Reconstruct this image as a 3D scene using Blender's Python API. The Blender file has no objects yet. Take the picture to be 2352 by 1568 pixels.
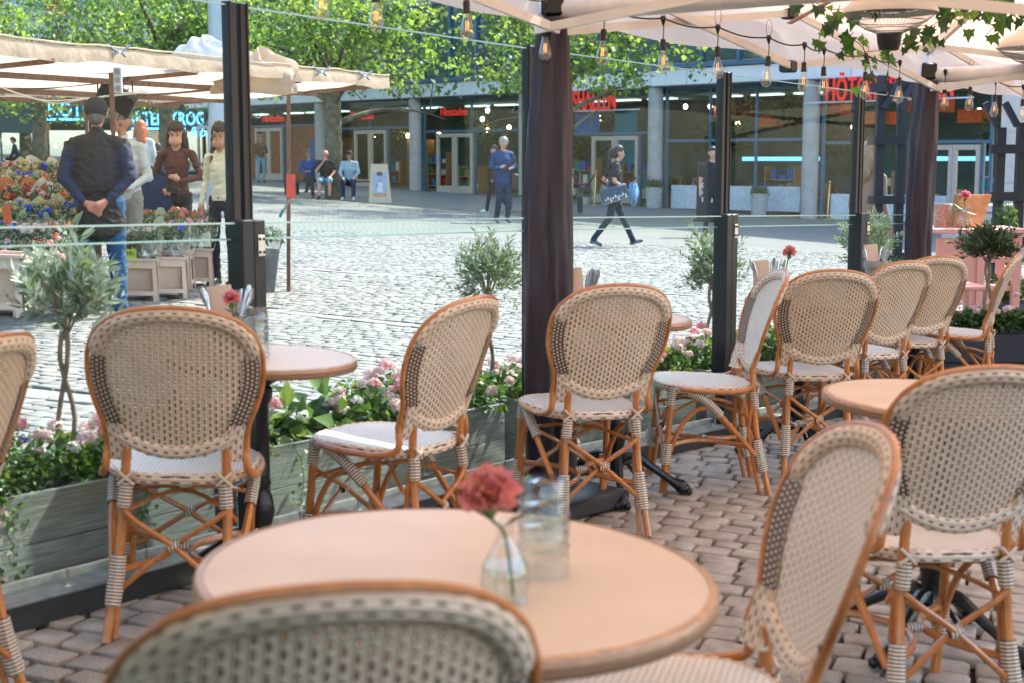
import bpy, math, random
import numpy as np
from mathutils import Vector, Matrix, Euler, noise
PI = math.pi
R = math.radians
random.seed(7)
rng = np.random.default_rng(7)
scene = bpy.context.scene
COL = scene.collection

# ------------------------------------------------------------------ camera, world, sun
CAM_H, TILT, FPX = 1.40, R(7.22), 3266.7
cam_d = bpy.data.cameras.new('camera')
cam_d.lens = 50
cam_d.sensor_width = 36
cam_d.clip_start = 0.05
cam_d.clip_end = 600
cam_d.dof.use_dof = True
cam_d.dof.focus_distance = 9.5
cam_d.dof.aperture_fstop = 5.0
cam = bpy.data.objects.new('camera', cam_d)
COL.objects.link(cam)
cam.location = (0, 0, CAM_H)
cam.rotation_euler = (PI / 2 - TILT, 0, 0)
scene.camera = cam

SUN_AZ = math.atan2(0.75, 0.66)        # from +Y towards +X
SUN_EL = R(51)
world = bpy.data.worlds.new('World')
scene.world = world
world.use_nodes = True
wn = world.node_tree
wn.nodes.clear()
sky = wn.nodes.new('ShaderNodeTexSky')
sky.sky_type = 'NISHITA'
sky.sun_disc = False
sky.sun_elevation = SUN_EL
sky.sun_rotation = SUN_AZ
sky.air_density = 1.0
sky.dust_density = 1.5
bg = wn.nodes.new('ShaderNodeBackground')
bg.inputs['Strength'].default_value = 0.15
out = wn.nodes.new('ShaderNodeOutputWorld')
wn.links.new(sky.outputs[0], bg.inputs[0])
wn.links.new(bg.outputs[0], out.inputs[0])
sun_d = bpy.data.lights.new('sun', 'SUN')
sun_d.energy = 2.3
sun_d.angle = R(0.53)
sun_d.color = (1.0, 0.94, 0.84)
sun = bpy.data.objects.new('sun', sun_d)
COL.objects.link(sun)
SUNV = Vector((math.sin(SUN_AZ) * math.cos(SUN_EL), math.cos(SUN_AZ) * math.cos(SUN_EL), math.sin(SUN_EL)))
sun.rotation_euler = SUNV.to_track_quat('Z', 'Y').to_euler()
sun.location = (20, 10, 30)
scene.view_settings.view_transform = 'Standard'
scene.view_settings.look = 'None'
scene.view_settings.gamma = 1
scene.view_settings.use_curve_mapping = False
scene.view_settings.exposure = 2.2
cy = scene.cycles
cy.max_bounces = 9
cy.transparent_max_bounces = 24
cy.transmission_bounces = 8
cy.diffuse_bounces = 4
cy.glossy_bounces = 4
cy.caustics_reflective = False
cy.caustics_refractive = False
cy.sample_clamp_indirect = 4.0

# ------------------------------------------------------------------ where things stand
SX, SY = 0.042, 0.004                    # the square falls gently to the right
def gz(x, y): return -SX * x + SY * y
GN = Vector((SX, -SY, 1)).normalized()
def ray(u, v):
    a = (u - 1176) / FPX; t = (v - 784) / FPX
    return a, math.cos(TILT) - t * math.sin(TILT), -(math.sin(TILT) + t * math.cos(TILT))
def G(u, v, h=0.0):
    """point at height h over the sloping ground seen along a sight line"""
    a, b, c = ray(u, v)
    s = (CAM_H - h) / (-SX * a + SY * b - c)
    return Vector((a * s, b * s, CAM_H + c * s))
def AY(u, v, Y):
    a, b, c = ray(u, v); s = Y / b
    return Vector((a * s, Y, CAM_H + c * s))
def ground(x, y, h=0.0): return Vector((x, y, gz(x, y) + h))

# ------------------------------------------------------------------ materials
MATS = {}
def nd(nt, t, **kw):
    n = nt.nodes.new(t)
    for k, v in kw.items(): setattr(n, k, v)
    return n
def mth(nt, op, a, b=None, c=None):
    n = nt.nodes.new('ShaderNodeMath'); n.operation = op
    for i, x in enumerate((a, b, c)):
        if x is None: continue
        if isinstance(x, (int, float)): n.inputs[i].default_value = x
        else: nt.links.new(x, n.inputs[i])
    return n.outputs[0]
def mixc(nt, f, a, b):
    n = nt.nodes.new('ShaderNodeMix'); n.data_type = 'RGBA'
    for s, x in ((n.inputs[0], f), (n.inputs[6], a), (n.inputs[7], b)):
        if isinstance(x, (int, float)): s.default_value = x
        elif isinstance(x, tuple): s.default_value = (*x[:3], 1)
        else: nt.links.new(x, s)
    return n.outputs[2]
def sc(c, k): return tuple(min(1, q * k) for q in c[:3])
def new_mat(name):
    m = bpy.data.materials.new(name); m.use_nodes = True
    nt = m.node_tree
    MATS[name] = m
    return m, nt, nt.nodes['Principled BSDF'], nt.nodes['Material Output']
def M(name, col, rough=0.6, metal=0.0, var=0.15, vs=9.0, bump=0.0, bs=80.0, rnd=0.0, transl=0.0, tcol=None, coat=0.0, spec=None, stretch=None, emit=None, es=0.0, hue=0.0):
    if name in MATS: return MATS[name]
    m, nt, p, o = new_mat(name)
    tc = nd(nt, 'ShaderNodeTexCoord')
    vec = tc.outputs['Object']
    if stretch:
        mp = nd(nt, 'ShaderNodeMapping'); mp.inputs['Scale'].default_value = stretch
        nt.links.new(vec, mp.inputs[0]); vec = mp.outputs[0]
    nz = nd(nt, 'ShaderNodeTexNoise'); nz.inputs['Scale'].default_value = vs; nz.inputs['Detail'].default_value = 5
    nt.links.new(vec, nz.inputs[0])
    f = nz.outputs[0]
    if rnd or hue:
        oi = nd(nt, 'ShaderNodeObjectInfo')
    f2 = mth(nt, 'MULTIPLY_ADD', f, 2.4, -0.7)
    c = mixc(nt, f2, sc(col, 1 - var), sc(col, 1 + var))
    if rnd or hue:
        hs = nd(nt, 'ShaderNodeHueSaturation')
        nt.links.new(mth(nt, 'MULTIPLY_ADD', oi.outputs['Random'], 2 * rnd, 1 - rnd), hs.inputs['Value'])
        if hue: nt.links.new(mth(nt, 'MULTIPLY_ADD', oi.outputs['Random'], 2 * hue, 0.5 - hue), hs.inputs['Hue'])
        nt.links.new(c, hs.inputs['Color']); c = hs.outputs[0]
    nt.links.new(c, p.inputs['Base Color'])
    p.inputs['Roughness'].default_value = rough
    p.inputs['Metallic'].default_value = metal
    if coat: p.inputs['Coat Weight'].default_value = coat; p.inputs['Coat Roughness'].default_value = 0.12
    if spec is not None: p.inputs['Specular IOR Level'].default_value = spec
    if emit: p.inputs['Emission Color'].default_value = (*emit, 1); p.inputs['Emission Strength'].default_value = es
    if bump:
        n2 = nd(nt, 'ShaderNodeTexNoise'); n2.inputs['Scale'].default_value = bs; n2.inputs['Detail'].default_value = 4
        nt.links.new(vec, n2.inputs[0])
        b = nd(nt, 'ShaderNodeBump'); b.inputs['Strength'].default_value = bump; b.inputs['Distance'].default_value = 0.01
        nt.links.new(n2.outputs[0], b.inputs['Height']); nt.links.new(b.outputs[0], p.inputs['Normal'])
    if transl:
        t = nd(nt, 'ShaderNodeBsdfTranslucent')
        if tcol: t.inputs[0].default_value = (*tcol, 1)
        else: nt.links.new(c, t.inputs[0])
        mx = nd(nt, 'ShaderNodeMixShader'); mx.inputs[0].default_value = transl
        nt.links.new(p.outputs[0], mx.inputs[1]); nt.links.new(t.outputs[0], mx.inputs[2])
        nt.links.new(mx.outputs[0], o.inputs[0])
    return m
def glass_thin(name, tint=(0.93, 0.98, 0.96), refl=1.0, rough=0.0, ior=1.5, base=0.0):
    if name in MATS: return MATS[name]
    m, nt, p, o = new_mat(name); nt.nodes.remove(p)
    tr = nd(nt, 'ShaderNodeBsdfTransparent'); tr.inputs[0].default_value = (*tint, 1)
    gl = nd(nt, 'ShaderNodeBsdfGlossy'); gl.inputs['Roughness'].default_value = rough
    ge = nd(nt, 'ShaderNodeNewGeometry')
    dt = nd(nt, 'ShaderNodeVectorMath', operation='DOT_PRODUCT')
    nt.links.new(ge.outputs['Normal'], dt.inputs[0]); nt.links.new(ge.outputs['Incoming'], dt.inputs[1])
    ca = mth(nt, 'SUBTRACT', 1.0, mth(nt, 'ABSOLUTE', dt.outputs['Value']))
    sch = mth(nt, 'MULTIPLY_ADD', mth(nt, 'POWER', ca, 5.0), .96, .04)
    f = mth(nt, 'MULTIPLY_ADD', sch, refl, base)
    f = mth(nt, 'MINIMUM', f, 0.9)
    mx = nd(nt, 'ShaderNodeMixShader')
    nt.links.new(f, mx.inputs[0]); nt.links.new(tr.outputs[0], mx.inputs[1]); nt.links.new(gl.outputs[0], mx.inputs[2])
    nt.links.new(mx.outputs[0], o.inputs[0])
    return m

# ------------------------------------------------------------------ mesh building
class MB:
    def __init__(s): s.v = []; s.f = []; s.m = []; s.uv = {}
    def add(s, vs, fs, mi=0, uvs=None):
        b = len(s.v); s.v += [tuple(q) for q in vs]
        for i, f in enumerate(fs):
            if uvs: s.uv[len(s.f)] = uvs[i]
            s.f.append([b + k for k in f]); s.m.append(mi)
        return s
    def box(s, c, d, mi=0, rot=None, bev=0.0):
        hx, hy, hz = d[0] / 2, d[1] / 2, d[2] / 2
        if bev and min(hx, hy, hz) > bev * 1.2:
            vs = []
            for z, k in ((-hz, bev), (-hz + bev, 0), (hz - bev, 0), (hz, bev)):
                X, Y = hx - k, hy - k
                e = bev * .6
                vs += [(-X, -Y + e, z), (-X + e, -Y, z), (X - e, -Y, z), (X, -Y + e, z), (X, Y - e, z), (X - e, Y, z), (-X + e, Y, z), (-X, Y - e, z)]
            fs = [list(range(7, -1, -1)), list(range(24, 32))]
            for r in range(3):
                for i in range(8):
                    fs.append((r * 8 + i, r * 8 + (i + 1) % 8, r * 8 + 8 + (i + 1) % 8, r * 8 + 8 + i))
        else:
            vs = [(x, y, z) for z in (-hz, hz) for x, y in ((-hx, -hy), (hx, -hy), (hx, hy), (-hx, hy))]
            fs = [(3, 2, 1, 0), (4, 5, 6, 7), (0, 1, 5, 4), (1, 2, 6, 5), (2, 3, 7, 6), (3, 0, 4, 7)]
        c = Vector(c)
        vs = [(rot @ Vector(q) if rot is not None else Vector(q)) + c for q in vs]
        return s.add(vs, fs, mi)
    def beam(s, a, b, w, h=None, mi=0, up=(0, 0, 1), bev=0.0):
        a, b = Vector(a), Vector(b); d = b - a; L = d.length
        if L < 1e-6: return s
        y = d.normalized(); u = Vector(up)
        if abs(y.dot(u)) > .98: u = Vector((1, 0, 0))
        x = y.cross(u).normalized(); z = x.cross(y)
        m = Matrix((x, y, z)).transposed()
        return s.box((a + b) / 2, (w, L, h or w), mi, m, bev)
    def tube(s, pts, r, n=8, mi=0, caps=True, closed=False, uvl=None, flat=None):
        P = [Vector(p) for p in pts]; k = len(P)
        rr = r if isinstance(r, (list, tuple)) else [r] * k
        T = []
        for i in range(k):
            if closed: t = P[(i + 1) % k] - P[i - 1]
            else: t = P[min(i + 1, k - 1)] - P[max(i - 1, 0)]
            T.append(t.normalized() if t.length > 1e-9 else Vector((0, 0, 1)))
        ref = Vector(flat) if flat else (Vector((0, 0, 1)) if abs(T[0].z) < .9 else Vector((1, 0, 0)))
        x = (ref - T[0] * ref.dot(T[0])).normalized()
        vs = []; L = [0.0]
        for i in range(k):
            if flat: x = Vector(flat)
            x = (x - T[i] * x.dot(T[i])).normalized(); y = T[i].cross(x)
            if i: L.append(L[-1] + (P[i] - P[i - 1]).length)
            a, b = rr[i] if isinstance(rr[i], tuple) else (rr[i], rr[i])
            for j in range(n):
                w = 2 * PI * j / n
                vs.append(P[i] + x * (a * math.cos(w)) + y * (b * math.sin(w)))
        fs = []; uv = []
        for i in range(k if closed else k - 1):
            i2 = (i + 1) % k
            for j in range(n):
                j2 = (j + 1) % n
                fs.append((i * n + j, i * n + j2, i2 * n + j2, i2 * n + j))
                if uvl:
                    l2 = L[i2] if i2 else L[-1] + .01
                    uv.append(((L[i], j / n * uvl), (L[i], (j + 1) / n * uvl), (l2, (j + 1) / n * uvl), (l2, j / n * uvl)))
        if caps and not closed:
            fs += [list(range(n - 1, -1, -1)), [(k - 1) * n + j for j in range(n)]]
            if uvl: uv += [[(0, 0)] * n, [(0, 0)] * n]
        return s.add(vs, fs, mi, uv if uvl else None)
    def lathe(s, prof, n=24, c=(0, 0, 0), mi=0, caps=True, rot=None):
        vs = []; c = Vector(c)
        for r, z in prof:
            for j in range(n):
                w = 2 * PI * j / n; q = Vector((r * math.cos(w), r * math.sin(w), z))
                vs.append((rot @ q if rot is not None else q) + c)
        fs = []
        k = len(prof)
        for i in range(k - 1):
            for j in range(n):
                j2 = (j + 1) % n
                fs.append((i * n + j, i * n + j2, (i + 1) * n + j2, (i + 1) * n + j))
        if caps:
            if prof[0][0] > 1e-5: fs.append(list(range(n - 1, -1, -1)))
            if prof[-1][0] > 1e-5: fs.append([(k - 1) * n + j for j in range(n)])
        return s.add(vs, fs, mi)
    def ell(s, c, r, n=10, m=7, mi=0, rot=None):
        c = Vector(c); vs = []; fs = []
        for i in range(m + 1):
            th = PI * i / m
            for j in range(n):
                w = 2 * PI * j / n
                q = Vector((r[0] * math.sin(th) * math.cos(w), r[1] * math.sin(th) * math.sin(w), -r[2] * math.cos(th)))
                vs.append((rot @ q if rot is not None else q) + c)
        for i in range(m):
            for j in range(n):
                j2 = (j + 1) % n
                fs.append((i * n + j, i * n + j2, (i + 1) * n + j2, (i + 1) * n + j))
        return s.add(vs, fs, mi)
    def grid(s, fn, nu, nv, mi=0, uvfn=None, cond=None):
        vs = [fn(i / nu, j / nv) for j in range(nv + 1) for i in range(nu + 1)]
        fs = []; uv = []
        for j in range(nv):
            for i in range(nu):
                if cond and not cond((i + .5) / nu, (j + .5) / nv): continue
                fs.append((j * (nu + 1) + i, j * (nu + 1) + i + 1, (j + 1) * (nu + 1) + i + 1, (j + 1) * (nu + 1) + i))
                if uvfn: uv.append([uvfn(a / nu, b / nv) for a, b in ((i, j), (i + 1, j), (i + 1, j + 1), (i, j + 1))])
        return s.add(vs, fs, mi, uv if uvfn else None)
    def prism(s, poly, z0, z1, mi=0, fn=None):
        n = len(poly); f = fn or (lambda p, z: (p[0], p[1], z))
        vs = [f(p, z0) for p in poly] + [f(p, z1) for p in poly]
        fs = [list(range(n - 1, -1, -1)), list(range(n, 2 * n))] + [(i, (i + 1) % n, n + (i + 1) % n, n + i) for i in range(n)]
        return s.add(vs, fs, mi)
    def mesh(s, name, mats, smooth=True):
        me = bpy.data.meshes.new(name)
        me.from_pydata(s.v, [], s.f)
        for q in (mats if isinstance(mats, (list, tuple)) else [mats]): me.materials.append(q)
        if any(s.m): me.polygons.foreach_set('material_index', s.m)
        if s.uv:
            ul = me.uv_layers.new(name='UVMap')
            for fi, uvs in s.uv.items():
                ls = me.polygons[fi].loop_start
                for k, q in enumerate(uvs): ul.data[ls + k].uv = q
        if smooth:
            me.polygons.foreach_set('use_smooth', [True] * len(me.polygons))
            me.set_sharp_from_angle(angle=R(38))
        me.update()
        return me
    def build(s, name, mats, parent=None, smooth=True, loc=None):
        return link(name, s.mesh(name, mats, smooth), parent, loc)
def link(name, me, parent=None, loc=None):
    o = bpy.data.objects.new(name, me); COL.objects.link(o)
    if parent is not None: o.parent = parent
    if loc is not None: o.location = loc
    return o
def tag(o, label=None, cat=None, group=None, kind=None):
    if label: o['label'] = label
    if cat: o['category'] = cat
    if group: o['group'] = group
    if kind: o['kind'] = kind
    return o
def tiltrot(rz): return (GN.rotation_difference(Vector((0, 0, 1))).inverted().to_matrix() @ Matrix.Rotation(rz, 3, 'Z')).to_euler()
def thing(name, label, cat, loc=(0, 0, 0), rz=0.0, group=None, tilt=False):
    o = bpy.data.objects.new(name, None); COL.objects.link(o)
    o.empty_display_size = 0.1
    o.location = loc
    o.rotation_euler = tiltrot(rz) if tilt else (0, 0, rz)
    return tag(o, label, cat, group)
KIDS = {}
def copy_tree(o, parent=None):
    c = o.copy(); COL.objects.link(c)
    if parent is not None: c.parent = parent
    for ch in [q for q in COL.objects if q.parent == o] if o.name not in KIDS else KIDS[o.name]:
        copy_tree(ch, c)
    return c
def npmesh(name, V, F, mats, mi=None, smooth=False, uv=None):
    """V (n,3); F list of int arrays (k, corners)"""
    me = bpy.data.meshes.new(name)
    V = np.asarray(V, dtype=np.float32)
    me.vertices.add(len(V)); me.vertices.foreach_set('co', V.ravel())
    F = [np.asarray(f) for f in F if len(f)]
    loops = np.concatenate([f.ravel() for f in F]).astype(np.int32)
    tot = np.concatenate([np.full(len(f), f.shape[1]) for f in F]).astype(np.int32)
    start = np.concatenate([[0], np.cumsum(tot)[:-1]]).astype(np.int32)
    me.loops.add(len(loops)); me.loops.foreach_set('vertex_index', loops)
    me.polygons.add(len(tot)); me.polygons.foreach_set('loop_start', start)
    try: me.polygons.foreach_set('loop_total', tot)
    except Exception: pass
    for q in (mats if isinstance(mats, (list, tuple)) else [mats]): me.materials.append(q)
    if mi is not None: me.polygons.foreach_set('material_index', np.asarray(mi, dtype=np.int32))
    if smooth: me.polygons.foreach_set('use_smooth', np.ones(len(tot), dtype=bool))
    me.update(calc_edges=True)
    me.validate()
    return me
def unit(a): return a / (np.linalg.norm(a, axis=1, keepdims=True) + 1e-9)
def leafmesh(name, P, D, N, L, W, mats, mi=None, fold=0.25, bend=0.15):
    """folded leaves: P base points, D directions, N rough normals, L lengths, W widths"""
    P = np.asarray(P, float); D = unit(np.asarray(D, float)); N = np.asarray(N, float)
    S = unit(np.cross(D, N)); N = np.cross(S, D)
    L = np.asarray(L, float).reshape(-1, 1) * np.ones((len(P), 1)); W = np.asarray(W, float).reshape(-1, 1) * np.ones((len(P), 1))
    a = P; t = P + D * L - N * L * bend
    mid = P + D * L * .45
    l = mid - S * W * .5 + N * W * fold; r = mid + S * W * .5 + N * W * fold
    V = np.stack([a, l, t, r], 1).reshape(-1, 3)
    i = np.arange(len(P))[:, None] * 4
    F = np.concatenate([i + [0, 3, 2], i + [0, 2, 1]], 1).reshape(-1, 3)
    m2 = np.repeat(mi, 2) if mi is not None else None
    return npmesh(name, V, [F], mats, m2)
def rdirs(n, zmin=-1.0):
    d = rng.normal(size=(n * 6 + 60, 3)); d = unit(d); d = d[d[:, 2] > zmin][:n]
    return d
def arc(a, b, c, n=8):
    """quadratic curve a-b-c"""
    a, b, c = Vector(a), Vector(b), Vector(c)
    return [a * (1 - t) ** 2 + b * 2 * t * (1 - t) + c * t * t for t in [i / n for i in range(n + 1)]]
def spline(pts, n=5):
    P = [Vector(p) for p in pts]; out = []
    for i in range(len(P) - 1):
        p0, p1, p2, p3 = P[max(i - 1, 0)], P[i], P[i + 1], P[min(i + 2, len(P) - 1)]
        for k in range(n):
            t = k / n
            out.append(0.5 * (2 * p1 + (p2 - p0) * t + (2 * p0 - 5 * p1 + 4 * p2 - p3) * t * t + (3 * p1 - p0 - 3 * p2 + p3) * t ** 3))
    out.append(P[-1]); return out
# ------------------------------------------------------------------ shared materials
m_rattan = M('rattan', (0.50, 0.185, 0.048), 0.28, var=0.22, vs=30, coat=0.3, rnd=0.06)
m_rattan_dark = M('rattan_binding_dark', (0.05, 0.032, 0.026), 0.5)
m_iron = M('black_iron', (0.006, 0.008, 0.011), 0.28, var=0.3, bump=0.3, bs=40)
m_post = M('post_metal', (0.008, 0.009, 0.011), 0.42, var=0.25, vs=5)
m_postlow = M('post_metal_low', (0.006, 0.009, 0.012), 0.38, var=0.2, vs=5)
m_steel = M('steel', (0.55, 0.53, 0.5), 0.3, 0.9)
m_chrome = M('cutlery_steel', (0.6, 0.62, 0.66), 0.18, 1.0, var=0.1)
m_white = M('white_paint', (0.78, 0.77, 0.74), 0.4)
m_alu = M('tent_bar', (0.8, 0.77, 0.72), 0.4, 0.1, var=0.06)
m_black = M('black_plastic', (0.015, 0.013, 0.012), 0.45)
m_cord = M('black_cord', (0.012, 0.012, 0.012), 0.6)
m_skin = M('skin', (0.55, 0.28, 0.19), 0.5, var=0.1)
m_skin2 = M('skin_ruddy', (0.5, 0.20, 0.14), 0.5, var=0.12)
m_skin3 = M('skin_tan', (0.42, 0.2, 0.12), 0.5, var=0.1)
m_glass = glass_thin('screen_glass', (0.94, 0.985, 0.97), .15, 0.0, 1.5)
m_vase = glass_thin('vase_glass', (0.93, 0.96, 0.95), 1.6, 0.02, 1.5, 0.05)
m_edge = M('glass_edge', (0.50, 0.66, 0.66), 0.2, var=0.05, transl=0.3, tcol=(0.4, 0.62, 0.62))
m_soil = M('soil', (0.05, 0.032, 0.02), 0.95, bump=0.8)

def uvmat(name, build):
    m, nt, p, o = new_mat(name)
    uv = nd(nt, 'ShaderNodeUVMap')
    sp = nd(nt, 'ShaderNodeSeparateXYZ'); nt.links.new(uv.outputs[0], sp.inputs[0])
    build(nt, p, o, sp.outputs[0], sp.outputs[1])
    return m
def band(nt, x, half, soft):
    """1 where |x-0.5| < half"""
    d = mth(nt, 'ABSOLUTE', mth(nt, 'SUBTRACT', x, 0.5))
    return mth(nt, 'SMOOTHSTEP' if False else 'MULTIPLY', mth(nt, 'MINIMUM', mth(nt, 'MAXIMUM', mth(nt, 'DIVIDE', mth(nt, 'SUBTRACT', half + soft, d), 2 * soft), 0.0), 1.0), 1.0)
CREAM, DARKW = (0.80, 0.625, 0.46), (0.035, 0.022, 0.017)
def weave_build(pu, pv, shift, hw, hh, hole, cream=CREAM, dark=DARKW, chev=True, holes=True):
    def b(nt, p, o, u, v):
        U = mth(nt, 'DIVIDE', u, pu)
        ci = mth(nt, 'FLOOR', U)
        fu = mth(nt, 'FRACT', U)
        cc = mth(nt, 'ABSOLUTE', ci) if chev else ci
        V = mth(nt, 'ADD', mth(nt, 'DIVIDE', v, pv), mth(nt, 'MULTIPLY', cc, shift))
        fv = mth(nt, 'FRACT', V)
        a = mth(nt, 'MULTIPLY', band(nt, fu, hw, .07), band(nt, fv, hh, .07))
        nz = nd(nt, 'ShaderNodeTexNoise'); nz.inputs['Scale'].default_value = 14
        tcn = nd(nt, 'ShaderNodeTexCoord'); nt.links.new(tcn.outputs['Object'], nz.inputs[0])
        c1 = mixc(nt, nz.outputs[0], sc(cream, .82), sc(cream, 1.14))
        # thin shade line between strands
        edge = band(nt, mth(nt, 'FRACT', mth(nt, 'ADD', fu, 0.5)), 0.07, .07)
        c1 = mixc(nt, mth(nt, 'MULTIPLY', edge, 0.30), c1, sc(cream, .45))
        if holes:
            ge = nd(nt, 'ShaderNodeNewGeometry')
            dk = mixc(nt, ge.outputs['Backfacing'], dark, (.52, .43, .34))
            c1 = mixc(nt, mth(nt, 'MULTIPLY', ge.outputs['Backfacing'], .9), c1, (.80, .72, .62))
            c = mixc(nt, a, c1, dk)
        else: c = mixc(nt, a, c1, dark)
        oi = nd(nt, 'ShaderNodeObjectInfo'); hs = nd(nt, 'ShaderNodeHueSaturation'); nt.links.new(mth(nt, 'MULTIPLY_ADD', oi.outputs['Random'], .14, .95), hs.inputs['Value']); nt.links.new(mth(nt, 'MULTIPLY_ADD', oi.outputs['Random'], -.2, 1.15), hs.inputs['Saturation']); nt.links.new(c, hs.inputs['Color'])
        nt.links.new(hs.outputs[0], p.inputs['Base Color'])
        p.inputs['Roughness'].default_value = 0.42
        h = mth(nt, 'SUBTRACT', mth(nt, 'ABSOLUTE', mth(nt, 'SINE', mth(nt, 'MULTIPLY', U, PI))), mth(nt, 'MULTIPLY', a, 1.0))
        bm = nd(nt, 'ShaderNodeBump'); bm.inputs['Strength'].default_value = .6; bm.inputs['Distance'].default_value = .003
        nt.links.new(h, bm.inputs['Height']); nt.links.new(bm.outputs[0], p.inputs['Normal'])
        if holes:
            hl = mth(nt, 'MULTIPLY', band(nt, fu, hole, .03), band(nt, fv, hole * 1.5, .03))
            tr = nd(nt, 'ShaderNodeBsdfTransparent'); mx = nd(nt, 'ShaderNodeMixShader')
            nt.links.new(hl, mx.inputs[0]); nt.links.new(p.outputs[0], mx.inputs[1]); nt.links.new(tr.outputs[0], mx.inputs[2])
            nt.links.new(mx.outputs[0], o.inputs[0])
    return b
m_weave = uvmat('back_weave', weave_build(0.0160, 0.0200, 0.5, .185, .31, .075))
m_seatw = uvmat('seat_weave', weave_build(0.0115, 0.014, 0.30, .13, .26, .1, cream=(0.78, 0.73, 0.65), dark=(0.22, 0.18, 0.16), holes=False))
m_braid = uvmat('braid', weave_build(0.0145, 0.030, 0.5, .15, .21, .1, chev=False, holes=False, cream=(0.78, 0.63, 0.48)))
m_band = uvmat('dark_band', weave_build(0.0125, 0.0125, 0.5, .30, .30, .06, cream=(0.045, 0.022, 0.014), dark=(0.62, 0.5, 0.38), chev=False, holes=False))
def stripe_b(nt, p, o, u, v):
    f = band(nt, mth(nt, 'FRACT', mth(nt, 'DIVIDE', u, 0.0095)), .32, .06)
    nt.links.new(mixc(nt, f, (0.055, 0.035, 0.03), (0.76, 0.64, 0.50)), p.inputs['Base Color'])
    p.inputs['Roughness'].default_value = .4
    bm = nd(nt, 'ShaderNodeBump'); bm.inputs['Strength'].default_value = .8; bm.inputs['Distance'].default_value = .003
    nt.links.new(f, bm.inputs['Height']); nt.links.new(bm.outputs[0], p.inputs['Normal'])
m_wrap = uvmat('striped_binding', stripe_b)
# ------------------------------------------------------------------ ground
def ground_mat():
    m, nt, p, o = new_mat('far_setts')
    tc = nd(nt, 'ShaderNodeTexCoord')
    br = nd(nt, 'ShaderNodeTexBrick'); br.inputs['Scale'].default_value = 1.0
    for k, v in (('Brick Width', .12), ('Row Height', .1), ('Mortar Size', .012), ('Mortar Smooth', .3)): br.inputs[k].default_value = v
    br.inputs['Color1'].default_value = (.235, .23, .213, 1); br.inputs['Color2'].default_value = (.205, .20, .188, 1); br.inputs['Mortar'].default_value = (.10, .10, .09, 1)
    nz = nd(nt, 'ShaderNodeTexNoise'); nz.inputs['Scale'].default_value = 1.3; nz.inputs['Detail'].default_value = 6
    mp = nd(nt, 'ShaderNodeMapping'); mp.inputs['Rotation'].default_value = (0, 0, R(24))
    nw = nd(nt, 'ShaderNodeTexNoise'); nw.inputs['Scale'].default_value = .8
    nt.links.new(tc.outputs['Object'], nz.inputs[0]); nt.links.new(tc.outputs['Object'], nw.inputs[0])
    va = nd(nt, 'ShaderNodeVectorMath', operation='MULTIPLY_ADD')
    nt.links.new(nw.outputs['Color'], va.inputs[0]); va.inputs[1].default_value = (.3, .3, 0); nt.links.new(tc.outputs['Object'], va.inputs[2])
    nt.links.new(va.outputs[0], mp.inputs[0]); nt.links.new(mp.outputs[0], br.inputs[0])
    c = mixc(nt, mth(nt, 'MULTIPLY_ADD', nz.outputs[0], 1.4, -.3), (.8, .8, .8), (1.12, 1.12, 1.12))
    mm = nd(nt, 'ShaderNodeMix', data_type='RGBA', blend_type='MULTIPLY'); mm.inputs[0].default_value = 1
    nt.links.new(br.outputs[0], mm.inputs[6]); nt.links.new(c, mm.inputs[7])
    nt.links.new(mm.outputs[2], p.inputs['Base Color']); p.inputs['Roughness'].default_value = .8
    return m
mb = MB()
def gp(x, y, h=0): return (x, y, gz(x, y) + h)
mb.add([gp(-140, -30, -.03), gp(140, -30, -.03), gp(140, 190, -.03), gp(-140, 190, -.03)], [(0, 1, 2, 3)])
g0 = mb.build('ground', M('joint_sand', (.045, .036, .028), .95, var=.3, vs=3), smooth=False); tag(g0, kind='structure')
ROWDIR = math.atan2(-0.36, 0.93)       # rows of setts run falling to the right
SET_FAR = 24.0
mb = MB()
mb.add([gp(-60, SET_FAR), gp(60, SET_FAR), gp(60, 110), gp(-60, 110)], [(0, 1, 2, 3)])
g1 = mb.build('square_paving', ground_mat(), smooth=False); tag(g1, kind='structure')
# smooth granite strips crossing the square
strips = []
for i, (a, b, w) in enumerate((((600, 712), (1020, 756), .20), ((630, 614), (1110, 646), .22), ((610, 549), (1090, 581), .22), ((10, 895), (420, 940), .22), ((200, 1012), (420, 1030), .16))):
    A, B = G(*a), G(*b); d = (B - A); d.z = 0; d.normalize()
    if i < 3: A = A - d * (4.5 if i else 1.0); B = B + d * (4 if i else 5.5)
    strips.append((A.x, A.y, B.x, B.y, w))
m_settt = M('terrace_sett', (.37, .325, .27), .75, var=.28, vs=11, bump=.5, bs=120, rnd=.14)
m_sett = M('granite_sett', (.205, .198, .182), .75, var=.28, vs=14, bump=.35, bs=160, rnd=.12)
m_sett2 = M('granite_sett_pale', (.25, .23, .208), .75, var=.2, vs=14, bump=.35, bs=160)
m_sett3 = M('granite_sett_dark', (.17, .166, .155), .75, var=.28, vs=14, bump=.35, bs=160)
def strip_dist(x, y):
    best = 9
    for ax, ay, bx, by, w in strips:
        L = math.hypot(bx - ax, by - ay); t = ((x - ax) * (bx - ax) + (y - ay) * (by - ay)) / L
        if -.1 < t < L + .1: best = min(best, abs((x - ax) * (by - ay) - (y - ay) * (bx - ax)) / L - w * .5)
    return best
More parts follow.
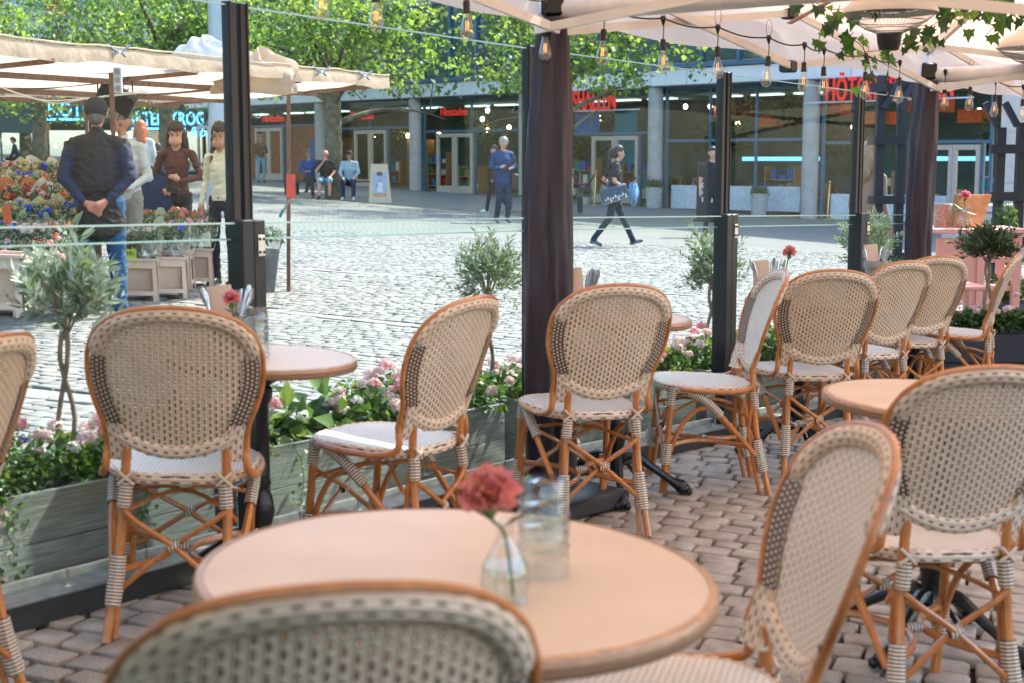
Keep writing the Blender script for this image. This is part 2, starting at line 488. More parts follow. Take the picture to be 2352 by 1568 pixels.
def setts(cells, zt):
    """cells: array (cx, cy, w, d, rot)"""
    n = len(cells); c = np.array(cells)
    k = 8
    base = np.array([(-1, -.80), (-.84, -1), (.84, -1), (1, -.80), (1, .80), (.84, 1), (-.84, 1), (-1, .80)]) * .5
    jit = 1 + rng.normal(0, .055, size=(n, k, 2))
    P = base[None] * jit * c[:, None, 2:4]
    co, si = np.cos(c[:, 4])[:, None], np.sin(c[:, 4])[:, None]
    X = c[:, None, 0] + P[..., 0] * co - P[..., 1] * si
    Y = c[:, None, 1] + P[..., 0] * si + P[..., 1] * co
    cx, cy_ = c[:, 0:1], c[:, 1:2]
    hz = rng.normal(0, .0016, size=(n, 1)); tx = rng.normal(0, .022, size=(n, 1)); ty = rng.normal(0, .022, size=(n, 1))
    def lay(kf, h):
        x = cx + (X - cx) * kf; y = cy_ + (Y - cy_) * kf
        return np.stack([x, y, -SX * x + SY * y + h + hz + (x - cx) * tx + (y - cy_) * ty], -1)
    l0, l1, l2 = lay(1.0, zt - .03), lay(.985, zt - .0035), lay(.91, zt)
    l2[..., 2] += rng.normal(0, .0008, size=(n, k))
    V = np.concatenate([l0, l1, l2], 1).reshape(-1, 3)
    i = np.arange(n)[:, None, None] * 24
    a = np.array([[j, (j + 1) % 8, 8 + (j + 1) % 8, 8 + j] for j in range(8)] + [[8 + j, 8 + (j + 1) % 8, 16 + (j + 1) % 8, 16 + j] for j in range(8)])[None]
    q = (i + a).reshape(-1, 4)
    top = (np.arange(n)[:, None] * 24 + 16 + np.arange(8)[None])
    return V, q, top
def in_view(x, y, pad=.25):
    return abs(x) < .372 * y + pad
mb = MB()
for ax, ay, bx_, by_, w in strips:
    L = math.hypot(bx_ - ax, by_ - ay); nx, ny = -(by_ - ay) / L * (w / 2 + .05), (bx_ - ax) / L * (w / 2 + .05)
    mb.add([gp(ax - nx, ay - ny, -.008), gp(bx_ - nx, by_ - ny, -.008), gp(bx_ + nx, by_ + ny, -.008), gp(ax + nx, ay + ny, -.008)], [(0, 1, 2, 3)])
sb_ = mb.build('strip_bed', m_sett2, smooth=False); tag(sb_, kind='structure')
cells = []
cr, sr = math.cos(ROWDIR), math.sin(ROWDIR)
row = 0; v = -3.0
while v < 26:
    dep = .116 + .010 * math.sin(row * 1.7)
    u = -14.0 + random.random() * .1
    while u < 22:
        w = .108 + random.random() * .052
        uu = u + w / 2
        vv = v + .030 * math.sin(uu * 1.15 + 1) + .02 * math.sin(uu * 2.9 + row * .13) + .045 * math.sin(v * .7 + uu * .35)
        x = uu * cr - vv * sr; y = uu * sr + vv * cr
        if 2.6 < y < SET_FAR and in_view(x, y) :
            sd = strip_dist(x, y)
            if sd > .05: cells.append((x, y, w - .013, dep - .014, ROWDIR + random.gauss(0, .05), 0))
        u += w
    v += dep; row += 1
for ax, ay, bx, by, w in strips:
    L = math.hypot(bx - ax, by - ay); t = 0; a = math.atan2(by - ay, bx - ax)
    while t < L:
        l = .16 + random.random() * .22
        x = ax + (bx - ax) * (t + l / 2) / L; y = ay + (by - ay) * (t + l / 2) / L
        if in_view(x, y) and y < SET_FAR: cells.append((x, y, l - .008, w - .012, a, 1))
        t += l
# fence line: inner foot of the beam, measured along the terrace edge
FL = [Vector((-2.30, 2.62, 0)), Vector((-1.438, 3.858, 0)), Vector((.059, 5.897, 0)), Vector((.686, 6.648, 0)), Vector((1.265, 7.311, 0)), Vector((2.85, 9.12, 0))]
def fence_at_u(u, off=.09):
    a, b, _ = ray(u, 700); k = a / b            # x = k y
    for i in range(len(FL) - 1):
        d = FL[i + 1] - FL[i]; n = Vector((-d.y, d.x, 0)).normalized() * off
        p, q = FL[i] + n, FL[i + 1] + n
        den = (q.x - p.x) - k * (q.y - p.y)
        t = (k * p.y - p.x) / den
        if -1e-6 <= t <= 1 or (i == 0 and t < 0) or (i == len(FL) - 2 and t > 1): return p + (q - p) * t
def outside(x, y, pad=0.0):
    for i in range(len(FL) - 1):
        p, q = FL[i], FL[i + 1]; d = q - p
        t = ((x - p.x) * d.x + (y - p.y) * d.y) / d.length_squared
        if t < 0 and i > 0: continue
        if t > 1 and i < len(FL) - 2: continue
        return ((x - p.x) * -d.y + (y - p.y) * d.x) / d.length > pad
    return True
# the 300 setts that show largest become pieces of their own, the rest one mass
near_in = sorted([c for c in cells if c[5] == 0], key=lambda c: c[1] + abs(c[0]) * .2)
own = near_in[:230]; rest = near_in[230:] + [c for c in cells if c[5] == 1]
strip_cells = [c for c in rest if c[5] == 1]
own += strip_cells[:60]; rest = [c for c in rest if c[5] == 0] + strip_cells[60:]
def sett_obj_mesh(name, mat):
    V, q, top = setts([(0, 0, .13, .104, 0)], 0)
    V = V.copy(); V[:, 2] = V[:, 2] - (-SX * V[:, 0] + SY * V[:, 1])
    V[:, 0] /= .13; V[:, 1] /= .13
    return npmesh(name, V, [q, top], mat, smooth=False)
var_m = [sett_obj_mesh('sett', m_settt) for _ in range(7)]
var_p = [sett_obj_mesh('pale_sett', m_sett2) for _ in range(3)]
terrace = thing('terrace_paving', None, None); tag(terrace, kind='structure')
for c in own:
    pale = c[5] == 1
    o = link('granite_sett', random.choice(var_p if pale else var_m), terrace)
    o.location = (c[0], c[1], gz(c[0], c[1]) + .002)
    o.rotation_euler = tiltrot(c[4]); o.scale = (c[2], c[3] / .8, 1)
V, q, top = setts([c[:5] for c in rest], .002)
mi_r = np.array([1 if c[5] == 1 else ((3 if not outside(c[0], c[1], .35) else 2 if random.random() < .3 else 0)) for c in rest])
mi = np.concatenate([np.repeat(mi_r, 16), mi_r])
so = link('sett_paving', npmesh('sett_paving', V, [q, top], [m_sett, m_sett2, m_sett3, m_settt], mi, smooth=False)); tag(so, kind='stuff')

def leafmat(name, c, t=.45, k=2.6, rough=.45):
    m = M(name, c, rough, var=.30, vs=.9, transl=t, tcol=(min(1, c[0] * k * 1.35), min(1, c[1] * k), c[2] * k * .5), spec=.6)
    return m
# ------------------------------------------------------------------ shopping hall facade
FE = Vector((-.70711, .70711, 0)); FN = Vector((-.70711, -.70711, 0))
def FP(s, out=0.0, z=0.0): p = Vector((0, 48, 0)) + FE * s + FN * out; p.z = z; return p
FROT = Matrix((FE, -FN, Vector((0, 0, 1)))).transposed()      # local x along facade (leftwards), y inwards
def fbox(mb, s0, s1, o0, o1, z0, z1, mi=0): mb.box(FP((s0 + s1) / 2, (o0 + o1) / 2, (z0 + z1) / 2), (abs(s1 - s0), abs(o1 - o0), z1 - z0), mi, FROT)
def fgz(s): p = FP(s); return gz(p.x, p.y)
m_fascia = M('pale_fascia_stone', (.80, .79, .77), .7, var=.08, vs=2)
m_pillar = M('concrete_pillar', (.44, .41, .39), .8, var=.14, vs=4, bump=.2)
m_bluefr = M('blue_grey_frame', (.07, .15, .22), .45)
m_doorfr = M('pale_door_frame', (.5, .41, .33), .45, var=.1)
m_up = M('upper_wall', (.40, .36, .34), .8, var=.1)
m_shopgl = glass_thin('shop_glass', (.60, .84, .83), 1.6, .0, 1.5, .45)
m_upgl = M('upper_window_glass', (.10, .16, .19), .05, var=.3, vs=.6, spec=1.0, metal=.5)
m_dark = M('dark_interior', (.10, .175, .18), .8, var=.5, vs=.8)
m_red = M('red_letter', (.75, .03, .02), .5, emit=(1, .05, .03), es=.08)
m_orange = M('orange_cloth', (.6, .12, .03), .8, var=.2)
m_woodin = M('orange_wood_wall', (.45, .2, .09), .6, var=.2)
m_bluep = M('blue_poster', (.02, .16, .42), .6)
m_tealp = M('teal_panel', (.0, .2, .26), .6)
m_whitep = M('white_panel', (.6, .63, .68), .6)
hall = thing('market_hall', 'long glass fronted market hall with pale band and concrete pillars', 'building', FP(0, 0, 0))
def hpart(name, mb, mats, smooth=False):
    o = mb.build(name, mats, None, smooth); o.parent = hall; o.matrix_parent_inverse = Matrix.Translation(-hall.location); return o
cols_s = [21.2, 15.7, 10.2, 4.7, -.8, -6.3, -11.8]
for s in cols_s:
    mb = MB(); g = fgz(s)
    mb.lathe([(.23, g - .3), (.23, 3.62)], 20, FP(s, .17, 0)); hpart('pillar', mb, m_pillar, True)
for i, s in enumerate([26.7] + cols_s + [-17.3]):
    if i == 0: continue
    s1 = [26.7] + cols_s + [-17.3]; a, b = s1[i], s1[i - 1]
    for k in range(4):
        x0 = a + (b - a) * k / 4; x1 = a + (b - a) * (k + 1) / 4
        mb = MB(); fbox(mb, x0 + .012, x1 - .012, .45, -.1, 3.62, 4.07); hpart('fascia_panel', mb, m_fascia)
mb = MB(); fbox(mb, -17.3, 26.7, .40, -.3, 3.58, 4.10); hpart('fascia_backing', mb, M('joint_shadow', (.2, .2, .2), .8))
mb = MB(); fbox(mb, -17.3, 26.7, .52, -.12, 4.10, 4.22); hpart('blue_sill', mb, m_bluefr)
mb = MB(); fbox(mb, -40, 1.2, -.35, -9, 4.2, 13.6); hpart('upper_storeys', mb, m_up)
mb = MB(); fbox(mb, 1.2, 60, -.35, -9, 4.2, 8.2); hpart('upper_storeys', mb, m_up)
for fl in range(3):
    z0 = 4.35 + fl * 3.1
    for i in range(16):
        a = -17.3 + 2.75 * i
        if fl and a > -1: continue
        mb = MB(); fbox(mb, a + .06, a + 2.69, -.30, -.34, z0, z0 + 2.5, 0)
        w = hpart('window', mb, m_upgl)
        mb = MB()
        for q in (a + .03, a + 1.375): fbox(mb, q - .05, q + .05, -.20, -.33, z0 - .05, z0 + 2.55)
        fbox(mb, a, a + 2.75, -.20, -.33, z0 + 2.5, z0 + 2.6)
        hpart('window_frame', mb, m_bluefr)
# interior of the hall
mb = MB(); fbox(mb, -17.3, 26.7, -6.0, -6.2, -1, 3.6); fbox(mb, -17.3, 26.7, -.1, -6.0, 3.4, 3.6); hpart('back_wall', mb, m_dark)
mb = MB()
for i in range(9): p, q = FP(-17.3 + i * 5.5), None
pf = [FP(-17.3, -.05, fgz(-17.3)), FP(26.7, -.05, fgz(26.7)), FP(26.7, -6, fgz(26.7)), FP(-17.3, -6, fgz(-17.3))]
mb.add(pf, [(0, 1, 2, 3)]); hpart('floor', mb, M('shop_floor', (.22, .2, .17), .4))
def goods(s0, s1, n, cols, zr=(.0, 1.6), o=(-1.0, -4.5)):
    nr = max(2, int((s1 - s0) / 1.25))
    for r in range(nr):
        s = s0 + (s1 - s0 - 1.1) * r / max(1, nr - 1) + random.uniform(-.1, .1); oo = random.uniform(o[0] - .4, o[0] - 1.8); g = fgz(s); lv = random.choice((2, 3, 3, 4))
        mb = MB()
        for q in (s, s + 1.05): fbox(mb, q, q + .04, oo, oo - .45, g, g + .1 + lv * .42)
        for k in range(lv): fbox(mb, s + .041, s + 1.049, oo, oo - .44, g + .10 + k * .42, g + .13 + k * .42)
        hpart('shop_rack', mb, cols[4])
        for k in range(lv):
            x = s + .06
            while x < s + .9:
                w = random.uniform(.12, .30); h = random.uniform(.12, .34); mb = MB(); fbox(mb, x, x + w, oo - .03, oo - .38, g + .131 + k * .42, g + .131 + k * .42 + h); hpart('shop_goods', mb, random.choice(cols)); x += w + random.uniform(.01, .10)
gc = [M('goods_' + n, c, .6) for n, c in (('red', (.4, .03, .02)), ('cream', (.6, .5, .35)), ('green', (.05, .2, .08)), ('teal', (.02, .25, .27)), ('tan', (.42, .25, .12)), ('blue', (.04, .15, .4)), ('white', (.7, .7, .68)))]
m_glow = M('warm_lamp', (1, .7, .4), .5, emit=(1, .62, .28), es=9)
m_glowc = M('cool_lamp', (.8, 1, 1), .5, emit=(.8, 1, 1), es=4)
m_ceil = M('added_ceiling_glow', (.9, 1, .95), .5, emit=(.75, 1.0, .92), es=.45)  # glow panels with no known source, added to brighten the hall's interior
for i in range(8):
    s_ = -17.3 + 5.5 * i + .6
    for q in range(3): mb = MB(); fbox(mb, s_ + .2 + q * 1.5, s_ + 1.2 + q * 1.5, -1.6, -1.9, 3.33, 3.37); hpart('added_ceiling_glow', mb, m_ceil)
goods(11, 20.5, 14, gc); goods(5.2, 9.7, 16, gc); goods(-.4, 4.2, 16, gc); goods(-5.8, -1.2, 14, gc); goods(-11.5, -6.6, 34, gc, (.3, 1.6), (-.6, -3.5)); goods(-17, -12.2, 22, gc)
for i in range(26):
    s = random.uniform(-17, 20); mb = MB(); z = random.uniform(2.3, 3.2); mb.ell(FP(s, random.uniform(-1, -4), z), (.07, .07, .09), 8, 5); hpart('hanging_lamp', mb, m_glow if i % 3 else m_glowc, True)
mb = MB(); fbox(mb, 11.5, 15.6, -.9, -1.0, fgz(13) - .2, 2.8); hpart('wood_partition', mb, m_woodin)
mb = MB(); fbox(mb, 16.0, 20.8, -.9, -1.0, fgz(17) - .2, 2.8); hpart('wood_partition', mb, m_woodin)
mb = MB(); fbox(mb, 10.6, 11.6, -.4, -.45, fgz(11) + .9, fgz(11) + 1.7); hpart('blue_poster', mb, m_bluep)
mb = MB(); fbox(mb, -5.0, -4.1, -.5, -.55, 1.3, 2.9); hpart('teal_banner', mb, m_tealp)
mb = MB(); fbox(mb, -3.4, -2.4, -.5, -.55, 2.3, 2.9); hpart('blue_banner', mb, m_bluep)
for s0, s1 in ((-11.3, -6.7), (-16.6, -12.3)):
    mb = MB(); fbox(mb, s0, s1, -.12, -.18, fgz(s0) + .15, fgz(s0) + .85); hpart('white_window_film', mb, m_whitep)
    mb = MB(); fbox(mb, s0 + .4, s1 - 1.6, -1.5, -1.7, 1.40, 1.52); hpart('blue_reflection', mb, M('blue_reflection_glow', (.1, .4, .6), .4, emit=(.2, .6, .9), es=.35))  # dim blue glow stands in for an umbrella mirrored in the glass
gm = [leafmat('reflected_green', (.05, .12, .03), .3), leafmat('reflected_green_dark', (.02, .06, .02), .3)]  # leaf clumps behind the panes stand in for greenery mirrored in the glass
for k in range(16):
    s = random.uniform(-17, -6.5) if k < 11 else random.uniform(-6, 9)
    q = FP(s, random.uniform(-1.0, -3.0), random.uniform(1.7, 3.0))
    d = rdirs(260, -1); P_ = d * np.array([.8, .8, .45]) * rng.uniform(.3, 1, (260, 1)) + np.array(q)
    o = link('reflected_leaf_clump', leafmesh('reflected_leaf_clump', P_, rng.normal(0, 1, P_.shape), rng.normal(0, 1, P_.shape), .16, .10, gm, rng.integers(0, 2, 260))); o.parent = hall; o.matrix_parent_inverse = Matrix.Translation(-hall.location)
for k in range(6):
    s = -16.5 + k * 1.6; mb = MB(); fbox(mb, s, s + 1.2, -1.4, -2.0, 2.4 + (k % 2) * .3, 2.75 + (k % 2) * .3); hpart('reflected_awning', mb, m_orange)  # orange blocks stand in for awnings mirrored in the glass
# glass bays: transom height follows the falling ground
doors = {15.7: 1, 10.2: 1, 4.7: 1, -.8: 1}
allc = [26.7] + cols_s + [-17.3]
def bay(a, b, door, dw=1.85):
    g = fgz((a + b) / 2); zt = g + (2.12 if door is not None else 2.05)
    a2, b2 = a + .3, b - .3
    fr = MB()
    def post(s, z0, z1, w=.075): fbox(fr, s - w / 2, s + w / 2, .04, -.05, z0, z1)
    post(a2, g - .2, 3.6); post(b2, g - .2, 3.6)
    for z in (zt + .05, 3.545): fbox(fr, a2, b2, .05, -.055, z - .04, z + .04)
    if door is not None:
        d0, d1 = door - dw / 2, door + dw / 2
        post(d0 - .04, g - .2, zt); post(d1 + .04, g - .2, zt); post((a2 + b2) / 2, zt, 3.6, .05)
        segs = [(a2, d0 - .08, g - .1, zt), (d1 + .08, b2, g - .1, zt), (a2, (a2 + b2) / 2, zt + .1, 3.5), ((a2 + b2) / 2, b2, zt + .1, 3.5)]
    else:
        segs = []
        for k in range(3):
            x0 = a2 + (b2 - a2) * k / 3; x1 = a2 + (b2 - a2) * (k + 1) / 3
            if k: post(x0, g - .2, 3.6, .05)
            segs += [(x0, x1, g - .1, zt), (x0, x1, zt + .1, 3.5)]
    f = hpart('window_frame', fr, m_bluefr)
    for s0, s1, z0, z1 in segs:
        mb = MB(); fbox(mb, s0 + .03, s1 - .03, .0, -.012, z0, z1); p = mb.build('pane', m_shopgl, None, False); p.parent = f; p.matrix_parent_inverse = Matrix.Translation(-hall.location)
    if door is not None:
        for k in (0, 1):
            x0 = d0 + k * dw / 2 + .01; x1 = x0 + dw / 2 - .02
            mb = MB()
            for q in (x0 + .05, x1 - .05): fbox(mb, q - .055, q + .055, .10, .02, g + .02, zt - .03)
            fbox(mb, x0 + .1, x1 - .1, .098, .022, zt - .16, zt - .032); fbox(mb, x0 + .1, x1 - .1, .098, .022, g + .02, g + .28)
            d = hpart('door', mb, m_doorfr)
            mb = MB(); fbox(mb, x0 + .1, x1 - .1, .065, .055, g + .28, zt - .16)
            p = mb.build('pane', m_shopgl, None, False); p.parent = d; p.matrix_parent_inverse = Matrix.Translation(-hall.location)
            hx = x0 + .14 if k else x1 - .14
            mb = MB(); cz = g + 1.08
            mb.tube([FP(hx + .17 * math.sin(t), .15, cz + .24 * math.cos(t)) for t in [2 * PI * j / 18 for j in range(18)]], .018, 6, closed=True)
            p = mb.build('handle', m_steel, None, True); p.parent = d; p.matrix_parent_inverse = Matrix.Translation(-hall.location)
bay(15.7, 21.2, 18.0); bay(10.2, 15.7, 13.75); bay(4.7, 10.2, 7.35); bay(-.8, 4.7, 2.75); bay(-6.3, -.8, -4.6, 1.9); bay(-11.8, -6.3, None); bay(-17.3, -11.8, -16.0, 1.5); bay(21.2, 26.7, 24.0)
mb = MB(); fbox(mb, -40, -17.35, .25, -.5, -2.2, 4.3); hpart('stone_end_wall', mb, M('stone_blocks', (.66, .57, .50), .8, var=.1, vs=3))
for i in range(9):
    for j in range(5):
        s = -17.5 - i * 1.1 - (j % 2) * .5; mb = MB(); fbox(mb, s, s - 1.08, .27, .2, fgz(-17) + j * .62, fgz(-17) + j * .62 + .605); hpart('stone_block', mb, M('stone_blocks', (0, 0, 0)))
def sign(name, text, s, z, size, mat, label, cat='sign', out=.62, ext=.03, xs=1.0, bold=.0, rev=False, space=1.0, posR=None, group=None, shear=0):
    cu = bpy.data.curves.new(name, 'FONT'); cu.body = text; cu.size = size; cu.extrude = ext; cu.offset = bold; cu.align_x = 'LEFT'; cu.space_character = space; cu.shear = shear
    cu.materials.append(mat); cu.resolution_u = 3
    o = bpy.data.objects.new(name, cu); COL.objects.link(o)
    if posR is None:
        o.location = FP(s, out, z); x = -FE; zz = Vector((0, 0, 1)); y = zz
        o.rotation_euler = Matrix((x, zz, FN)).transposed().to_euler()
    else: o.location, o.rotation_euler = posR
    me = bpy.data.meshes.new_from_object(o); me.name = name
    o2 = bpy.data.objects.new(name, me); o2.location = o.location; o2.rotation_euler = o.rotation_euler
    bpy.data.objects.remove(o); COL.objects.link(o2); o2.name = name
    o2.scale = (xs, 1, 1)
    return tag(o2, label, cat, group)
sign('cinema_sign', 'Filmstaden', 3.45, 2.96, .40, m_red, 'red cinema lettering above the glass doors nearest the dark drape', xs=.80, bold=.002, ext=.012, out=.10, group='red cinema signs over the doors')
sign('cinema_sign', 'Filmstaden', 8.50, 2.93, .40, m_red, 'middle one of the three red cinema letterings, over the doors behind the sandwich board', xs=.82, bold=.002, ext=.012, out=.10, group='red cinema signs over the doors')
sign('cinema_sign', 'Filmstaden', 14.1, 2.95, .40, m_red, 'leftmost red cinema lettering, over the doors behind the rusty stall pole', xs=.86, bold=.002, ext=.012, out=.10, group='red cinema signs over the doors')
sign('hall_sign', 'HÖTORGSHALLEN', -1.3, 2.98, .86, m_red, 'tall red capital letters of the market hall, left one, partly behind the dark drape', xs=.49, bold=.006, space=1.06, out=.5, group='tall red hall signs')
sign('hall_sign', 'HÖTORGSHALLEN', -12.7, 2.98, .86, m_red, 'tall red capital letters of the market hall above the single door on the right', xs=.49, bold=.006, space=1.06, out=.9, group='tall red hall signs')
for s in (-1.0, -12.0):
    o_ = .46 if s > -5 else .86
    mb = MB(); fbox(mb, s, s - 4.9, o_, o_ - .04, 2.93, 2.97); fbox(mb, s, s - 4.9, o_, o_ - .04, 3.58, 3.615); hpart('sign_rail', mb, m_whitep)

# ------------------------------------------------------------------ restaurants at the left end of the square
LB = thing('restaurant_building', 'pale building with dark blue restaurant fronts behind the trees on the left', 'building', (-20, 62, 0))
m_navy = M('navy_fascia', (.012, .03, .055), .5); m_teald = M('dark_teal_front', (.012, .07, .09), .4)
m_pale = M('pale_wall', (.6, .6, .58), .75, var=.06); m_redp = M('red_panel', (.45, .08, .05), .7)
def lpart(name, mb, mats, smooth=False):
    o = mb.build(name, mats, None, smooth); o.parent = LB; o.matrix_parent_inverse = Matrix.Translation(-LB.location); return o
def bx(mb, x0, x1, y0, y1, z0, z1, mi=0): mb.box(((x0 + x1) / 2, (y0 + y1) / 2, (z0 + z1) / 2), (x1 - x0, y1 - y0, z1 - z0), mi)
mb = MB(); bx(mb, -60, -11.4, 62.5, 75, 4.3, 16); lpart('upper_wall', mb, m_pale)
mb = MB(); bx(mb, -60, -11.4, 66, 66.3, .2, 4.3); lpart('back_wall', mb, m_dark)
mb = MB(); bx(mb, -60, -11.4, 61.6, 66, .9, 1.0); lpart('floor', mb, m_dark)
for i in range(18):
    for j in range(4):
        x = -58 + i * 2.6; z = 5.0 + j * 2.7
        mb = MB(); bx(mb, x, x + 1.5, 62.38, 62.49, z, z + 1.6); w = lpart('window', mb, m_upgl)
        mb = MB(); bx(mb, x - .07, x + 1.57, 62.30, 62.47, z - .09, z - .0); bx(mb, x - .07, x, 62.32, 62.47, z, z + 1.6); bx(mb, x + 1.5, x + 1.57, 62.32, 62.47, z, z + 1.6); bx(mb, x - .07, x + 1.57, 62.32, 62.47, z + 1.6, z + 1.68); lpart('window_frame', mb, m_pale)
        if (i + j) % 3 == 0: mb = MB(); bx(mb, x + 1.62, x + 2.5, 62.40, 62.49, z - .1, z + 1.7); lpart('red_panel', mb, m_redp)
for x0, x1, zz, mt in ((-40, -20.2, (2.6, 4.2), m_teald), (-20.1, -15.6, (3.0, 4.1), m_navy), (-15.5, -13.0, (2.7, 3.9), m_navy), (-11.9, -9.5, (2.7, 3.7), m_navy)):
    mb = MB(); bx(mb, x0, x1, 61.3, 62.4, zz[0], zz[1]); lpart('front_fascia', mb, mt)
for x in (-38, -32, -26, -20.3, -15.55, -12.4):
    mb = MB(); bx(mb, x - .3, x + .3, 61.7, 62.3, .7, 4.25 if x < -13 else 8); lpart('pillar', mb, m_pale)
for x0 in range(-38, -12, 2):
    mb = MB(); bx(mb, x0, x0 + 1.94, 61.9, 61.92, .9, 2.7); p = lpart('front_window', mb, m_shopgl)
    mb = MB(); bx(mb, x0 + 1.94, x0 + 2.0, 61.85, 61.97, .9, 2.7); lpart('window_bar', mb, m_bluefr)
for i in range(40):
    mb = MB(); mb.ell((random.uniform(-30, -12), random.uniform(59, 63), random.uniform(2.0, 2.7)), (.07, .07, .08), 8, 5); lpart('hanging_lamp', mb, m_glow, True)
m_neon = M('blue_neon', (.1, .4, .9), .4, emit=(.12, .5, 1), es=.7); m_whl = M('white_letter', (.75, .75, .75), .5)
RX = (PI / 2, 0, 0)
sign('restaurant_sign', 'HÖTO', 0, 0, .85, m_neon, 'blue underlined neon letters on the dark restaurant front left of the black cap', posR=(Vector((-19.75, 61.22, 3.28)), RX), bold=.0, xs=.8)
sign('restaurant_sign', 'KVARTERSKROG', 0, 0, .78, m_neon, 'blue neon capitals on the dark front right of the grey haired man', posR=(Vector((-17.05, 61.22, 2.92)), RX), bold=.012, xs=.68)
sign('restaurant_sign', '& bar', 0, 0, .62, m_neon, 'small blue neon script lettering beneath the long blue capitals', posR=(Vector((-13.75, 61.18, 2.42)), RX), bold=.0, xs=.8, shear=.3)
sign('cinema_board', 'BIOPALATSET', 0, 0, .40, m_whl, 'small white capitals on a dark front behind the two young women', posR=(Vector((-11.75, 61.22, 3.2)), RX), xs=.75, bold=.006)
mb = MB(); bx(mb, -19.8, -18.0, 61.18, 61.24, 3.1, 3.2); bx(mb, -16.2, -13.9, 61.18, 61.24, 2.72, 2.8); lpart('neon_underline', mb, m_neon)
# house and trees out of view, added to brighten reflections in the hall's glass
OB = thing('added_opposite_house', 'unseen cream house with orange awnings, added across the square for its reflection', 'building', (-62, 30, 0))
def opart(name, mb, mats):
    o = mb.build(name, mats, None, False); o.parent = OB; o.matrix_parent_inverse = Matrix.Translation(-OB.location); return o
mb = MB(); bx(mb, -74, -62, 2, 56, .5, 16); opart('wall', mb, M('cream_render', (.55, .42, .33), .8, var=.12, vs=.6))
for i in range(15):
    for j in range(4):
        mb = MB(); bx(mb, -61.99, -61.9, 4 + i * 3.4, 5.6 + i * 3.4, 5 + j * 2.8, 6.8 + j * 2.8); opart('window', mb, m_upgl)
    if i % 2: mb = MB(); bx(mb, -61.9, -60.2, 4 + i * 3.4, 7 + i * 3.4, 3.6, 3.75); opart('awning', mb, m_orange)
# ------------------------------------------------------------------ trees
m_bark = M('bark', (.14, .12, .085), .9, var=.4, vs=6, bump=.9, bs=25)
m_leafs = [leafmat('leaf_green', (.075, .16, .045), .5, 2.7), leafmat('leaf_light', (.13, .24, .075), .5, 2.7), leafmat('leaf_deep', (.045, .105, .035), .5, 2.9)]
def tree(loc, H, crown_z, rx, rz, trunk_r, nleaf, label, seed, ls=.155, lean=(0, 0), zmin=1.8):
    rnd = random.Random(seed)
    x, y = loc; base = ground(x, y)
    t = thing('plane_tree', label, 'tree', base, 0, 'leafy trees on the square')
    mb = MB(); tips = []
    top = Vector((lean[0], lean[1], crown_z * .72))
    tr = spline([(0, 0, -.1), (lean[0] * .2, lean[1] * .2, crown_z * .3), tuple(top)], 5)
    mb.tube(tr, [trunk_r * (1.15 - .4 * i / (len(tr) - 1)) for i in range(len(tr))], 12)
    nb = 13
    for k in range(nb):
        a = 2 * PI * k / nb + rnd.uniform(-.3, .3); zz = rnd.uniform(.5, .98); st = tr[int((len(tr) - 1) * zz)]
        L = rx * rnd.uniform(.65, 1.05); up = rnd.uniform(.1, 1.1)
        e = st + Vector((math.cos(a) * L, math.sin(a) * L, up * rz * .8))
        mid = st.lerp(e, .5) + Vector((0, 0, .25 * L * rnd.uniform(0, 1)))
        br = arc(st, mid, e, 7); r0 = trunk_r * rnd.uniform(.28, .48)
        mb.tube(br, [r0 * (1 - .85 * i / 7) for i in range(8)], 7)
        for q in br[2:]: tips.append(q)
        for _ in range(4):
            i = rnd.randint(3, 7); s0 = br[i]; e2 = s0 + Vector((rnd.gauss(0, 1), rnd.gauss(0, 1), rnd.gauss(.3, .7))) * rx * .28
            mb.tube([s0, s0.lerp(e2, .5) + Vector((0, 0, .08)), e2], [r0 * .25, r0 * .15, r0 * .05], 5); tips += [s0.lerp(e2, .6), e2]
    mb.build('trunk', m_bark, t)
    nleaf = int(nleaf * 1.55); T = np.array([tuple(q) for q in tips])
    extra = rdirs(60, -.6) * np.array([rx, rx, rz]) * rng.uniform(.5, 1.0, (60, 1)) + np.array([lean[0], lean[1], crown_z])
    T = np.concatenate([T, extra])
    idx = rng.integers(0, len(T), nleaf // 9)
    C = T[idx] + rng.normal(0, rx * .11, (len(idx), 3))
    C = np.repeat(C, 9, 0)
    P = C + rng.normal(0, .15, C.shape)
    D = unit(rng.normal(0, 1, P.shape) + np.array([0, 0, -.5]))
    N = unit(rng.normal(0, .6, P.shape) + np.array([0, 0, 1.0]))
    L = rng.uniform(.6, 1.2, len(P)) * ls
    kp = P[:, 2] > zmin; P, D, N, L = P[kp], D[kp], N[kp], L[kp]
    mi = np.clip(np.repeat((rng.random(len(idx)) * 3).astype(int), 9), 0, 2)[kp]
    # wide five-pointed leaves: two folded blades each
    me = leafmesh('crown', P, D, N, L, L * .95, m_leafs, mi, fold=.12, bend=.2)
    o = link('crown', me, t); return t
tree((-4.9, 39.4), 7.5, 6.6, 3.6, 2.2, .24, 6200, 'large tree behind the three seated people, in front of the cinema doors', 3, zmin=2.95)
tree((-17.8, 54), 8, 6.9, 4.6, 2.8, .27, 7000, 'grey trunked tree behind the bench on the far left', 5, lean=(.4, 0))
tree((-10.7, 44.5), 8, 6.7, 3.6, 2.4, .24, 6000, 'tree whose dark trunk stands just left of the grey lighting mast', 8)
tree((1.25, 34.5), 7.5, 6.4, 2.7, 1.8, .16, 4600, 'tree whose crown shows on both sides of the tall dark drape', 13, lean=(.1, -.2), zmin=3.0)
tree((-13.2, 31), 9, 8.2, 4.0, 2.4, .26, 6500, 'nearest tree over the stall canopy at the upper left, trunk hidden by flowers', 17)
tree((-9.3, 49), 9, 8.8, 4.0, 2.4, .2, 4500, 'tree filling the upper left between mast and cinema', 21)
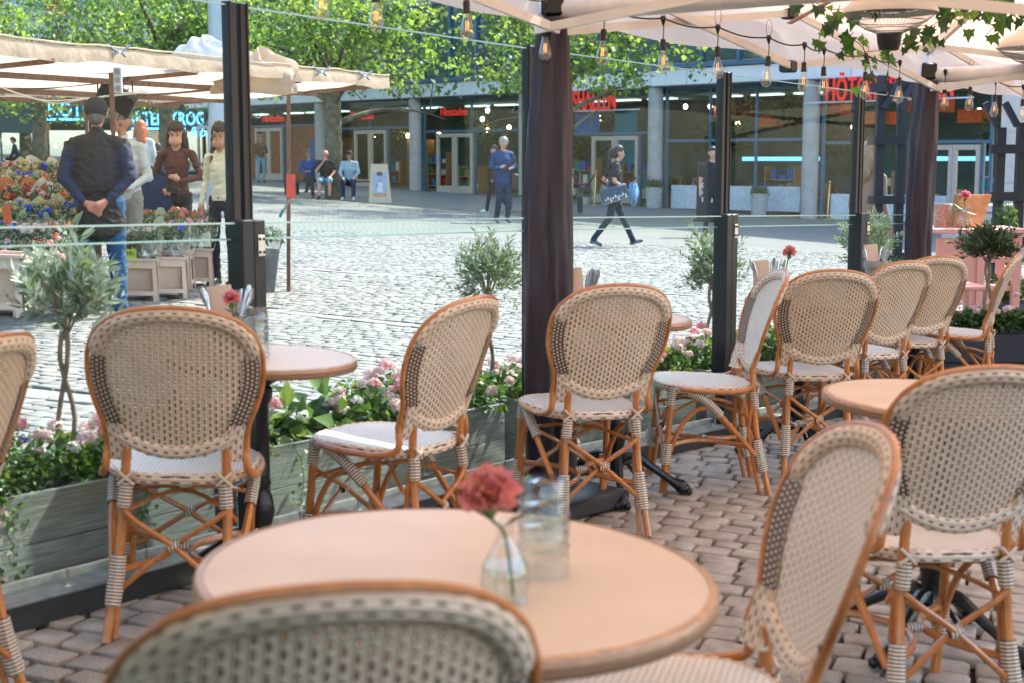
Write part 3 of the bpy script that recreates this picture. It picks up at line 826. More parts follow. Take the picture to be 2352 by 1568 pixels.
tree((-25, 50), 9, 7.6, 5.0, 3.2, .3, 6000, 'tree at the far left edge behind the stall', 37)
tree((-34, 38), 9, 5.6, 4.6, 3.2, .26, 2600, 'unseen tree standing before the cream house, middle one of three', 41, ls=.26)  # this and the next two: out of view, added for green reflections
tree((-40, 48), 9, 5.8, 4.8, 3.4, .26, 2600, 'unseen tree standing before the cream house, farthest of three', 43, ls=.26)
tree((-37, 27), 9, 5.6, 4.6, 3.2, .26, 2400, 'unseen tree standing before the cream house, nearest of three', 47, ls=.26)
# ------------------------------------------------------------------ bistro chair (faces +y, stands on z=0)
TOPZ = .945
def hw(z):
    pts = [(.50, .188), (.565, .190), (.615, .198), (.675, .222), (.725, .234), (.775, .2375), (.825, .232), (.865, .214), (.885, .198), (.905, .175), (.922, .145), (.934, .108), (.942, .06), (TOPZ, 0)]
    for (a, p), (b, q) in zip(pts, pts[1:]):
        if z <= b: return p + (q - p) * (z - a) / (b - a)
    return 0
def by(x, z): return -.185 - (z - .47) * .31 + .9 * x * x
def bpt(x, z, off=0): return Vector((x, by(x, z) - off, z))
def outline(off=0, inset=0.0):
    zs = [.505, .54, .58, .62, .66, .70, .73, .76, .79, .82, .85, .87, .89, .906, .92, .931, .939, .943]
    L = [(-hw(z) , z) for z in zs] + [(0, TOPZ)] + [(hw(z), z) for z in reversed(zs)]
    if inset:
        o = []
        for i, (x, z) in enumerate(L):
            a, b = L[max(i - 1, 0)], L[min(i + 1, len(L) - 1)]
            tx, tz = b[0] - a[0], b[1] - a[1]; l = math.hypot(tx, tz)
            o.append((x + tz / l * inset, z - tx / l * inset))
        L = o
    return [bpt(x, z, off) for x, z in L]
def seat_out(a, k=1.0):
    c, s = math.cos(a), math.sin(a); e = 2 / 3.0
    x = .208 * abs(c) ** e * (1 if c >= 0 else -1); y = .205 * abs(s) ** e * (1 if s >= 0 else -1)
    x *= 1 + .06 * (y / .2)
    return x * k, y * k + .005
CH = {}
def chair_parts():
    # backrest panel
    def low(x):
        ax = abs(x)
        return .505 if ax > .128 else .508 + .035 * (ax / .128) ** 2
    def pan(u, v):
        s = u * 2 - 1
        zlow = .515; z = zlow + (TOPZ - .008 - zlow) * v
        w = hw(z) - .004; return bpt(s * w, z, 0)
    mb = MB(); mb.grid(pan, 26, 30, 0, lambda u, v: ((u * 2 - 1) * (hw(.515 + .422 * v)) + .00625, .515 + .422 * v), cond=lambda u, v: (abs(u * 2 - 1) * hw(.515 + .422 * v) > .15 or .515 + .422 * v > low((u * 2 - 1) * .19) - .0))
    CH['backrest'] = (mb.mesh('backrest', m_weave), None)
    # padded roll over the top
    ins = outline(0, .018); n = len(ins)
    path = spline([p for p in ins if p.z > .795], 2)
    mb = MB(); k = len(path); rad = [(.0225, .016)] * k; rad[0] = rad[-1] = (.017, .011)
    def tubeflat(mb, path, rad, n, uvl):
        # oval roll whose wide axis lies in the back's surface
        vs = []; L = [0]; uv = []; fs = []
        for i, p in enumerate(path):
            t = (path[min(i + 1, k2 - 1)] - path[max(i - 1, 0)]).normalized(); yv = Vector((0, 1, .31)).normalized(); x = t.cross(yv).normalized()
            if i: L.append(L[-1] + (p - path[i - 1]).length)
            for j in range(n):
                w = 2 * PI * j / n; vs.append(p + x * rad[i][0] * math.cos(w) + yv * rad[i][1] * math.sin(w))
        for i in range(k2 - 1):
            for j in range(n):
                j2 = (j + 1) % n; fs.append((i * n + j, i * n + j2, (i + 1) * n + j2, (i + 1) * n + j))
                uv.append(((j / n * uvl, L[i]), ((j + 1) / n * uvl, L[i]), ((j + 1) / n * uvl, L[i + 1]), (j / n * uvl, L[i + 1])))
        fs += [list(range(n - 1, -1, -1)), [(k2 - 1) * n + j for j in range(n)]]; uv += [[(.001, .001)] * n] * 2
        mb.add(vs, fs, 0, uv)
    k2 = k; tubeflat(mb, path, rad, 12, .145); CH['top_roll'] = (mb.mesh('top_roll', m_braid), None)
    # cream caps, dark side bands
    for s in (-1, 1):
        mb = MB()
        def sb(u, v):
            z = .605 + .20 * v; w = hw(z); x = w - .006 - .046 * u; return bpt(s * x, z, .004)
        mb.grid(sb, 4, 10, 0, lambda u, v: (u * .046, v * .20)); mb.grid(lambda u, v: sb(u, v) + Vector((0, .009, .002)), 4, 10, 0, lambda u, v: (u * .046, v * .20))
        CH['side_band%d' % s] = (mb.mesh('side_band', m_band), None)
    for s in (-1, 1):
        mb = MB()
        def wg(u, v):
            z = .500 + .11 * v; w = hw(z); x = w - .004 - .060 * u * (1 - .25 * v); return bpt(s * x, z, .013)
        for dy in (0, .024): mb.grid(lambda u, v: wg(u, v) + Vector((0, dy, 0)), 4, 6, 0, lambda u, v: (u * .056, v * .11))
        mb.grid(lambda u, v: wg(0, v) + Vector((0, .024 * u, 0)), 1, 6, 0, lambda u, v: (u * .02, v * .11)); mb.grid(lambda u, v: wg(1, v) + Vector((0, .024 * u, 0)), 1, 6, 0, lambda u, v: (u * .02, v * .11))
        CH['wing_wrap%d' % s] = (mb.mesh('wing_wrap', m_braid), None)
    low_path = [bpt(x, .5265 + .052 * (abs(x) / .16) ** 2, 0) for x in [-.165 + .33 * i / 22 for i in range(23)]]
    mb = MB(); k2 = 23; tubeflat(mb, low_path, [(.021, .014)] * 23, 10, .1); CH['lower_roll'] = (mb.mesh('lower_roll', m_braid), None)
    # rattan rim: up, over and down, then bending forward along the seat
    ol = outline(0, -.004)
    side = lambda s: [Vector((s * .205, .13, .452)), Vector((s * .222, .05, .447)), Vector((s * .222, -.06, .446)), Vector((s * .214, -.135, .452)), Vector((s * .198, -.178, .476)), Vector((s * .190, -.190, .51))]
    pth = side(-1)[:-1] + ol[1:-1] + list(reversed(side(1)[:-1]))
    pts = spline(pth, 3)
    rr = [.0115 if p.z < .53 else (.0075 if p.z > .60 else .0115 - (p.z - .53) / .07 * .004) for p in pts]
    mb = MB(); mb.tube(pts, rr, 8); CH['rattan_rim'] = (mb.mesh('rattan_rim', m_rattan), None)
    # seat
    mb = MB(); nr, na = 7, 36
    vs = []; 
    for i in range(nr + 1):
        kf = i / nr
        for j in range(na):
            x, y = seat_out(2 * PI * j / na, kf * .97 + .0001); vs.append((x, y, .462 + .006 * math.sqrt(max(0, 1 - kf ** 4)) - .010 * (1 - kf) ** 1))
    fs = []; uv = []
    for i in range(nr):
        for j in range(na):
            j2 = (j + 1) % na; q = (i * na + j, i * na + j2, (i + 1) * na + j2, (i + 1) * na + j); fs.append(q[::-1]); uv.append([(vs[t][0] + .0058, vs[t][1]) for t in q[::-1]])
    mb.add(vs, [f[::-1] for f in fs], 0, [u[::-1] for u in uv]); CH['seat'] = (mb.mesh('seat', m_seatw), None)
    rim = [Vector((*seat_out(2 * PI * j / 40, .985), .449)) for j in range(40)]
    mb = MB(); mb.tube(rim, (0), 4) if False else None
    vs = []; fs = []; uv = []; nn = 8; LL = 0
    for j in range(41):
        a = 2 * PI * j / 40; x, y = seat_out(a); p = Vector((x, y, .449)); o = Vector((x, y, 0)).normalized()
        for q in range(nn):
            w = 2 * PI * q / nn; vs.append(p + o * .010 * math.cos(w) + Vector((0, 0, .0165 * math.sin(w))))
    for j in range(40):
        for q in range(nn):
            q2 = (q + 1) % nn; fs.append((j * nn + q, j * nn + q2, (j + 1) * nn + q2, (j + 1) * nn + q)); uv.append(((q / nn * .087, j * .031), ((q + 1) / nn * .087, j * .031), ((q + 1) / nn * .087, j * .031 + .031), (q / nn * .087, j * .031 + .031)))
    mb.add(vs, fs, 0, uv); CH['seat_rim'] = (mb.mesh('seat_rim', m_braid), None)
    mb = MB(); mb.box((0, -.204, .452), (.055, .008, .018), bev=.002); CH['name_plate'] = (mb.mesh('metal_tag', M('tag_metal', (.16, .13, .11), .35, .8, var=.5, vs=160)), None)
    # legs, each a doubled cane
    rl, fl_ = {}, {}
    for s in (-1, 1):
        rear = spline([(s * .137, by(.137, .545), .545), (s * .141, -.196, .45), (s * .150, -.222, .25), (s * .176, -.285, .0)], 5)
        in2 = spline([(s * .150, -.205, .40), (s * .150, -.200, .25), (s * .158, -.262, .0)], 5)
        mb = MB(); mb.tube(rear, .0135, 8); mb.tube([p + Vector((0, .012, 0)) for p in in2], .0095, 7); CH['leg_r%d' % s] = (mb.mesh('leg', m_rattan), None)
        front = spline([(s * .183, .160, .452), (s * .187, .168, .25), (s * .190, .180, .0)], 5)
        in3 = spline([(s * .172, .155, .22), (s * .174, .158, .10), (s * .176, .168, .0)], 4)
        mb = MB(); mb.tube(front, .0135, 8); mb.tube(in3, .0095, 7); CH['leg_f%d' % s] = (mb.mesh('leg', m_rattan), None)
        mb = MB(); mb.tube(spline([(s * .186, .163, .15), (s * .190, .125, .27), (s * .200, .065, .355), (s * .200, .0, .375), (s * .196, -.03, .368)], 4), .0105, 7)
        mb.tube(spline([(s * .198, .085, .440), (s * .202, .02, .405), (s * .196, -.075, .315), (s * .170, -.215, .17)], 4), .0115, 7)
        CH['side_arch%d' % s] = (mb.mesh('side_arch', m_rattan), None)
        mb = MB()
        mb.tube(spline([(s * .198, .095, .438), (s * .203, .045, .418), (s * .203, .0, .388), (s * .197, -.05, .342)], 3), .0185, 8, uvl=.1)
        mb.tube([(s * .183, .160, .455), (s * .185, .163, .375)], .0185, 8, uvl=.1)
        mb.tube([(s * .186, .170, .215), (s * .187, .174, .125)], (.024), 8, uvl=.1)
        CH['binding_f%d' % s] = (mb.mesh('striped_binding', m_wrap), None)
        mb = MB()
        mb.tube([(s * .136, -.197, .440), (s * .143, -.207, .37)], .0195, 8, uvl=.1)
        mb.tube(spline([(s * .152, -.222, .235), (s * .157, -.235, .17), (s * .164, -.258, .095)], 3), [.021, .022, .023, .024, .024, .023, .021], 8, uvl=.1)
        CH['binding_r%d' % s] = (mb.mesh('striped_binding', m_wrap), None)
        mb = MB(); p = Vector((s * .136, -.198, .455))
        for a, b in (((-.022, -.014, -.02), (.022, -.016, .02)), ((.022, -.014, -.02), (-.022, -.016, .02)), ((-.02, .014, .012), (.02, .014, -.012))): mb.tube([p + Vector(a), p + (Vector(a) + Vector(b)) / 2 + Vector((0, -.006, 0)), p + Vector(b)], .0045, 6)
        CH['cross_tie%d' % s] = (mb.mesh('cross_tie', M('cream_cane', (.66, .55, .43), .45)), None)
    # crossings back and front, low stretcher
    for nm, y0, yb, x0 in (('b', -.205, -.245, .150), ('f', .165, .172, .186)):
        mb = MB()
        for s in (-1, 1):
            mb.tube(spline([(s * x0, y0, .37), (s * x0 * .72, (y0 + yb) / 2 + .005 * s, .335), (0, (y0 + yb) / 2 + .008 * s, .262), (-s * x0 * .98, yb + .004 * s, .14)], 4), .0085, 7)
        CH['crossing_' + nm] = (mb.mesh('crossing', m_rattan), None)
        mb = MB(); c = Vector((0, (y0 + yb) / 2, .262)); mb.tube([c + Vector((-.016, 0, -.004)), c, c + Vector((.016, 0, .004))], [.014, .018, .014], 8, uvl=.1); CH['knot_' + nm] = (mb.mesh('knot', m_wrap), None)
    for s in (-1, 1):
        mb = MB(); mb.tube(arc((s * .185, .165, .20), (s * -.115, -.02, .205), (s * .160, -.235, .19), 9), .0105, 7); CH['stretcher%d' % s] = (mb.mesh('stretcher', m_rattan), None)
    mb = MB(); mb.tube([(-.026, -.025, .204), (0, -.025, .204), (.026, -.025, .204)], [.012, .016, .012], 8, uvl=.1); CH['knot_c'] = (mb.mesh('knot', m_wrap), None)
    mb = MB()
    for a in (-1, 1):
        for b in (-1, 1): mb.tube(arc((a * .17, b * .165 - (.02 if b < 0 else 0), .33), (a * .06, b * .05, .385), (0, -.01, .372), 4), .007, 6)
    CH['seat_brace'] = (mb.mesh('seat_brace', m_rattan), None)
chair_parts()
CHN = {'name_plate': 'metal_tag'}
def chair(x, y, face, label):
    """face: heading in degrees, 0 = away from the camera (+y), positive turns left"""
    t = thing('bistro_chair', label, 'chair', ground(x, y, .004), R(face), 'woven rattan bistro chairs', tilt=True)
    for k, (me, _) in CH.items(): link(me.name.split('.')[0], me, t)
    return t
# ------------------------------------------------------------------ tables
m_top = M('table_laminate', (.66, .51, .375), .42, var=.07, vs=5, bump=.03, bs=300)
m_tedge = M('table_wood_edge', (.44, .25, .13), .35, var=.25, vs=40, stretch=(1, 1, 8))
m_tedge2 = M('table_dark_edge', (.27, .15, .085), .35)
def table(x, y, r, h, label, rz=.4):
    t = thing('round_bistro_table', label, 'table', ground(x, y, .004), rz, 'round bistro tables', tilt=True)
    MB().lathe([(0, h - .001), (r - .016, h - .001)], 56, caps=False).build('tabletop', m_top, t)
    mb = MB(); mb.lathe([(r - .016, h), (r - .004, h - .002), (r, h - .008), (r, h - .014)], 56, caps=False, mi=0); mb.lathe([(r, h - .014), (r - .002, h - .016), (r, h - .018), (r, h - .026), (r - .004, h - .031), (r - .03, h - .032), (0.001, h - .032)], 56, caps=False, mi=1)
    mb.build('wooden_edge', [m_tedge, m_tedge2], t)
    MB().lathe([(.03, .10), (.045, .13), (.03, .16), (.034, .2), (.046, .26), (.036, .31), (.024, .33), (.032, .35), (.024, .38), (.021, .6), (.03, .62), (.03, .65), (.022, .66), (.10, h - .045), (.10, h - .034)], 16).build('column', m_iron, t)
    for k in range(4):
        a = PI / 2 * k; c, s = math.cos(a), math.sin(a)
        P = lambda q, z: Vector((q * c, q * s, z))
        mb = MB(); mb.tube(spline([P(.02, .15), P(.08, .165), P(.15, .12), P(.22, .075), P(.27, .045), P(.30, .035)], 3), [.022, .024, .024, .022, .02, .02, .018, .017, .016, .016, .017, .02, .024, .028, .028, .022], 8, flat=(-s, c, 0))
        mb.ell(P(.295, .028), (.034, .034, .026), 10, 6)
        for b in (-.3, .3): mb.ell(P(.318, .02) + Vector((-s, c, 0)) * b * .07, (.016, .016, .018), 7, 5)
        mb.tube([P(.05, .13), P(.09, .08), P(.12, .10), P(.10, .13)], .009, 6)
        mb.build('claw_foot', m_iron, t)
    return t
chair_specs = [
    (-.305, 1.74, 17, 'large blurred chair back at the bottom, pulled up to the big round table'),
    (.275, 2.42, 95, 'blurred chair turned sideways right of the big round table, front side showing'),
    (1.05, 3.66, 12, 'large chair seen from behind at the right edge, before the smaller blurred table'),
    (-.99, 4.14, 6, 'chair seen from behind at the front left, before the dark planter'),
    (-.43, 4.62, 60, 'chair turned left beside the planter of pink flowers, behind the coral carnation'),
    (.25, 5.42, 20, 'chair seen from behind in front of the dark drape'),
    (.81, 6.14, 93, 'chair in side view whose pale front side shows, between drape and black post'),
    (1.34, 6.62, 12, 'chair seen from behind right of the black post, nearest of three overlapping backs'),
    (1.80, 7.45, 32, 'middle one of the three overlapping chair backs on the right'),
    (2.17, 8.00, 22, 'farthest of the three overlapping chair backs, before the second drape'),
    (2.63, 8.45, 68, 'chair turned left at the right edge beside the shaded olive tree'),
    (-1.50, 3.24, 76, 'chair cut off by the left edge of the picture'),
]
for c in chair_specs: chair(*c)
table_specs = [
    (-.115, 2.16, .405, .75, 'large blurred round table with peach top in the foreground'),
    (1.24, 4.10, .36, .75, 'blurred round table at the right, behind the sideways chair'),
    (-.80, 4.36, .29, .75, 'round table at the left before the thick black post'),
    (.43, 5.90, .29, .75, 'round table mostly hidden by the chair in front of the dark drape'),
    (1.40, 6.93, .29, .75, 'round table with the pink pot, right of the middle black post'),
    (2.25, 8.25, .29, .75, 'round table with the grey clay pot, farthest in the row'),
]
for i, c in enumerate(table_specs): table(*c, rz=.5 + i * .37)
# ------------------------------------------------------------------ glass wind screens along the terrace
PX = [fence_at_u(-520), fence_at_u(568), fence_at_u(1231), fence_at_u(1664), fence_at_u(1968), fence_at_u(2150)]
m_track = M('screen_base_metal', (.03, .035, .038), .35, var=.3, vs=12)
m_tracktop = M('lit_base_top', (.22, .24, .23), .5, var=.35, vs=18)  # light on the black beam's upper face, put into a paler colour
m_alutrim = M('bare_metal_strip', (.62, .6, .56), .4, var=.3, vs=20)
screens = ['glass wind screen at the left edge, before the flower stall', 'widest glass wind screen, between the thick left post and the dark drape', 'glass wind screen right of the dark drape, before the walking woman', 'glass wind screen between the two right black posts', 'glass wind screen between the rightmost post and the second drape']
for i in range(5):
    A, B = PX[i], PX[i + 1]; d = (B - A); L = d.length; d.normalize(); n = Vector((-d.y, d.x, 0))
    A0 = ground(A.x, A.y); B0 = ground(B.x, B.y)
    t = thing('glass_wind_screen', screens[i], 'wind screen', A0, 0, 'glass wind screens')
    def pt(s, o, z): p = A + d * s + n * o; return Vector((p.x, p.y, gz(p.x, p.y) + z)) - A0
    def slab(mb, s0, s1, o0, o1, z0, z1, mi=0):
        vs = [pt(s, o, z) for z in (z0, z1) for s, o in ((s0, o0), (s1, o0), (s1, o1), (s0, o1))]
        mb.add(vs, [(3, 2, 1, 0), (4, 5, 6, 7), (0, 1, 5, 4), (1, 2, 6, 5), (2, 3, 7, 6), (3, 0, 4, 7)], mi)
    def vpost(mb, s, o, w, dd, z0, z1, bev=.004):
        p = pt(s, o, 0); rot = Matrix((d, n, Vector((0, 0, 1)))).transposed()
        mb.box((p.x, p.y, p.z + (z0 + z1) / 2), (w, dd, z1 - z0), 0, rot, bev)
    mb = MB(); slab(mb, .0, L, -.09, .03, .0, .075); mb.build('base_beam', m_track, t, False)
    mb = MB(); slab(mb, .0, L, -.088, .028, .075, .079); mb.build('base_top', m_tracktop, t, False)
    mb = MB(); slab(mb, .03, L - .03, .034, .055, .0, .10); mb.build('metal_strip', m_alutrim, t, False)
    mb = MB(); slab(mb, .045, L - .045, -.006, .002, .06, 1.135); mb.build('lower_pane', m_glass, t, False)
    mb = MB(); slab(mb, .045, L - .045, -.006, .002, 1.135, 1.1405); mb.build('pane_edge', m_edge, t, False)
    if i < 5:
        mb = MB(); slab(mb, .045, L - .045, .020, .028, 1.085, 1.845); mb.build('upper_pane', m_glass, t, False)
        mb = MB(); slab(mb, .045, L - .045, .019, .029, 1.845, 1.850); slab(mb, .045, L - .045, .019, .029, 1.080, 1.085); mb.build('pane_edge', m_edge, t, False)
    for s in ((.026, L - .026) if i < 4 else (.026,)):
        mb = MB(); vpost(mb, s, -.012, .050, .058, .075, 1.15); lp = mb.build('lower_post', m_postlow, t)
        mb = MB(); vpost(mb, s, .026, .036, .034, .3, 1.86); vpost(mb, s + (.012 if s < 1 else -.012), .026, .006, .040, .3, 1.86, 0); mb.build('upper_post', m_post, t)
        if s < 1:
            mb = MB(); vpost(mb, s + .004, -.0435, .030, .004, 1.03, 1.10, .001); hp = mb.build('hinge_plate', m_steel, None); hp.parent = lp
            for a in (-1, 1):
                for b in (-1, 1):
                    mb = MB(); p = pt(s + .004 + a * .009, -.046, 1.065 + b * .022); mb.ell(p, (.0055, .004, .0055), 8, 5); q = mb.build('screw', m_black, None); q.parent = lp
    for k in range(int(L / .3)):
        mb = MB(); p = pt(.2 + k * .3, -.03, .079); mb.lathe([(.02, 0), (.018, .006), (.006, .008), (.006, .05), (.002, .052)], 8, p); mb.build('bolt', m_steel, t)
# ------------------------------------------------------------------ planters outside the glass
m_plank = M('weathered_plank', (.25, .265, .255), .75, var=.38, vs=22, bump=.45, bs=50, stretch=(.35, .35, 9), rnd=.15)
m_petal = M('pink_petal', (.84, .38, .42), .6, var=.25, vs=40, transl=.35, tcol=(.9, .35, .4), rnd=.1)
m_petal2 = M('pale_pink_petal', (.9, .62, .62), .6, var=.2, vs=40, transl=.35, tcol=(.95, .6, .6))
m_petalw = M('white_petal', (.8, .77, .72), .6, transl=.3)
m_petalr = M('red_petal', (.5, .02, .035), .6, var=.3, transl=.25)
m_petalc = M('coral_petal', (.93, .37, .29), .6, var=.2, vs=50, transl=.45)
m_petalb = M('blue_petal', (.02, .10, .65), .6, transl=.25)
m_petaly = M('yellow_petal', (.72, .55, .22), .6, transl=.3)
m_petalo = M('orange_petal', (.8, .22, .06), .6, transl=.3)
m_petalv = M('violet_petal', (.16, .12, .5), .6, transl=.25)
m_lf = leafmat('plant_leaf', (.06, .14, .04), .3, 2.0)
m_lf2 = leafmat('plant_leaf_light', (.15, .25, .09), .3, 1.9)
m_lf3 = leafmat('plant_leaf_dark', (.02, .06, .02), .3)
m_olive = M('olive_leaf', (.13, .18, .10), .38, var=.4, vs=3, transl=.25, tcol=(.3, .42, .15), spec=.8)
m_olive2 = M('olive_leaf_silver', (.46, .51, .42), .42, var=.3, vs=3, transl=.2)
m_olived = M('olive_leaf_shaded', (.045, .075, .03), .45, var=.4, vs=3, transl=.2)  # tent shade put into a darker leaf colour
m_stem = M('green_stem', (.12, .2, .05), .6)
m_twig = M('olive_bark', (.26, .2, .15), .8, var=.3, vs=20, bump=.4)
def flower_ball(r, mats, n=70, seed=0, name='flower_head'):
    d = rdirs(n, -.55); P = d * r * rng.uniform(.50, 1.0, (n, 1)); D = unit(d + rng.normal(0, .5, d.shape))
    N = unit(d + rng.normal(0, .3, d.shape)); L = rng.uniform(.30, .55, n) * r * (1 if n < 120 else .85)
    # petals: face outwards
    T = unit(np.cross(d, rng.normal(0, 1, d.shape)))
    return leafmesh(name, P - T * L[:, None] * .5, T + d * .2, d, L * 1.15, L * 1.0, mats, rng.integers(0, len(mats), n), fold=-.12, bend=.1)
FB = {'pink': [flower_ball(.037, [m_petal, m_petal2], 150) for _ in range(3)], 'pale': [flower_ball(.038, [m_petal2, m_petalw, m_petal2], 150) for _ in range(3)],
      'white': [flower_ball(.03, [m_petalw], 50) for _ in range(2)], 'red': [flower_ball(.035, [m_petalr], 60) for _ in range(2)], 'violet': [flower_ball(.03, [m_petalv], 50)],
      'coral': [flower_ball(.045, [m_petalc, m_petal], 90)], 'blue': [flower_ball(.045, [m_petalb], 70)], 'yellow': [flower_ball(.045, [m_petaly], 70)], 'orange': [flower_ball(.045, [m_petalo], 70)]}
def foliage(name, n, rx, ry, rz, ls, mats, lo=-.2, asp=.7):
    d = rdirs(n, lo); P = d * np.array([rx, ry, rz]) * (rng.uniform(0, 1, (len(d), 1)) ** .45)
    D = unit(d * .8 + rng.normal(0, .6, d.shape)); N = unit(np.array([0, 0, 1]) + rng.normal(0, .6, d.shape))
    L = rng.uniform(.6, 1.2, len(d)) * ls
    return leafmesh(name, P, D, N, L, L * asp, mats, rng.integers(0, len(mats), len(d)), fold=.15, bend=.25)
FOL = {'ger': [foliage('foliage', 420, .17, .15, .15, .036, [m_lf, m_lf2, m_lf], asp=1.0) for _ in range(3)], 'big': [foliage('foliage', 60, .15, .13, .13, .10, [m_lf, m_lf2, m_lf3], asp=.62) for _ in range(2)],
       'fine': [foliage('foliage', 900, .17, .15, .17, .022, [m_lf, m_lf2], asp=.6) for _ in range(2)], 'dark': [foliage('foliage', 300, .16, .14, .12, .045, [m_lf3, m_lf], asp=1.0) for _ in range(2)]}
def plant(loc, kind, heads, label, s=1.0, lift=.0, spread=.17, up=.16, name='geranium', cat='plant', group='flowers in the terrace planters'):
    t = thing(name, label, cat, loc, random.uniform(0, 6), group)
    f = link('foliage', random.choice(FOL[kind]), t); f.scale = (s, s, s); f.location.z = .03
    for col, n in heads:
        for _ in range(n):
            a = random.uniform(0, 2 * PI); r = spread * s * math.sqrt(random.random())
            h = link('flower_head', random.choice(FB[col]), t); z = (up + random.uniform(-.03, .07)) * s * (1.15 - .5 * (r / (spread * s)) ** 2)
            h.location = (r * math.cos(a), r * math.sin(a), z); q = random.uniform(.55, 1.05) * s; h.scale = (q, q, q * .8); h.rotation_euler = (random.uniform(-.4, .4), random.uniform(-.4, .4), random.uniform(0, 6))
    return t
def planter_box(A, B, o0, w, h, label, mat=m_plank, boards=2):
    d = (B - A); L = d.length; d = d.normalized(); n = Vector((-d.y, d.x, 0)); A0 = ground(A.x, A.y)
    t = thing('planter_box', label, 'planter', A0, 0, 'planter boxes along the glass')
    def pt(s, o, z): p = A + d * s + n * o; return Vector((p.x, p.y, gz(p.x, p.y) + z)) - A0
    def slab(mb, s0, s1, o0, o1, z0, z1, mi=0):
        vs = [pt(s, o, z) for z in (z0, z1) for s, o in ((s0, o0), (s1, o0), (s1, o1), (s0, o1))]
        mb.add(vs, [(3, 2, 1, 0), (4, 5, 6, 7), (0, 1, 5, 4), (1, 2, 6, 5), (2, 3, 7, 6), (3, 0, 4, 7)], mi)
    for k in range(boards):
        z0 = .02 + (h - .02) * k / boards; z1 = .02 + (h - .02) * (k + 1) / boards - .004
        mb = MB(); slab(mb, 0, L, o0 + k * .0015, o0 + .022, z0, z1); mb.build('board', mat, t, False)
        mb = MB(); slab(mb, 0, L, o0 + w - .022, o0 + w, z0, z1); mb.build('board', mat, t, False)
        for s in (0, L - .022): mb = MB(); slab(mb, s + .001, s + .021, o0 + .0225, o0 + w - .0225, z0, z1); mb.build('end_board', mat, t, False)
    mb = MB(); slab(mb, .022, L - .022, o0 + .0225, o0 + w - .0225, .03, h - .05); mb.build('soil', m_soil, t, False)
    for s in (.02, L / 2, L - .02):
        for z in (.08, h - .08):
            mb = MB(); mb.ell(pt(s, o0 - .001, z), (.005, .005, .005), 6, 4); mb.build('screw', m_steel, t)
    return lambda s, o, z: A0 + pt(s, o, z)
PL = []
plab = ['dark weathered planter box at the left, with the silvery olive tree', 'long weathered planter box of pink flowers behind the left chairs', 'planter box partly hidden by the dark drape, full of geraniums', 'planter box under the slim olive tree by the middle post', 'planter box behind the two right posts']
for i in range(5):
    A, B = PX[i], PX[i + 1]; d = (B - A).normalized(); A, B = A + d * .04, B - d * .04
    L = (B - A).length
    nseg = 2 if L > 1.9 else 1
    for k in range(nseg):
        a = A + (B - A) * (k / nseg) + d * .01; b = A + (B - A) * ((k + 1) / nseg) - d * .01
        PL.append((i, planter_box(a, b, .13, .34, .33, plab[i] + ('' if nseg == 1 else (', its near half' if k == 0 else ', its far half'))), (b - a).length))
kinds = [('ger', [('pink', 8), ('pale', 5)]), ('big', [('white', 4)]), ('fine', [('pink', 9), ('white', 12)]), ('ger', [('pale', 9), ('white', 3)]), ('dark', [('red', 9)]), ('fine', [('violet', 3), ('pink', 3)])]
desc = {0: 'pink geranium', 1: 'broad leaved plant', 2: 'pink and white bloomer', 3: 'pale pink geranium', 4: 'dark red begonia', 5: 'violet and pink bloomer'}
seqs = {0: [3, 2, 0, 5, 3, 0, 1, 3, 2, 0], 1: [2, 1, 1, 3, 0, 2, 3, 4, 0, 5], 2: [3, 3, 0, 3, 0, 3], 3: [3, 0, 3, 3, 0, 3], 4: [3, 0, 2, 3, 0]}
npl = {}
ORD = ['first', 'second', 'third', 'fourth', 'fifth', 'sixth', 'seventh', 'eighth', 'ninth', 'tenth', 'eleventh', 'twelfth', 'thirteenth', 'fourteenth']
for (i, f, L) in PL:
    n = int(L / .21)
    for k in range(n):
        npl[i] = npl.get(i, -1) + 1
        q = seqs[i][npl[i] % len(seqs[i])]; kd, hd = kinds[q]; o_n = ORD[npl[i]]
        s = .10 + (L - .2) * k / max(1, n - 1)
        plant(f(s, .29 + random.uniform(-.05, .03), .295), kd, hd, desc[q] + ', ' + o_n + ' from the left in the ' + ['left planter', 'long planter', 'planter beyond the drape', 'planter by the middle post', 'planter behind the right posts'][i], s=random.uniform(.9, 1.2) * (1.0 if i < 2 else .95))
# trailing sprays hanging over the inner board
for (i, f, L) in PL:
    for k in range(2 if i else 3):
        s = random.uniform(.15, L - .15); p0 = f(s, .13, .315)
        NT = globals().get('NT', 0) + 1
        t = thing('trailing_plant', 'spray of leaves and pale blooms over the planter edge, ' + ORD[NT - 1] + ' from the left', 'plant', p0, 0, 'trailing sprays over the planter edge')
        ln = random.uniform(.12, .30); pts = [Vector((0, 0, 0))]
        inn = (f(s, .09, 0) - f(s, .13, 0)).normalized()
        for q in range(6): pts.append(inn * .035 + Vector((random.gauss(0, .012), random.gauss(0, .01), -ln * (q + 1) / 6)))
        MB().tube(pts, .002, 4).build('stem', m_stem, t)
        P = np.array([pts[random.randint(0, 6)] for _ in range(46)]) + rng.normal(0, .02, (46, 3)); P[:, 2] += .01
        link('leaves', leafmesh('leaves', P, rng.normal(0, 1, P.shape), rng.normal(0, .5, P.shape) + np.array([inn.x, inn.y, .5]), rng.uniform(.015, .032, 46), rng.uniform(.012, .025, 46), [m_lf2, m_lf, m_petalw, m_petal2], rng.integers(0, 4, 46)), t)
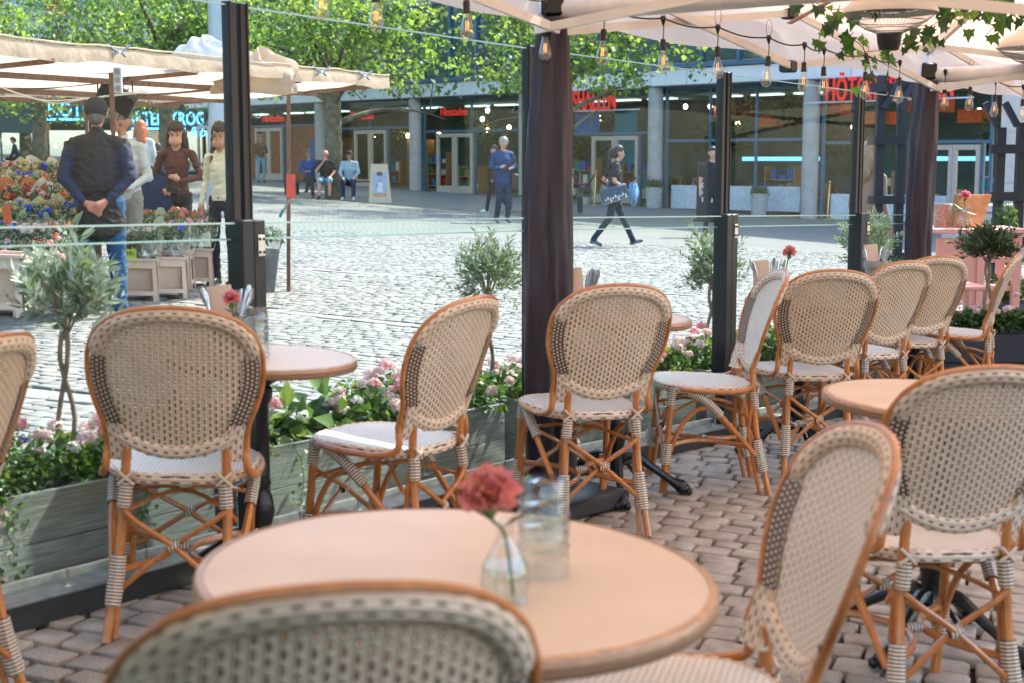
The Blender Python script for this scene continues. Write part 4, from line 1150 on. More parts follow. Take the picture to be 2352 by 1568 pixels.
# ------------------------------------------------------------------ olive trees
def olive(base, crown, r, n, ls, label, mats, sprig=10, up=.5, rz=1.0, trunk_r=.009, pot=None):
    base = Vector(base); crown = Vector(crown) - base
    t = thing('olive_tree', label, 'olive tree', base, 0, 'small olive trees')
    mb = MB()
    for k in range(2):
        off = Vector((.012 * (k * 2 - 1), .006, 0))
        mb.tube(spline([off, crown * .35 + off * 2.2 + Vector((.01, 0, 0)), crown * .7 - off, crown * .92], 4), [trunk_r] * 13, 7)
    for k in range(14):
        d = Vector(rdirs(1, -.2)[0]); mb.tube([crown * .8, crown + d * r * .4, crown + d * r * .9], [.004, .003, .0015], 5)
    mb.build('trunk', m_twig, t)
    # leaves along shoots
    P = []; D = []; N = []
    ns = n // 14
    for _ in range(ns):
        d = rdirs(1, -.75)[0]; st = np.array(crown) + d * r * rng.uniform(.15, .75) * np.array([1, 1, rz])
        g = unit((d + np.array([0, 0, up]) + rng.normal(0, .3, 3))[None])[0]; Ls = r * rng.uniform(.35, 1.0)
        for k in range(16):
            a = k * 2.4; side = unit(np.cross(g, rng.normal(0, 1, 3))[None])[0]
            P.append(st + g * Ls * k / 16); D.append(g * .9 + side * .75); N.append(np.cross(g, side) + g * .3)
    P, D, N = np.array(P), np.array(D), np.array(N)
    L = rng.uniform(.7, 1.15, len(P)) * ls
    link('crown', leafmesh('crown', P, D, N, L, L * .24, mats, rng.integers(0, len(mats), len(P)), fold=.05, bend=.1), t)
def on_planter(u, v, off=.30, z=.305):
    p = fence_at_u(u, .09 + off); return ground(p.x, p.y, z)
b = on_planter(122, 1100); olive(b, AY(152, 700, b.y + .02), .150, 1150, .058, 'silvery olive tree standing in the left planter, blurred', [m_olive, m_olive2, m_olive2], up=1.0, rz=1.2, trunk_r=.008)
b = on_planter(1108, 870); olive(b, AY(1122, 640, b.y + .03), .145, 1500, .04, 'olive tree behind the chair that is turned left', [m_olive, m_olive2, m_olive], up=.8)
b = on_planter(1630, 790); olive(b, AY(1636, 622, b.y + .03), .155, 1900, .042, 'olive tree half hidden by the middle black post', [m_olive, m_olive2, m_olive], up=.9, rz=1.4)
b = on_planter(1985, 700, .28); olive(b, AY(1992, 575, b.y), .175, 2000, .042, 'olive tree behind the rightmost black post, over the clay pot', [m_olive, m_olive, m_olive2], up=.9, rz=1.25)
# ------------------------------------------------------------------ party tents over the terrace
def fabric(name, c, tr, k=1.0, ns=1.6, bd=.06):
    m, nt, p, o = new_mat(name)
    tc = nd(nt, 'ShaderNodeTexCoord'); nz = nd(nt, 'ShaderNodeTexNoise'); nz.inputs['Scale'].default_value = ns; nz.inputs['Detail'].default_value = 3
    nt.links.new(tc.outputs['Object'], nz.inputs[0])
    cc = mixc(nt, nz.outputs[0], sc(c, .93), sc(c, 1.05)); nt.links.new(cc, p.inputs['Base Color']); p.inputs['Roughness'].default_value = .8
    bm = nd(nt, 'ShaderNodeBump'); bm.inputs['Strength'].default_value = .25; bm.inputs['Distance'].default_value = bd
    nt.links.new(nz.outputs[0], bm.inputs['Height']); nt.links.new(bm.outputs[0], p.inputs['Normal'])
    t = nd(nt, 'ShaderNodeBsdfTranslucent'); t.inputs[0].default_value = (*tr, 1)
    mx = nd(nt, 'ShaderNodeMixShader'); mx.inputs[0].default_value = k
    nt.links.new(p.outputs[0], mx.inputs[1]); nt.links.new(t.outputs[0], mx.inputs[2]); nt.links.new(mx.outputs[0], o.inputs[0])
    return m
m_tent = fabric('tent_cloth', (.86, .67, .52), (.94, .65, .47), .36)
m_val = fabric('valance_cloth', (.82, .70, .60), (.95, .76, .63), .55)
m_seam = M('tent_webbing', (.72, .50, .40), .7, transl=.3)
L1 = AY(1268, 300, 5.72); L2 = AY(2126, 300, 8.72)
TV = (L2 - L1); TV.z = 0; TLEN = TV.length; TV = TV.normalized(); IN = Vector((TV.y, -TV.x, 0))
L1.z = L2.z = 0
DEP = 4.0
def eave(p): return gz(p.x, p.y) * .9
def tent(P, Q, label, up=.95, dep=DEP, vh=.22, zb=1.93):
    """P, Q: corners on the street side"""
    C4 = [P, Q, Q + IN * dep, P + IN * dep]; c = sum(C4, Vector()) / 4
    base = ground(c.x, c.y)
    t = thing('party_tent', label, 'tent', base, 0, 'party tents over the terrace')
    W = lambda p, z: Vector((p.x, p.y, z)) - base
    ez = [zb + vh + eave(p) for p in C4]; pk = zb + vh + up + eave(c)
    for k in range(4):
        a, b = C4[k], C4[(k + 1) % 4]; za, zb_ = ez[k], ez[(k + 1) % 4]
        mb = MB()
        def fn(u, v):
            p = a.lerp(b, u).lerp(c, v); z = (za + (zb_ - za) * u) * (1 - v) + pk * v
            sag = .035 * math.sin(PI * u) * math.sin(PI * v) * 2; return W(p, z - sag + .10 * math.sin(PI * min(v * 1.0, 1)) * 0)
        mb.grid(fn, 14, 10); mb.build('roof_panel', m_tent, t)
        if k == 2: continue
        if k == 3: zsk = 1
        mb = MB(); o = (a - b).normalized(); out_ = ((a + b) / 2 - c).normalized()
        ff = random.random() * 6
        def fv(u, v):
            p = a.lerp(b, u); z = za + (zb_ - za) * u - v * (vh - .012 * math.sin(PI * u * 6)) + .004
            w = (.010 * math.sin(u * 31 + ff) + .012 * math.sin(u * 13 + ff * 2)) * v
            return W(p + out_ * (.012 + w), z)
        if k == 0: mb.grid(fv, 46, 4); mb.build('valance', m_val, t)
        # scissor truss inside the edge
        s = TLEN
        i0 = a - out_ * .05; i1 = b - out_ * .05; m_ = (i0 + i1) / 2
        z0, z1 = za - .26, zb_ - .26; hi = .26
        mb = MB()
        q = [i0.lerp(i1, f) for f in (0, .25, .5, .75, 1)]; zz = [z0 + (z1 - z0) * f for f in (0, .25, .5, .75, 1)]
        if k == 3: q = None
        for x0, x1 in (((0, 2), (2, 4)) if k != 3 else ()):
            mb.beam(W(q[x0], zz[x0]), W(q[x1], zz[x1] + hi), .018, .034); mb.beam(W(q[x0] - out_ * .022, zz[x0] + hi), W(q[x1] - out_ * .022, zz[x1]), .018, .034)
        if k == 3: continue
        mb.build('truss_bars', m_alu, t, False)
        mb = MB()
        for f in (2,): mb.box(W(q[f], zz[f]), (.07, .07, .06), rot=Matrix((TV, IN, Vector((0, 0, 1)))).transposed(), bev=.008); mb.box(W(q[f], zz[f] + hi), (.07, .07, .06), rot=Matrix((TV, IN, Vector((0, 0, 1)))).transposed(), bev=.008)
        mb.build('joint', m_black, t)
        mb = MB(); mb.beam(W(a, za - .03), W(c, pk - .05), .03, .04); mb.build('rafter', m_alu, t, False)
        mb = MB(); mb.beam(W(m_, (za + zb_) / 2 - .05), W(c, pk - .10), .05, .006); mb.build('webbing', m_seam, t, False)
    return t, W
tent(L1, L2, 'pale peach party tent between the two dark drapes')
tent(L2 + TV * .06, L2 + TV * (TLEN + .06), 'pale party tent beyond the second dark drape')
tent(L1 - TV * (TLEN + .06), L1 - TV * .06, 'party tent left of the first drape, its valance just in view')
tent(L1 - TV * (TLEN * 2 + .12), L1 - TV * (TLEN + .12), 'party tent over the near end of the terrace, above the picture')
for k in (-2, -1, 0, 1, 2):
    p = L1 + TV * (TLEN + .06) * k + IN * DEP; z0 = gz(p.x, p.y)
    t = thing('tent_upright', 'square white tent leg ' + ['behind the viewer', 'at the near end', 'opposite the first drape', 'opposite the second drape', 'at the far inner corner'][k + 2], 'tent leg', ground(p.x, p.y, .004), math.atan2(TV.y, TV.x), 'tent legs')
    mb = MB(); mb.box((0, 0, 1.05), (.06, .06, 2.1), bev=.005); mb.build('shaft', m_alu, t); MB().box((0, 0, .006), (.16, .16, .010)).build('foot_plate', m_black, t)
# gutters of rolled cloth between neighbouring tents
for P, lab in ((L1, 'rolled white gutter tube leading inwards above the first drape'), (L2, 'rolled white gutter tube leading inwards above the second drape')):
    a = P - IN * .10 + TV * .03; b = P + IN * DEP + TV * .03
    A_ = Vector((a.x, a.y, 1.975 + eave(a))); B_ = Vector((b.x, b.y, 2.10 + eave(b)))
    mb = MB(); mb.tube([A_ - A_, (B_ - A_) * .02, (B_ - A_) * .5, (B_ - A_)], [.038, .046, .048, .048], 14)
    o = mb.build('gutter_tube', m_white); o.location = A_; tag(o, lab, 'gutter')
    mb = MB(); q = P + Vector((0, 0, 2.0 + eave(P))); mb.box((0, 0, 0), (.09, .09, .10), bev=.01); mb.box((.0, .0, -.11), (.06, .06, .05), bev=.008)
    o = mb.build('leg_bracket', m_black); o.location = q; tag(o, 'black corner bracket on top of the ' + ('first' if P is L1 else 'second') + ' dark drape', 'bracket')
# dark drapes wrapped round the street side legs
def drape_mat():
    m, nt, p, o = new_mat('aubergine_cloth')
    p.inputs['Base Color'].default_value = (.030, .013, .022, 1); p.inputs['Roughness'].default_value = .42
    p.inputs['Sheen Weight'].default_value = .10; p.inputs['Sheen Tint'].default_value = (.7, .5, .8, 1)
    tc = nd(nt, 'ShaderNodeTexCoord'); mp = nd(nt, 'ShaderNodeMapping'); mp.inputs['Scale'].default_value = (7, 7, 1.6); nz = nd(nt, 'ShaderNodeTexNoise'); nz.inputs['Scale'].default_value = 1; nz.inputs['Detail'].default_value = 3
    nt.links.new(tc.outputs['Object'], mp.inputs[0]); nt.links.new(mp.outputs[0], nz.inputs[0])
    bm = nd(nt, 'ShaderNodeBump'); bm.inputs['Strength'].default_value = .6; bm.inputs['Distance'].default_value = .05
    nt.links.new(nz.outputs[0], bm.inputs['Height']); nt.links.new(bm.outputs[0], p.inputs['Normal'])
    nt.links.new(mixc(nt, nz.outputs[0], (.010, .004, .012), (.030, .008, .018)), p.inputs['Base Color'])
    return m
m_drape = drape_mat()
for P, wid, lab, sd in ((L1, .083, 'dark aubergine drape wrapped round the middle tent leg', 1), (L2, .072, 'dark aubergine drape wrapped round the tent leg on the right', 5)):
    z1 = 1.93 + eave(P) - gz(P.x, P.y)
    mb = MB()
    def fn(u, v):
        a = 2 * PI * u; w = wid * (1.02 + .12 * math.sin(v * 3.1 + sd) - (.22 * max(0, v - .8) / .2))
        f = 1 + .10 * math.sin(3 * a + v * 5 * (1.2 - v) + sd) + .075 * math.sin(7 * a - v * 8 + sd * 2) + .03 * math.sin(13 * a + v * 11) + (.16 * math.exp(-((math.sin((a - 1.0 - v * .9) / 2)) ** 2) * 60))
        cx = -.018 * math.sin(v * PI) ; r = w * f * (.55 + .45 * (abs(math.cos(a)) ** 4 + abs(math.sin(a)) ** 4) ** -.25)
        return Vector((cx + r * math.cos(a), r * math.sin(a), v * z1))
    mb.grid(fn, 56, 40)
    o = mb.build('wrapped_drape', m_drape); o.location = ground(P.x, P.y, .004); tag(o, lab, 'drape', 'dark drapes on the tent legs')
mb = MB(); mb.box((0, 0, .045), (.42, .42, .07), bev=.01); o = mb.build('tent_weight', m_black); o.location = ground(L1.x + .02, L1.y - .1, .0); o.rotation_euler = tiltrot(.86); tag(o, 'flat black ballast weight at the foot of the middle drape', 'ballast weight')
# ------------------------------------------------------------------ string lights
m_bulb = glass_thin('bulb_glass', (.97, .93, .84), 2.2, .0, 1.5, .05)
m_fil = M('filament', (1, .6, .25), .5, emit=(1, .42, .12), es=.5)
bulb = {}
mb = MB(); mb.lathe([(.004, .0), (.010, -.002), (.0125, -.010), (.0125, -.038), (.015, -.042), (.015, -.047), (.011, -.048)], 12); bulb['socket'] = mb.mesh('socket', m_black)
mb = MB(); mb.lathe([(.0105, -.047), (.013, -.062), (.021, -.088), (.0265, -.112), (.024, -.130), (.013, -.141), (.003, -.146), (.0005, -.147)], 16, caps=False); bulb['bulb'] = mb.mesh('bulb', m_bulb)
mb = MB()
for k in range(4):
    a = PI / 2 * k + .4; mb.tube([(.005 * math.cos(a), .005 * math.sin(a), -.075), (.006 * math.cos(a), .006 * math.sin(a), -.108)], .0009, 4)
bulb['filament'] = mb.mesh('filament', m_fil)
def hang_u(u, off=.16, line=(L1, TV)):
    a, b, _ = ray(u, 200); k = a / b; p = line[0] + IN * off; d = TV
    t = (k * p.y - p.x) / (d.x - k * d.y); return p + d * t
def string_light(label, pts, hooks):
    """pts: bulbs (u, v of the socket top); cord between them"""
    B = []
    for u, v, off in pts:
        p = hang_u(u, off); q = AY(u, v, p.y); B.append(q)
    t = thing('string_light', label, 'string lights', B[0], 0, 'string lights under the tents')
    J = [q + Vector((0, 0, .085)) for q in B]
    cord = []
    for a, b in zip(J, J[1:]):
        for k in range(8): f = k / 8; cord.append(a.lerp(b, f) - Vector((0, 0, .018 * math.sin(PI * f))))
    cord.append(J[-1])
    MB().tube([p - B[0] for p in cord], .0038, 6).build('cord', m_cord, t)
    for i, (q, j) in enumerate(zip(B, J)):
        mb = MB(); mb.tube([j - B[0], q - B[0] + Vector((.002, 0, .03)), q - B[0]], .0026, 5); mb.lathe([(.002, .012), (.009, .010), (.011, -.006), (.005, -.026), (.003, -.03)], 8, j - B[0]); mb.box(j - B[0], (.036, .012, .014), rot=Matrix.Rotation(.9, 3, 'Z'), bev=.003)
        mb.build('cord_drop', m_black, t)
        if i in hooks:
            mb = MB(); c = j - B[0] + Vector((0, 0, .045)); mb.tube([c + Vector((.014 * math.cos(a), 0, .038 * math.sin(a))) for a in [2 * PI * k / 14 for k in range(14)]], .0012, 4, closed=True); mb.build('cable_tie', m_black, t)
        b = link('bulb', bulb['bulb'], t); b.location = q - B[0]; b.rotation_euler = (random.uniform(-.06, .06), random.uniform(-.06, .06), random.uniform(0, 3))
        s = link('socket', bulb['socket'], b); f = link('filament', bulb['filament'], b)
    return t
string_light('string of clear filament bulbs along the edge of the tent between the drapes', [(1251, 57, .0), (1387, 67, .10), (1523, 90, .13), (1648, 107, .14), (1765, 129, .15), (1847, 143, .15), (1892, 153, .15), (1988, 165, .15), (2066, 178, .13)], {1, 2, 3, 4, 7})
string_light('string of clear filament bulbs at the right, beyond the second drape', [(2170, 197, .12), (2229, 200, .12), (2286, 217, .14), (2349, 228, .14)], {1, 2, 3})
string_light('two near filament bulbs hanging at the top left of the middle drape', [(740, -60, .10), (864, -28, .10), (1071, 0, .1), (1251, 56, .03)], {1})
# ------------------------------------------------------------------ pendant heaters
m_hood = M('heater_hood', (.62, .57, .49), .35, .1, var=.05)
m_refl = M('heater_reflector', (.65, .65, .63), .12, 1.0)
def heater(p, k, label):
    t = thing('pendant_heater', label, 'patio heater', p, .3, 'pendant patio heaters')
    S = lambda pr: [(a * k, b * k) for a, b in pr]
    MB().lathe(S([(.03, .13), (.05, .125), (.10, .115), (.105, .105), (.15, .085), (.20, .045), (.213, .02), (.214, .012), (.205, .014), (.15, .05), (.06, .08), (.001, .085)]), 40).build('hood', m_hood, t)
    mb = MB(); mb.tube([Vector((math.cos(a) * .12 * k, math.sin(a) * .12 * k, .035 * k)) for a in [2 * PI * j / 24 for j in range(24)]], .012 * k, 6, closed=True); mb.build('heating_ring', m_refl, t)
    mb = MB()
    for j in range(60):
        a = 2 * PI * j / 60; c, s = math.cos(a) * k, math.sin(a) * k
        mb.tube([(.212 * c, .212 * s, .014 * k), (.16 * c, .16 * s, -.026 * k), (.10 * c, .10 * s, -.060 * k), (.055 * c, .055 * s, -.078 * k)], .0011 * k, 3, caps=False)
    for r, z in ((.212, .014), (.165, -.023), (.11, -.055), (.06, -.077)): mb.tube([(r * k * math.cos(a), r * k * math.sin(a), z * k) for a in [2 * PI * j / 40 for j in range(40)]], .002 * k, 4, closed=True)
    mb.build('wire_guard', m_chrome, t)
    MB().lathe(S([(.056, -.074), (.056, -.085), (.052, -.12), (.044, -.148), (.036, -.152), (.001, -.152)]), 20).build('cup', m_black, t)
    mb = MB(); mb.tube([(0, 0, -.15 * k), (.0, 0, -.25 * k)], .0015, 4); mb.tube([(0, 0, -.24 * k), (-.012, .004, -.29 * k), (.008, 0, -.33 * k), (-.006, 0, -.28 * k), (.0, 0, -.25 * k), (.006, 0, -.345 * k)], .0018, 5); mb.box((.006, 0, -.352 * k), (.010, .010, .016)); mb.build('pull_cord', m_cord, t)
    MB().tube([(0, 0, .13 * k), (0, 0, .55)], .008, 6).build('hanger', m_white, t)
heater(AY(2044, 38, 6.55), 1.0, 'round pendant heater with wire guard and black cup, under the near tent')
heater(AY(2378, 116, 8.2), 1.0, 'second pendant heater, cut off by the right edge')
# ------------------------------------------------------------------ ivy
IVP = [(0, 0), (.16, .06), (.46, -.02), (.34, .26), (.40, .55), (.20, .52), (0, 1.0), (-.20, .52), (-.40, .55), (-.34, .26), (-.46, -.02), (-.16, .06)]
def ivy_mesh(mat):
    V = [(x, y, .10 * abs(x) - .12 * y * y) for x, y in IVP] + [(0, .42, -.05)]
    F = [(i, (i + 1) % 12, 12) for i in range(12)]
    mb = MB(); mb.add(V, F); return mb.mesh('leaf', mat, False)
m_ivy = [ivy_mesh(leafmat('ivy_dark', (.022, .085, .028), .22, 2.2, .38)), ivy_mesh(leafmat('ivy_mid', (.045, .15, .03), .3)), ivy_mesh(leafmat('ivy_young', (.11, .27, .06), .4))]
m_vine = M('vine', (.22, .10, .05), .7)
def ivy(pts, n, label, Y, sz=.075, young=.2):
    W = [AY(u, v, Y + dy) for u, v, dy in pts]; c = W[0]
    t = thing('ivy_garland', label, 'ivy', c, 0, 'ivy hanging under the tent roof')
    path = [p - c for p in spline(W, 6)]
    MB().tube(path, .0022, 5).build('vine', m_vine, t)
    for k in range(n):
        p = path[min(len(path) - 1, int(len(path) * (k + random.random()) / n))]
        q = random.random(); me = m_ivy[2] if q < young else (m_ivy[1] if q < young + .35 else m_ivy[0])
        o = link('leaf', me, t); s = sz * random.uniform(.55, 1.15) * (.7 if q < young else 1)
        o.scale = (s, s, s); o.location = p + Vector((random.gauss(0, .025), random.gauss(0, .03), random.gauss(-.01, .02)))
        # blades hang tip-down and face the light
        o.rotation_euler = (Matrix.Rotation(random.uniform(-.6, .6), 3, 'Z') @ Matrix.Rotation(R(-90) + random.uniform(-.35, .6), 3, 'X') @ Matrix.Rotation(random.uniform(-.7, .7), 3, 'Z')).to_euler()
    return t
ivy([(1820, -20, 0), (1880, 10, 0), (1915, 22, 0), (1975, 20, .1), (2040, 30, .1)], 12, 'ivy strand with small leaves left of the near heater', 6.6)
ivy([(1930, 12, 0), (1912, 50, 0), (1890, 62, 0), (1880, 95, 0)], 8, 'short ivy strand curling down left of the near heater', 6.5)
ivy([(1960, 75, 0), (1935, 105, 0), (1965, 95, 0), (1990, 125, 0), (2000, 165, 0), (1998, 180, -.02)], 14, 'ivy strand hanging down over the third bulb right of the post', 6.7)
ivy([(1990, 120, 0), (2030, 115, 0), (2065, 105, 0), (2095, 95, 0), (2112, 60, 0), (2150, 70, .1)], 13, 'ivy strand passing behind the cup of the near heater', 6.9)
ivy([(2090, 75, 0), (2140, 60, 0), (2175, 40, 0), (2220, 55, 0)], 9, 'ivy strand with pointed leaves right of the near heater', 6.9)
ivy([(2150, 15, 0), (2200, 8, 0), (2250, 22, 0), (2300, 10, 0), (2360, 20, 0)], 24, 'dense ivy garland along the top right corner', 6.9)
ivy([(2180, 30, 0), (2210, 25, 0), (2250, 15, 0), (2290, 45, 0), (2262, 85, 0)], 14, 'ivy strand dropping below the dense garland at the top right', 7.0)
ivy([(2280, -20, 0), (2300, 30, 0), (2330, 10, 0), (2360, 40, 0)], 9, 'ivy strand in the extreme top right corner', 7.1)
# ------------------------------------------------------------------ flower stall
m_canvas = fabric('stall_canvas', (.52, .43, .34), (.85, .66, .48), .45, 7, .12)
m_rust = M('rusty_steel', (.20, .10, .07), .6, .3, var=.35, vs=30)
m_clamp = M('steel_clamp', (.30, .30, .29), .35, .7, var=.2)
m_tealgrip = M('teal_grip', (.0, .22, .27), .5)
SA, SB = Vector((-3.62, 9.45, 2.27)), Vector((-1.27, 14.6, 2.24))
SA = AY(-40, 84, 9.5); SB = AY(893, 176, 14.6)
SBK = Vector((-2.3, 1.05, -.13))
stall = thing('stall_canopy', 'low beige canvas canopy of the flower stall on rusty poles', 'canopy', SA)
SL = (SB - SA)
def sc_pt(u, v):
    p = SL * u + SBK * v
    z = -.10 * math.sin(PI * v) - .05 * math.sin(PI * 4 * u) ** 2 * math.sin(PI * v) + (.006 * math.sin(u * 23 + 2 * math.sin(u * 9)) + .003 * math.sin(u * 71 + v * 3))
    return p + Vector((0, 0, z))
mb = MB(); mb.grid(sc_pt, 60, 14); mb.build('canvas', m_canvas, stall)
def fr(u, v):
    w = .115 + .008 * math.sin(u * 21) + .005 * math.sin(u * 47 + 1)
    return sc_pt(u, 0) + Vector((.004 * math.sin(v * PI) + .008 * math.sin(u * 90) * v, -.004 * math.sin(v * PI), -w * v))
mb = MB(); mb.grid(fr, 90, 5); mb.build('front_flap', m_canvas, stall)
mb = MB(); mb.grid(lambda u, v: sc_pt(u, 1) + Vector((0, 0, -.10 * v)), 60, 3); mb.build('back_flap', m_canvas, stall)
mb = MB(); mb.tube([sc_pt(k / 50, -.002) + Vector((0, 0, .012 + .002 * math.sin(k * 1.9))) for k in range(51)], [.008 + .0015 * math.sin(k * 1.3) for k in range(51)], 9); mb.build('rolled_hem', m_canvas, stall)
for nm, pts in (('cross_bar', ((0, .30), (1, .30))), ('cross_bar', ((0, .72), (1, .72))), ('cross_bar', ((0, .99), (1, .99)))):
    mb = MB(); a = SL * pts[0][0] + SBK * pts[0][1]; b = SL * pts[1][0] * .97 + SBK * pts[1][1]; mb.beam(a + Vector((0, 0, -.15)), b + Vector((0, 0, -.13)), .03, .045); mb.build(nm, m_rust, stall)
for u in (.12, .42, .70, .93):
    mb = MB(); mb.beam(SL * u + Vector((0, 0, -.12)), SL * u + SBK + Vector((0, 0, -.12)), .025, .035); mb.build('cross_bar', m_rust, stall)
def pole_at(u, v, top, w=.036, px=None):
    return None
for (u0, v0, Yb, ztop) in ((663, 670, 13.7, 2.10), (200, 300, 15.2, 2.1), (258, 240, 11.6, 2.15)):
    p = AY(u0, v0, Yb); b = ground(p.x, p.y); tp = Vector((p.x + .04, p.y, b.z + ztop)) if u0 == 663 else Vector((p.x, p.y, b.z + ztop - .1))
    mb = MB(); mb.beam(b - SA, tp - SA, .034); mb.build('pole', m_rust, stall)
# crumpled plastic on top
mb = MB()
def crump(u, v):
    a = 2 * PI * u; th = PI * v * .55; r = .24 * (1 + .16 * math.sin(3 * a + 5 * v) + .08 * math.sin(7 * a - 7 * v) + .05 * math.sin(15 * v + 4 * a))
    return Vector((r * math.sin(th) * math.cos(a), r * .6 * math.sin(th) * math.sin(a), r * .8 * math.cos(th)))
mb.grid(crump, 40, 18); o = mb.build('crumpled_sheet', M('milky_plastic', (.75, .73, .68), .3, transl=.3)); o.location = sc_pt(.50, .10) + SA + Vector((0, 0, .03)); tag(o, 'crumpled pale plastic sheet lying on the stall canopy beside the mast', 'plastic sheet')
mb = MB(); mb.grid(lambda u, v: crump(u, v) * 1.5, 40, 18); o = mb.build('folded_canvas', m_canvas); o.location = sc_pt(.66, .12) + SA + Vector((0, 0, -.12)); tag(o, 'folded beige canvas heaped on the canopy behind the thick left post', 'canvas')
def clamp(p, rz, label, flip=1):
    t = thing('spring_clamp', label, 'clamp', p, rz, 'spring clamps on the stall canopy')
    for s in (-1, 1):
        mb = MB(); mb.tube([(s * .05, 0, -.035), (s * .02, 0, -.005), (0, 0, .0), (-s * .035, 0, .012), (-s * .09, 0, .04 * flip + .012)], [(.010, .014), (.012, .016), (.013, .016), (.011, .013), (.008, .010)], 7); mb.build('jaw', m_clamp, t)
    MB().tube([(0, -.02, 0), (0, .02, 0)], .013, 8).build('spring', m_steel, t)
for k, (u, v, l) in enumerate(((228, 108, 'steel spring clamp at the left of the stall canopy front edge'), (700, 157, 'steel spring clamp on the canopy edge above the rusty pole'), (823, 172, 'steel spring clamp near the right tip of the canopy'))):
    f = [.245, .76, .905][k]; clamp(sc_pt(f, 0) + SA + Vector((.02, -.05, -.02)), .6, l)
for k, (f, l) in enumerate(((.50, 'small clamp under the back edge, left one'), (.62, 'small clamp under the back edge, middle one'), (.88, 'small clamp under the back edge near the tip'))):
    clamp(sc_pt(f, 1) + SA + Vector((0, -.03, -.10)), .3, l, -1)
# flood light, socket strip, cables under the canopy
fl = AY(268, 226, 11.9)
t = thing('flood_light', 'tilted black flood light hanging under the canopy over the black cap', 'lamp', fl, .1)
rot = Matrix.Rotation(R(33), 3, 'Y') @ Matrix.Rotation(R(35), 3, 'X')
mb = MB(); mb.box((0, 0, 0), (.31, .07, .22), rot=rot, bev=.012); mb.build('housing', m_black, t)
for k in range(7): mb = MB(); mb.box(rot @ Vector((-.14 + k * .046, .0, .0)) , (.008, .11, .22), rot=rot); mb.build('cooling_fin', m_black, t)
mb = MB(); mb.tube([(-.15, 0, -.02), (-.15, 0, .17), (.13, 0, .17), (.13, 0, -.04)], .009, 6); mb.build('bracket', m_black, t)
ss = AY(271, 185, 10.6); t = thing('socket_strip', 'beige socket strip hanging from a stall pole', 'power strip', ss, 0)
MB().box((0, 0, 0), (.06, .03, .20), bev=.008).build('strip_body', M('beige_plastic', (.6, .52, .42), .5), t)
for z in (-.06, 0, .06): mb = MB(); mb.tube([(0, -.019, z), (0, -.021, z)], .022, 12); mb.build('socket', M('socket_shade', (.30, .25, .2), .5), t)
for k, (pp, lab) in enumerate(((((0, 200), (40, 215), (110, 232), (205, 226), (330, 208)), 'white cable sagging under the canopy, upper one'), (((0, 222), (60, 224), (130, 238), (200, 228), (340, 212)), 'white cable sagging under the canopy, lower one'))):
    W = [AY(u, v, 11.6) for u, v in pp]; o = MB().tube(spline([w - W[0] for w in W], 6), .006, 5).build('cable', m_white); o.location = W[0]; tag(o, lab, 'cable', 'white cables under the stall canopy')
# red folder clipped on the pole, teal handled clamp
p = AY(668, 428, 13.5); o = MB().box((0, 0, 0), (.085, .02, .22), rot=Matrix.Rotation(.5, 3, 'Z')).build('red_bag', M('red_plastic', (.75, .10, .06), .4, transl=.3)); o.location = p; tag(o, 'red plastic bag roll clipped to the rusty pole', 'bag roll')
p = AY(657, 475, 13.4); t = thing('teal_clamp', 'clamp with a teal handle on the rusty pole below the red bag roll', 'clamp', p)
MB().tube([(.03, 0, .06), (0, 0, .0), (-.045, 0, -.07)], [.012, .014, .010], 7).build('jaw', m_clamp, t); MB().tube([(-.03, 0, -.03), (-.06, 0, -.10)], .014, 7).build('handle', m_tealgrip, t)
# ------------------------------------------------------------------ bouquets
m_kraft = M('orange_wrap', (.62, .22, .08), .55, var=.25, transl=.3); m_wrapg = M('pale_green_wrap', (.50, .58, .36), .5, var=.15, transl=.35); m_wrapc = M('cream_wrap', (.72, .62, .48), .5, transl=.3)
m_cell = glass_thin('clear_wrap', (.92, .94, .92), 2.5, .08, 1.5, .10)
def cone_wrap(mat, h=.36, r=.20, n=22, seed=0):
    rn = random.Random(seed); mb = MB()
    def f(u, v):
        a = 2 * PI * u; rr = (.035 + (r - .035) * v ** .8) * (1 + .12 * v * math.sin(5 * a + seed) + .06 * v * math.sin(11 * a)); return Vector((rr * math.cos(a), rr * math.sin(a), -h + h * v * (1.10 + .20 * math.sin(4 * a + seed) * v)))
    mb.grid(f, 30, 8); return mb.mesh('wrapping', mat)
WR = {'kraft': [cone_wrap(m_kraft, seed=k) for k in range(2)], 'green': [cone_wrap(m_wrapg, seed=k + 3) for k in range(2)], 'cream': [cone_wrap(m_wrapc, seed=k + 6) for k in range(2)], 'clear': [cone_wrap(m_cell, seed=k + 9, h=.30, r=.16) for k in range(2)]}
m_tinyw = M('gypsophila', (.72, .72, .66), .6, transl=.3)
GREEN = [foliage('greens', 260, .15, .15, .10, .05, [m_lf, m_lf3, m_lf2, m_olive], lo=-.1, asp=.35) for _ in range(2)]
GYPS = [foliage('small_blooms', 500, .15, .15, .11, .012, [m_tinyw, m_tinyw, m_lf2], lo=.0, asp=1.0) for _ in range(2)]
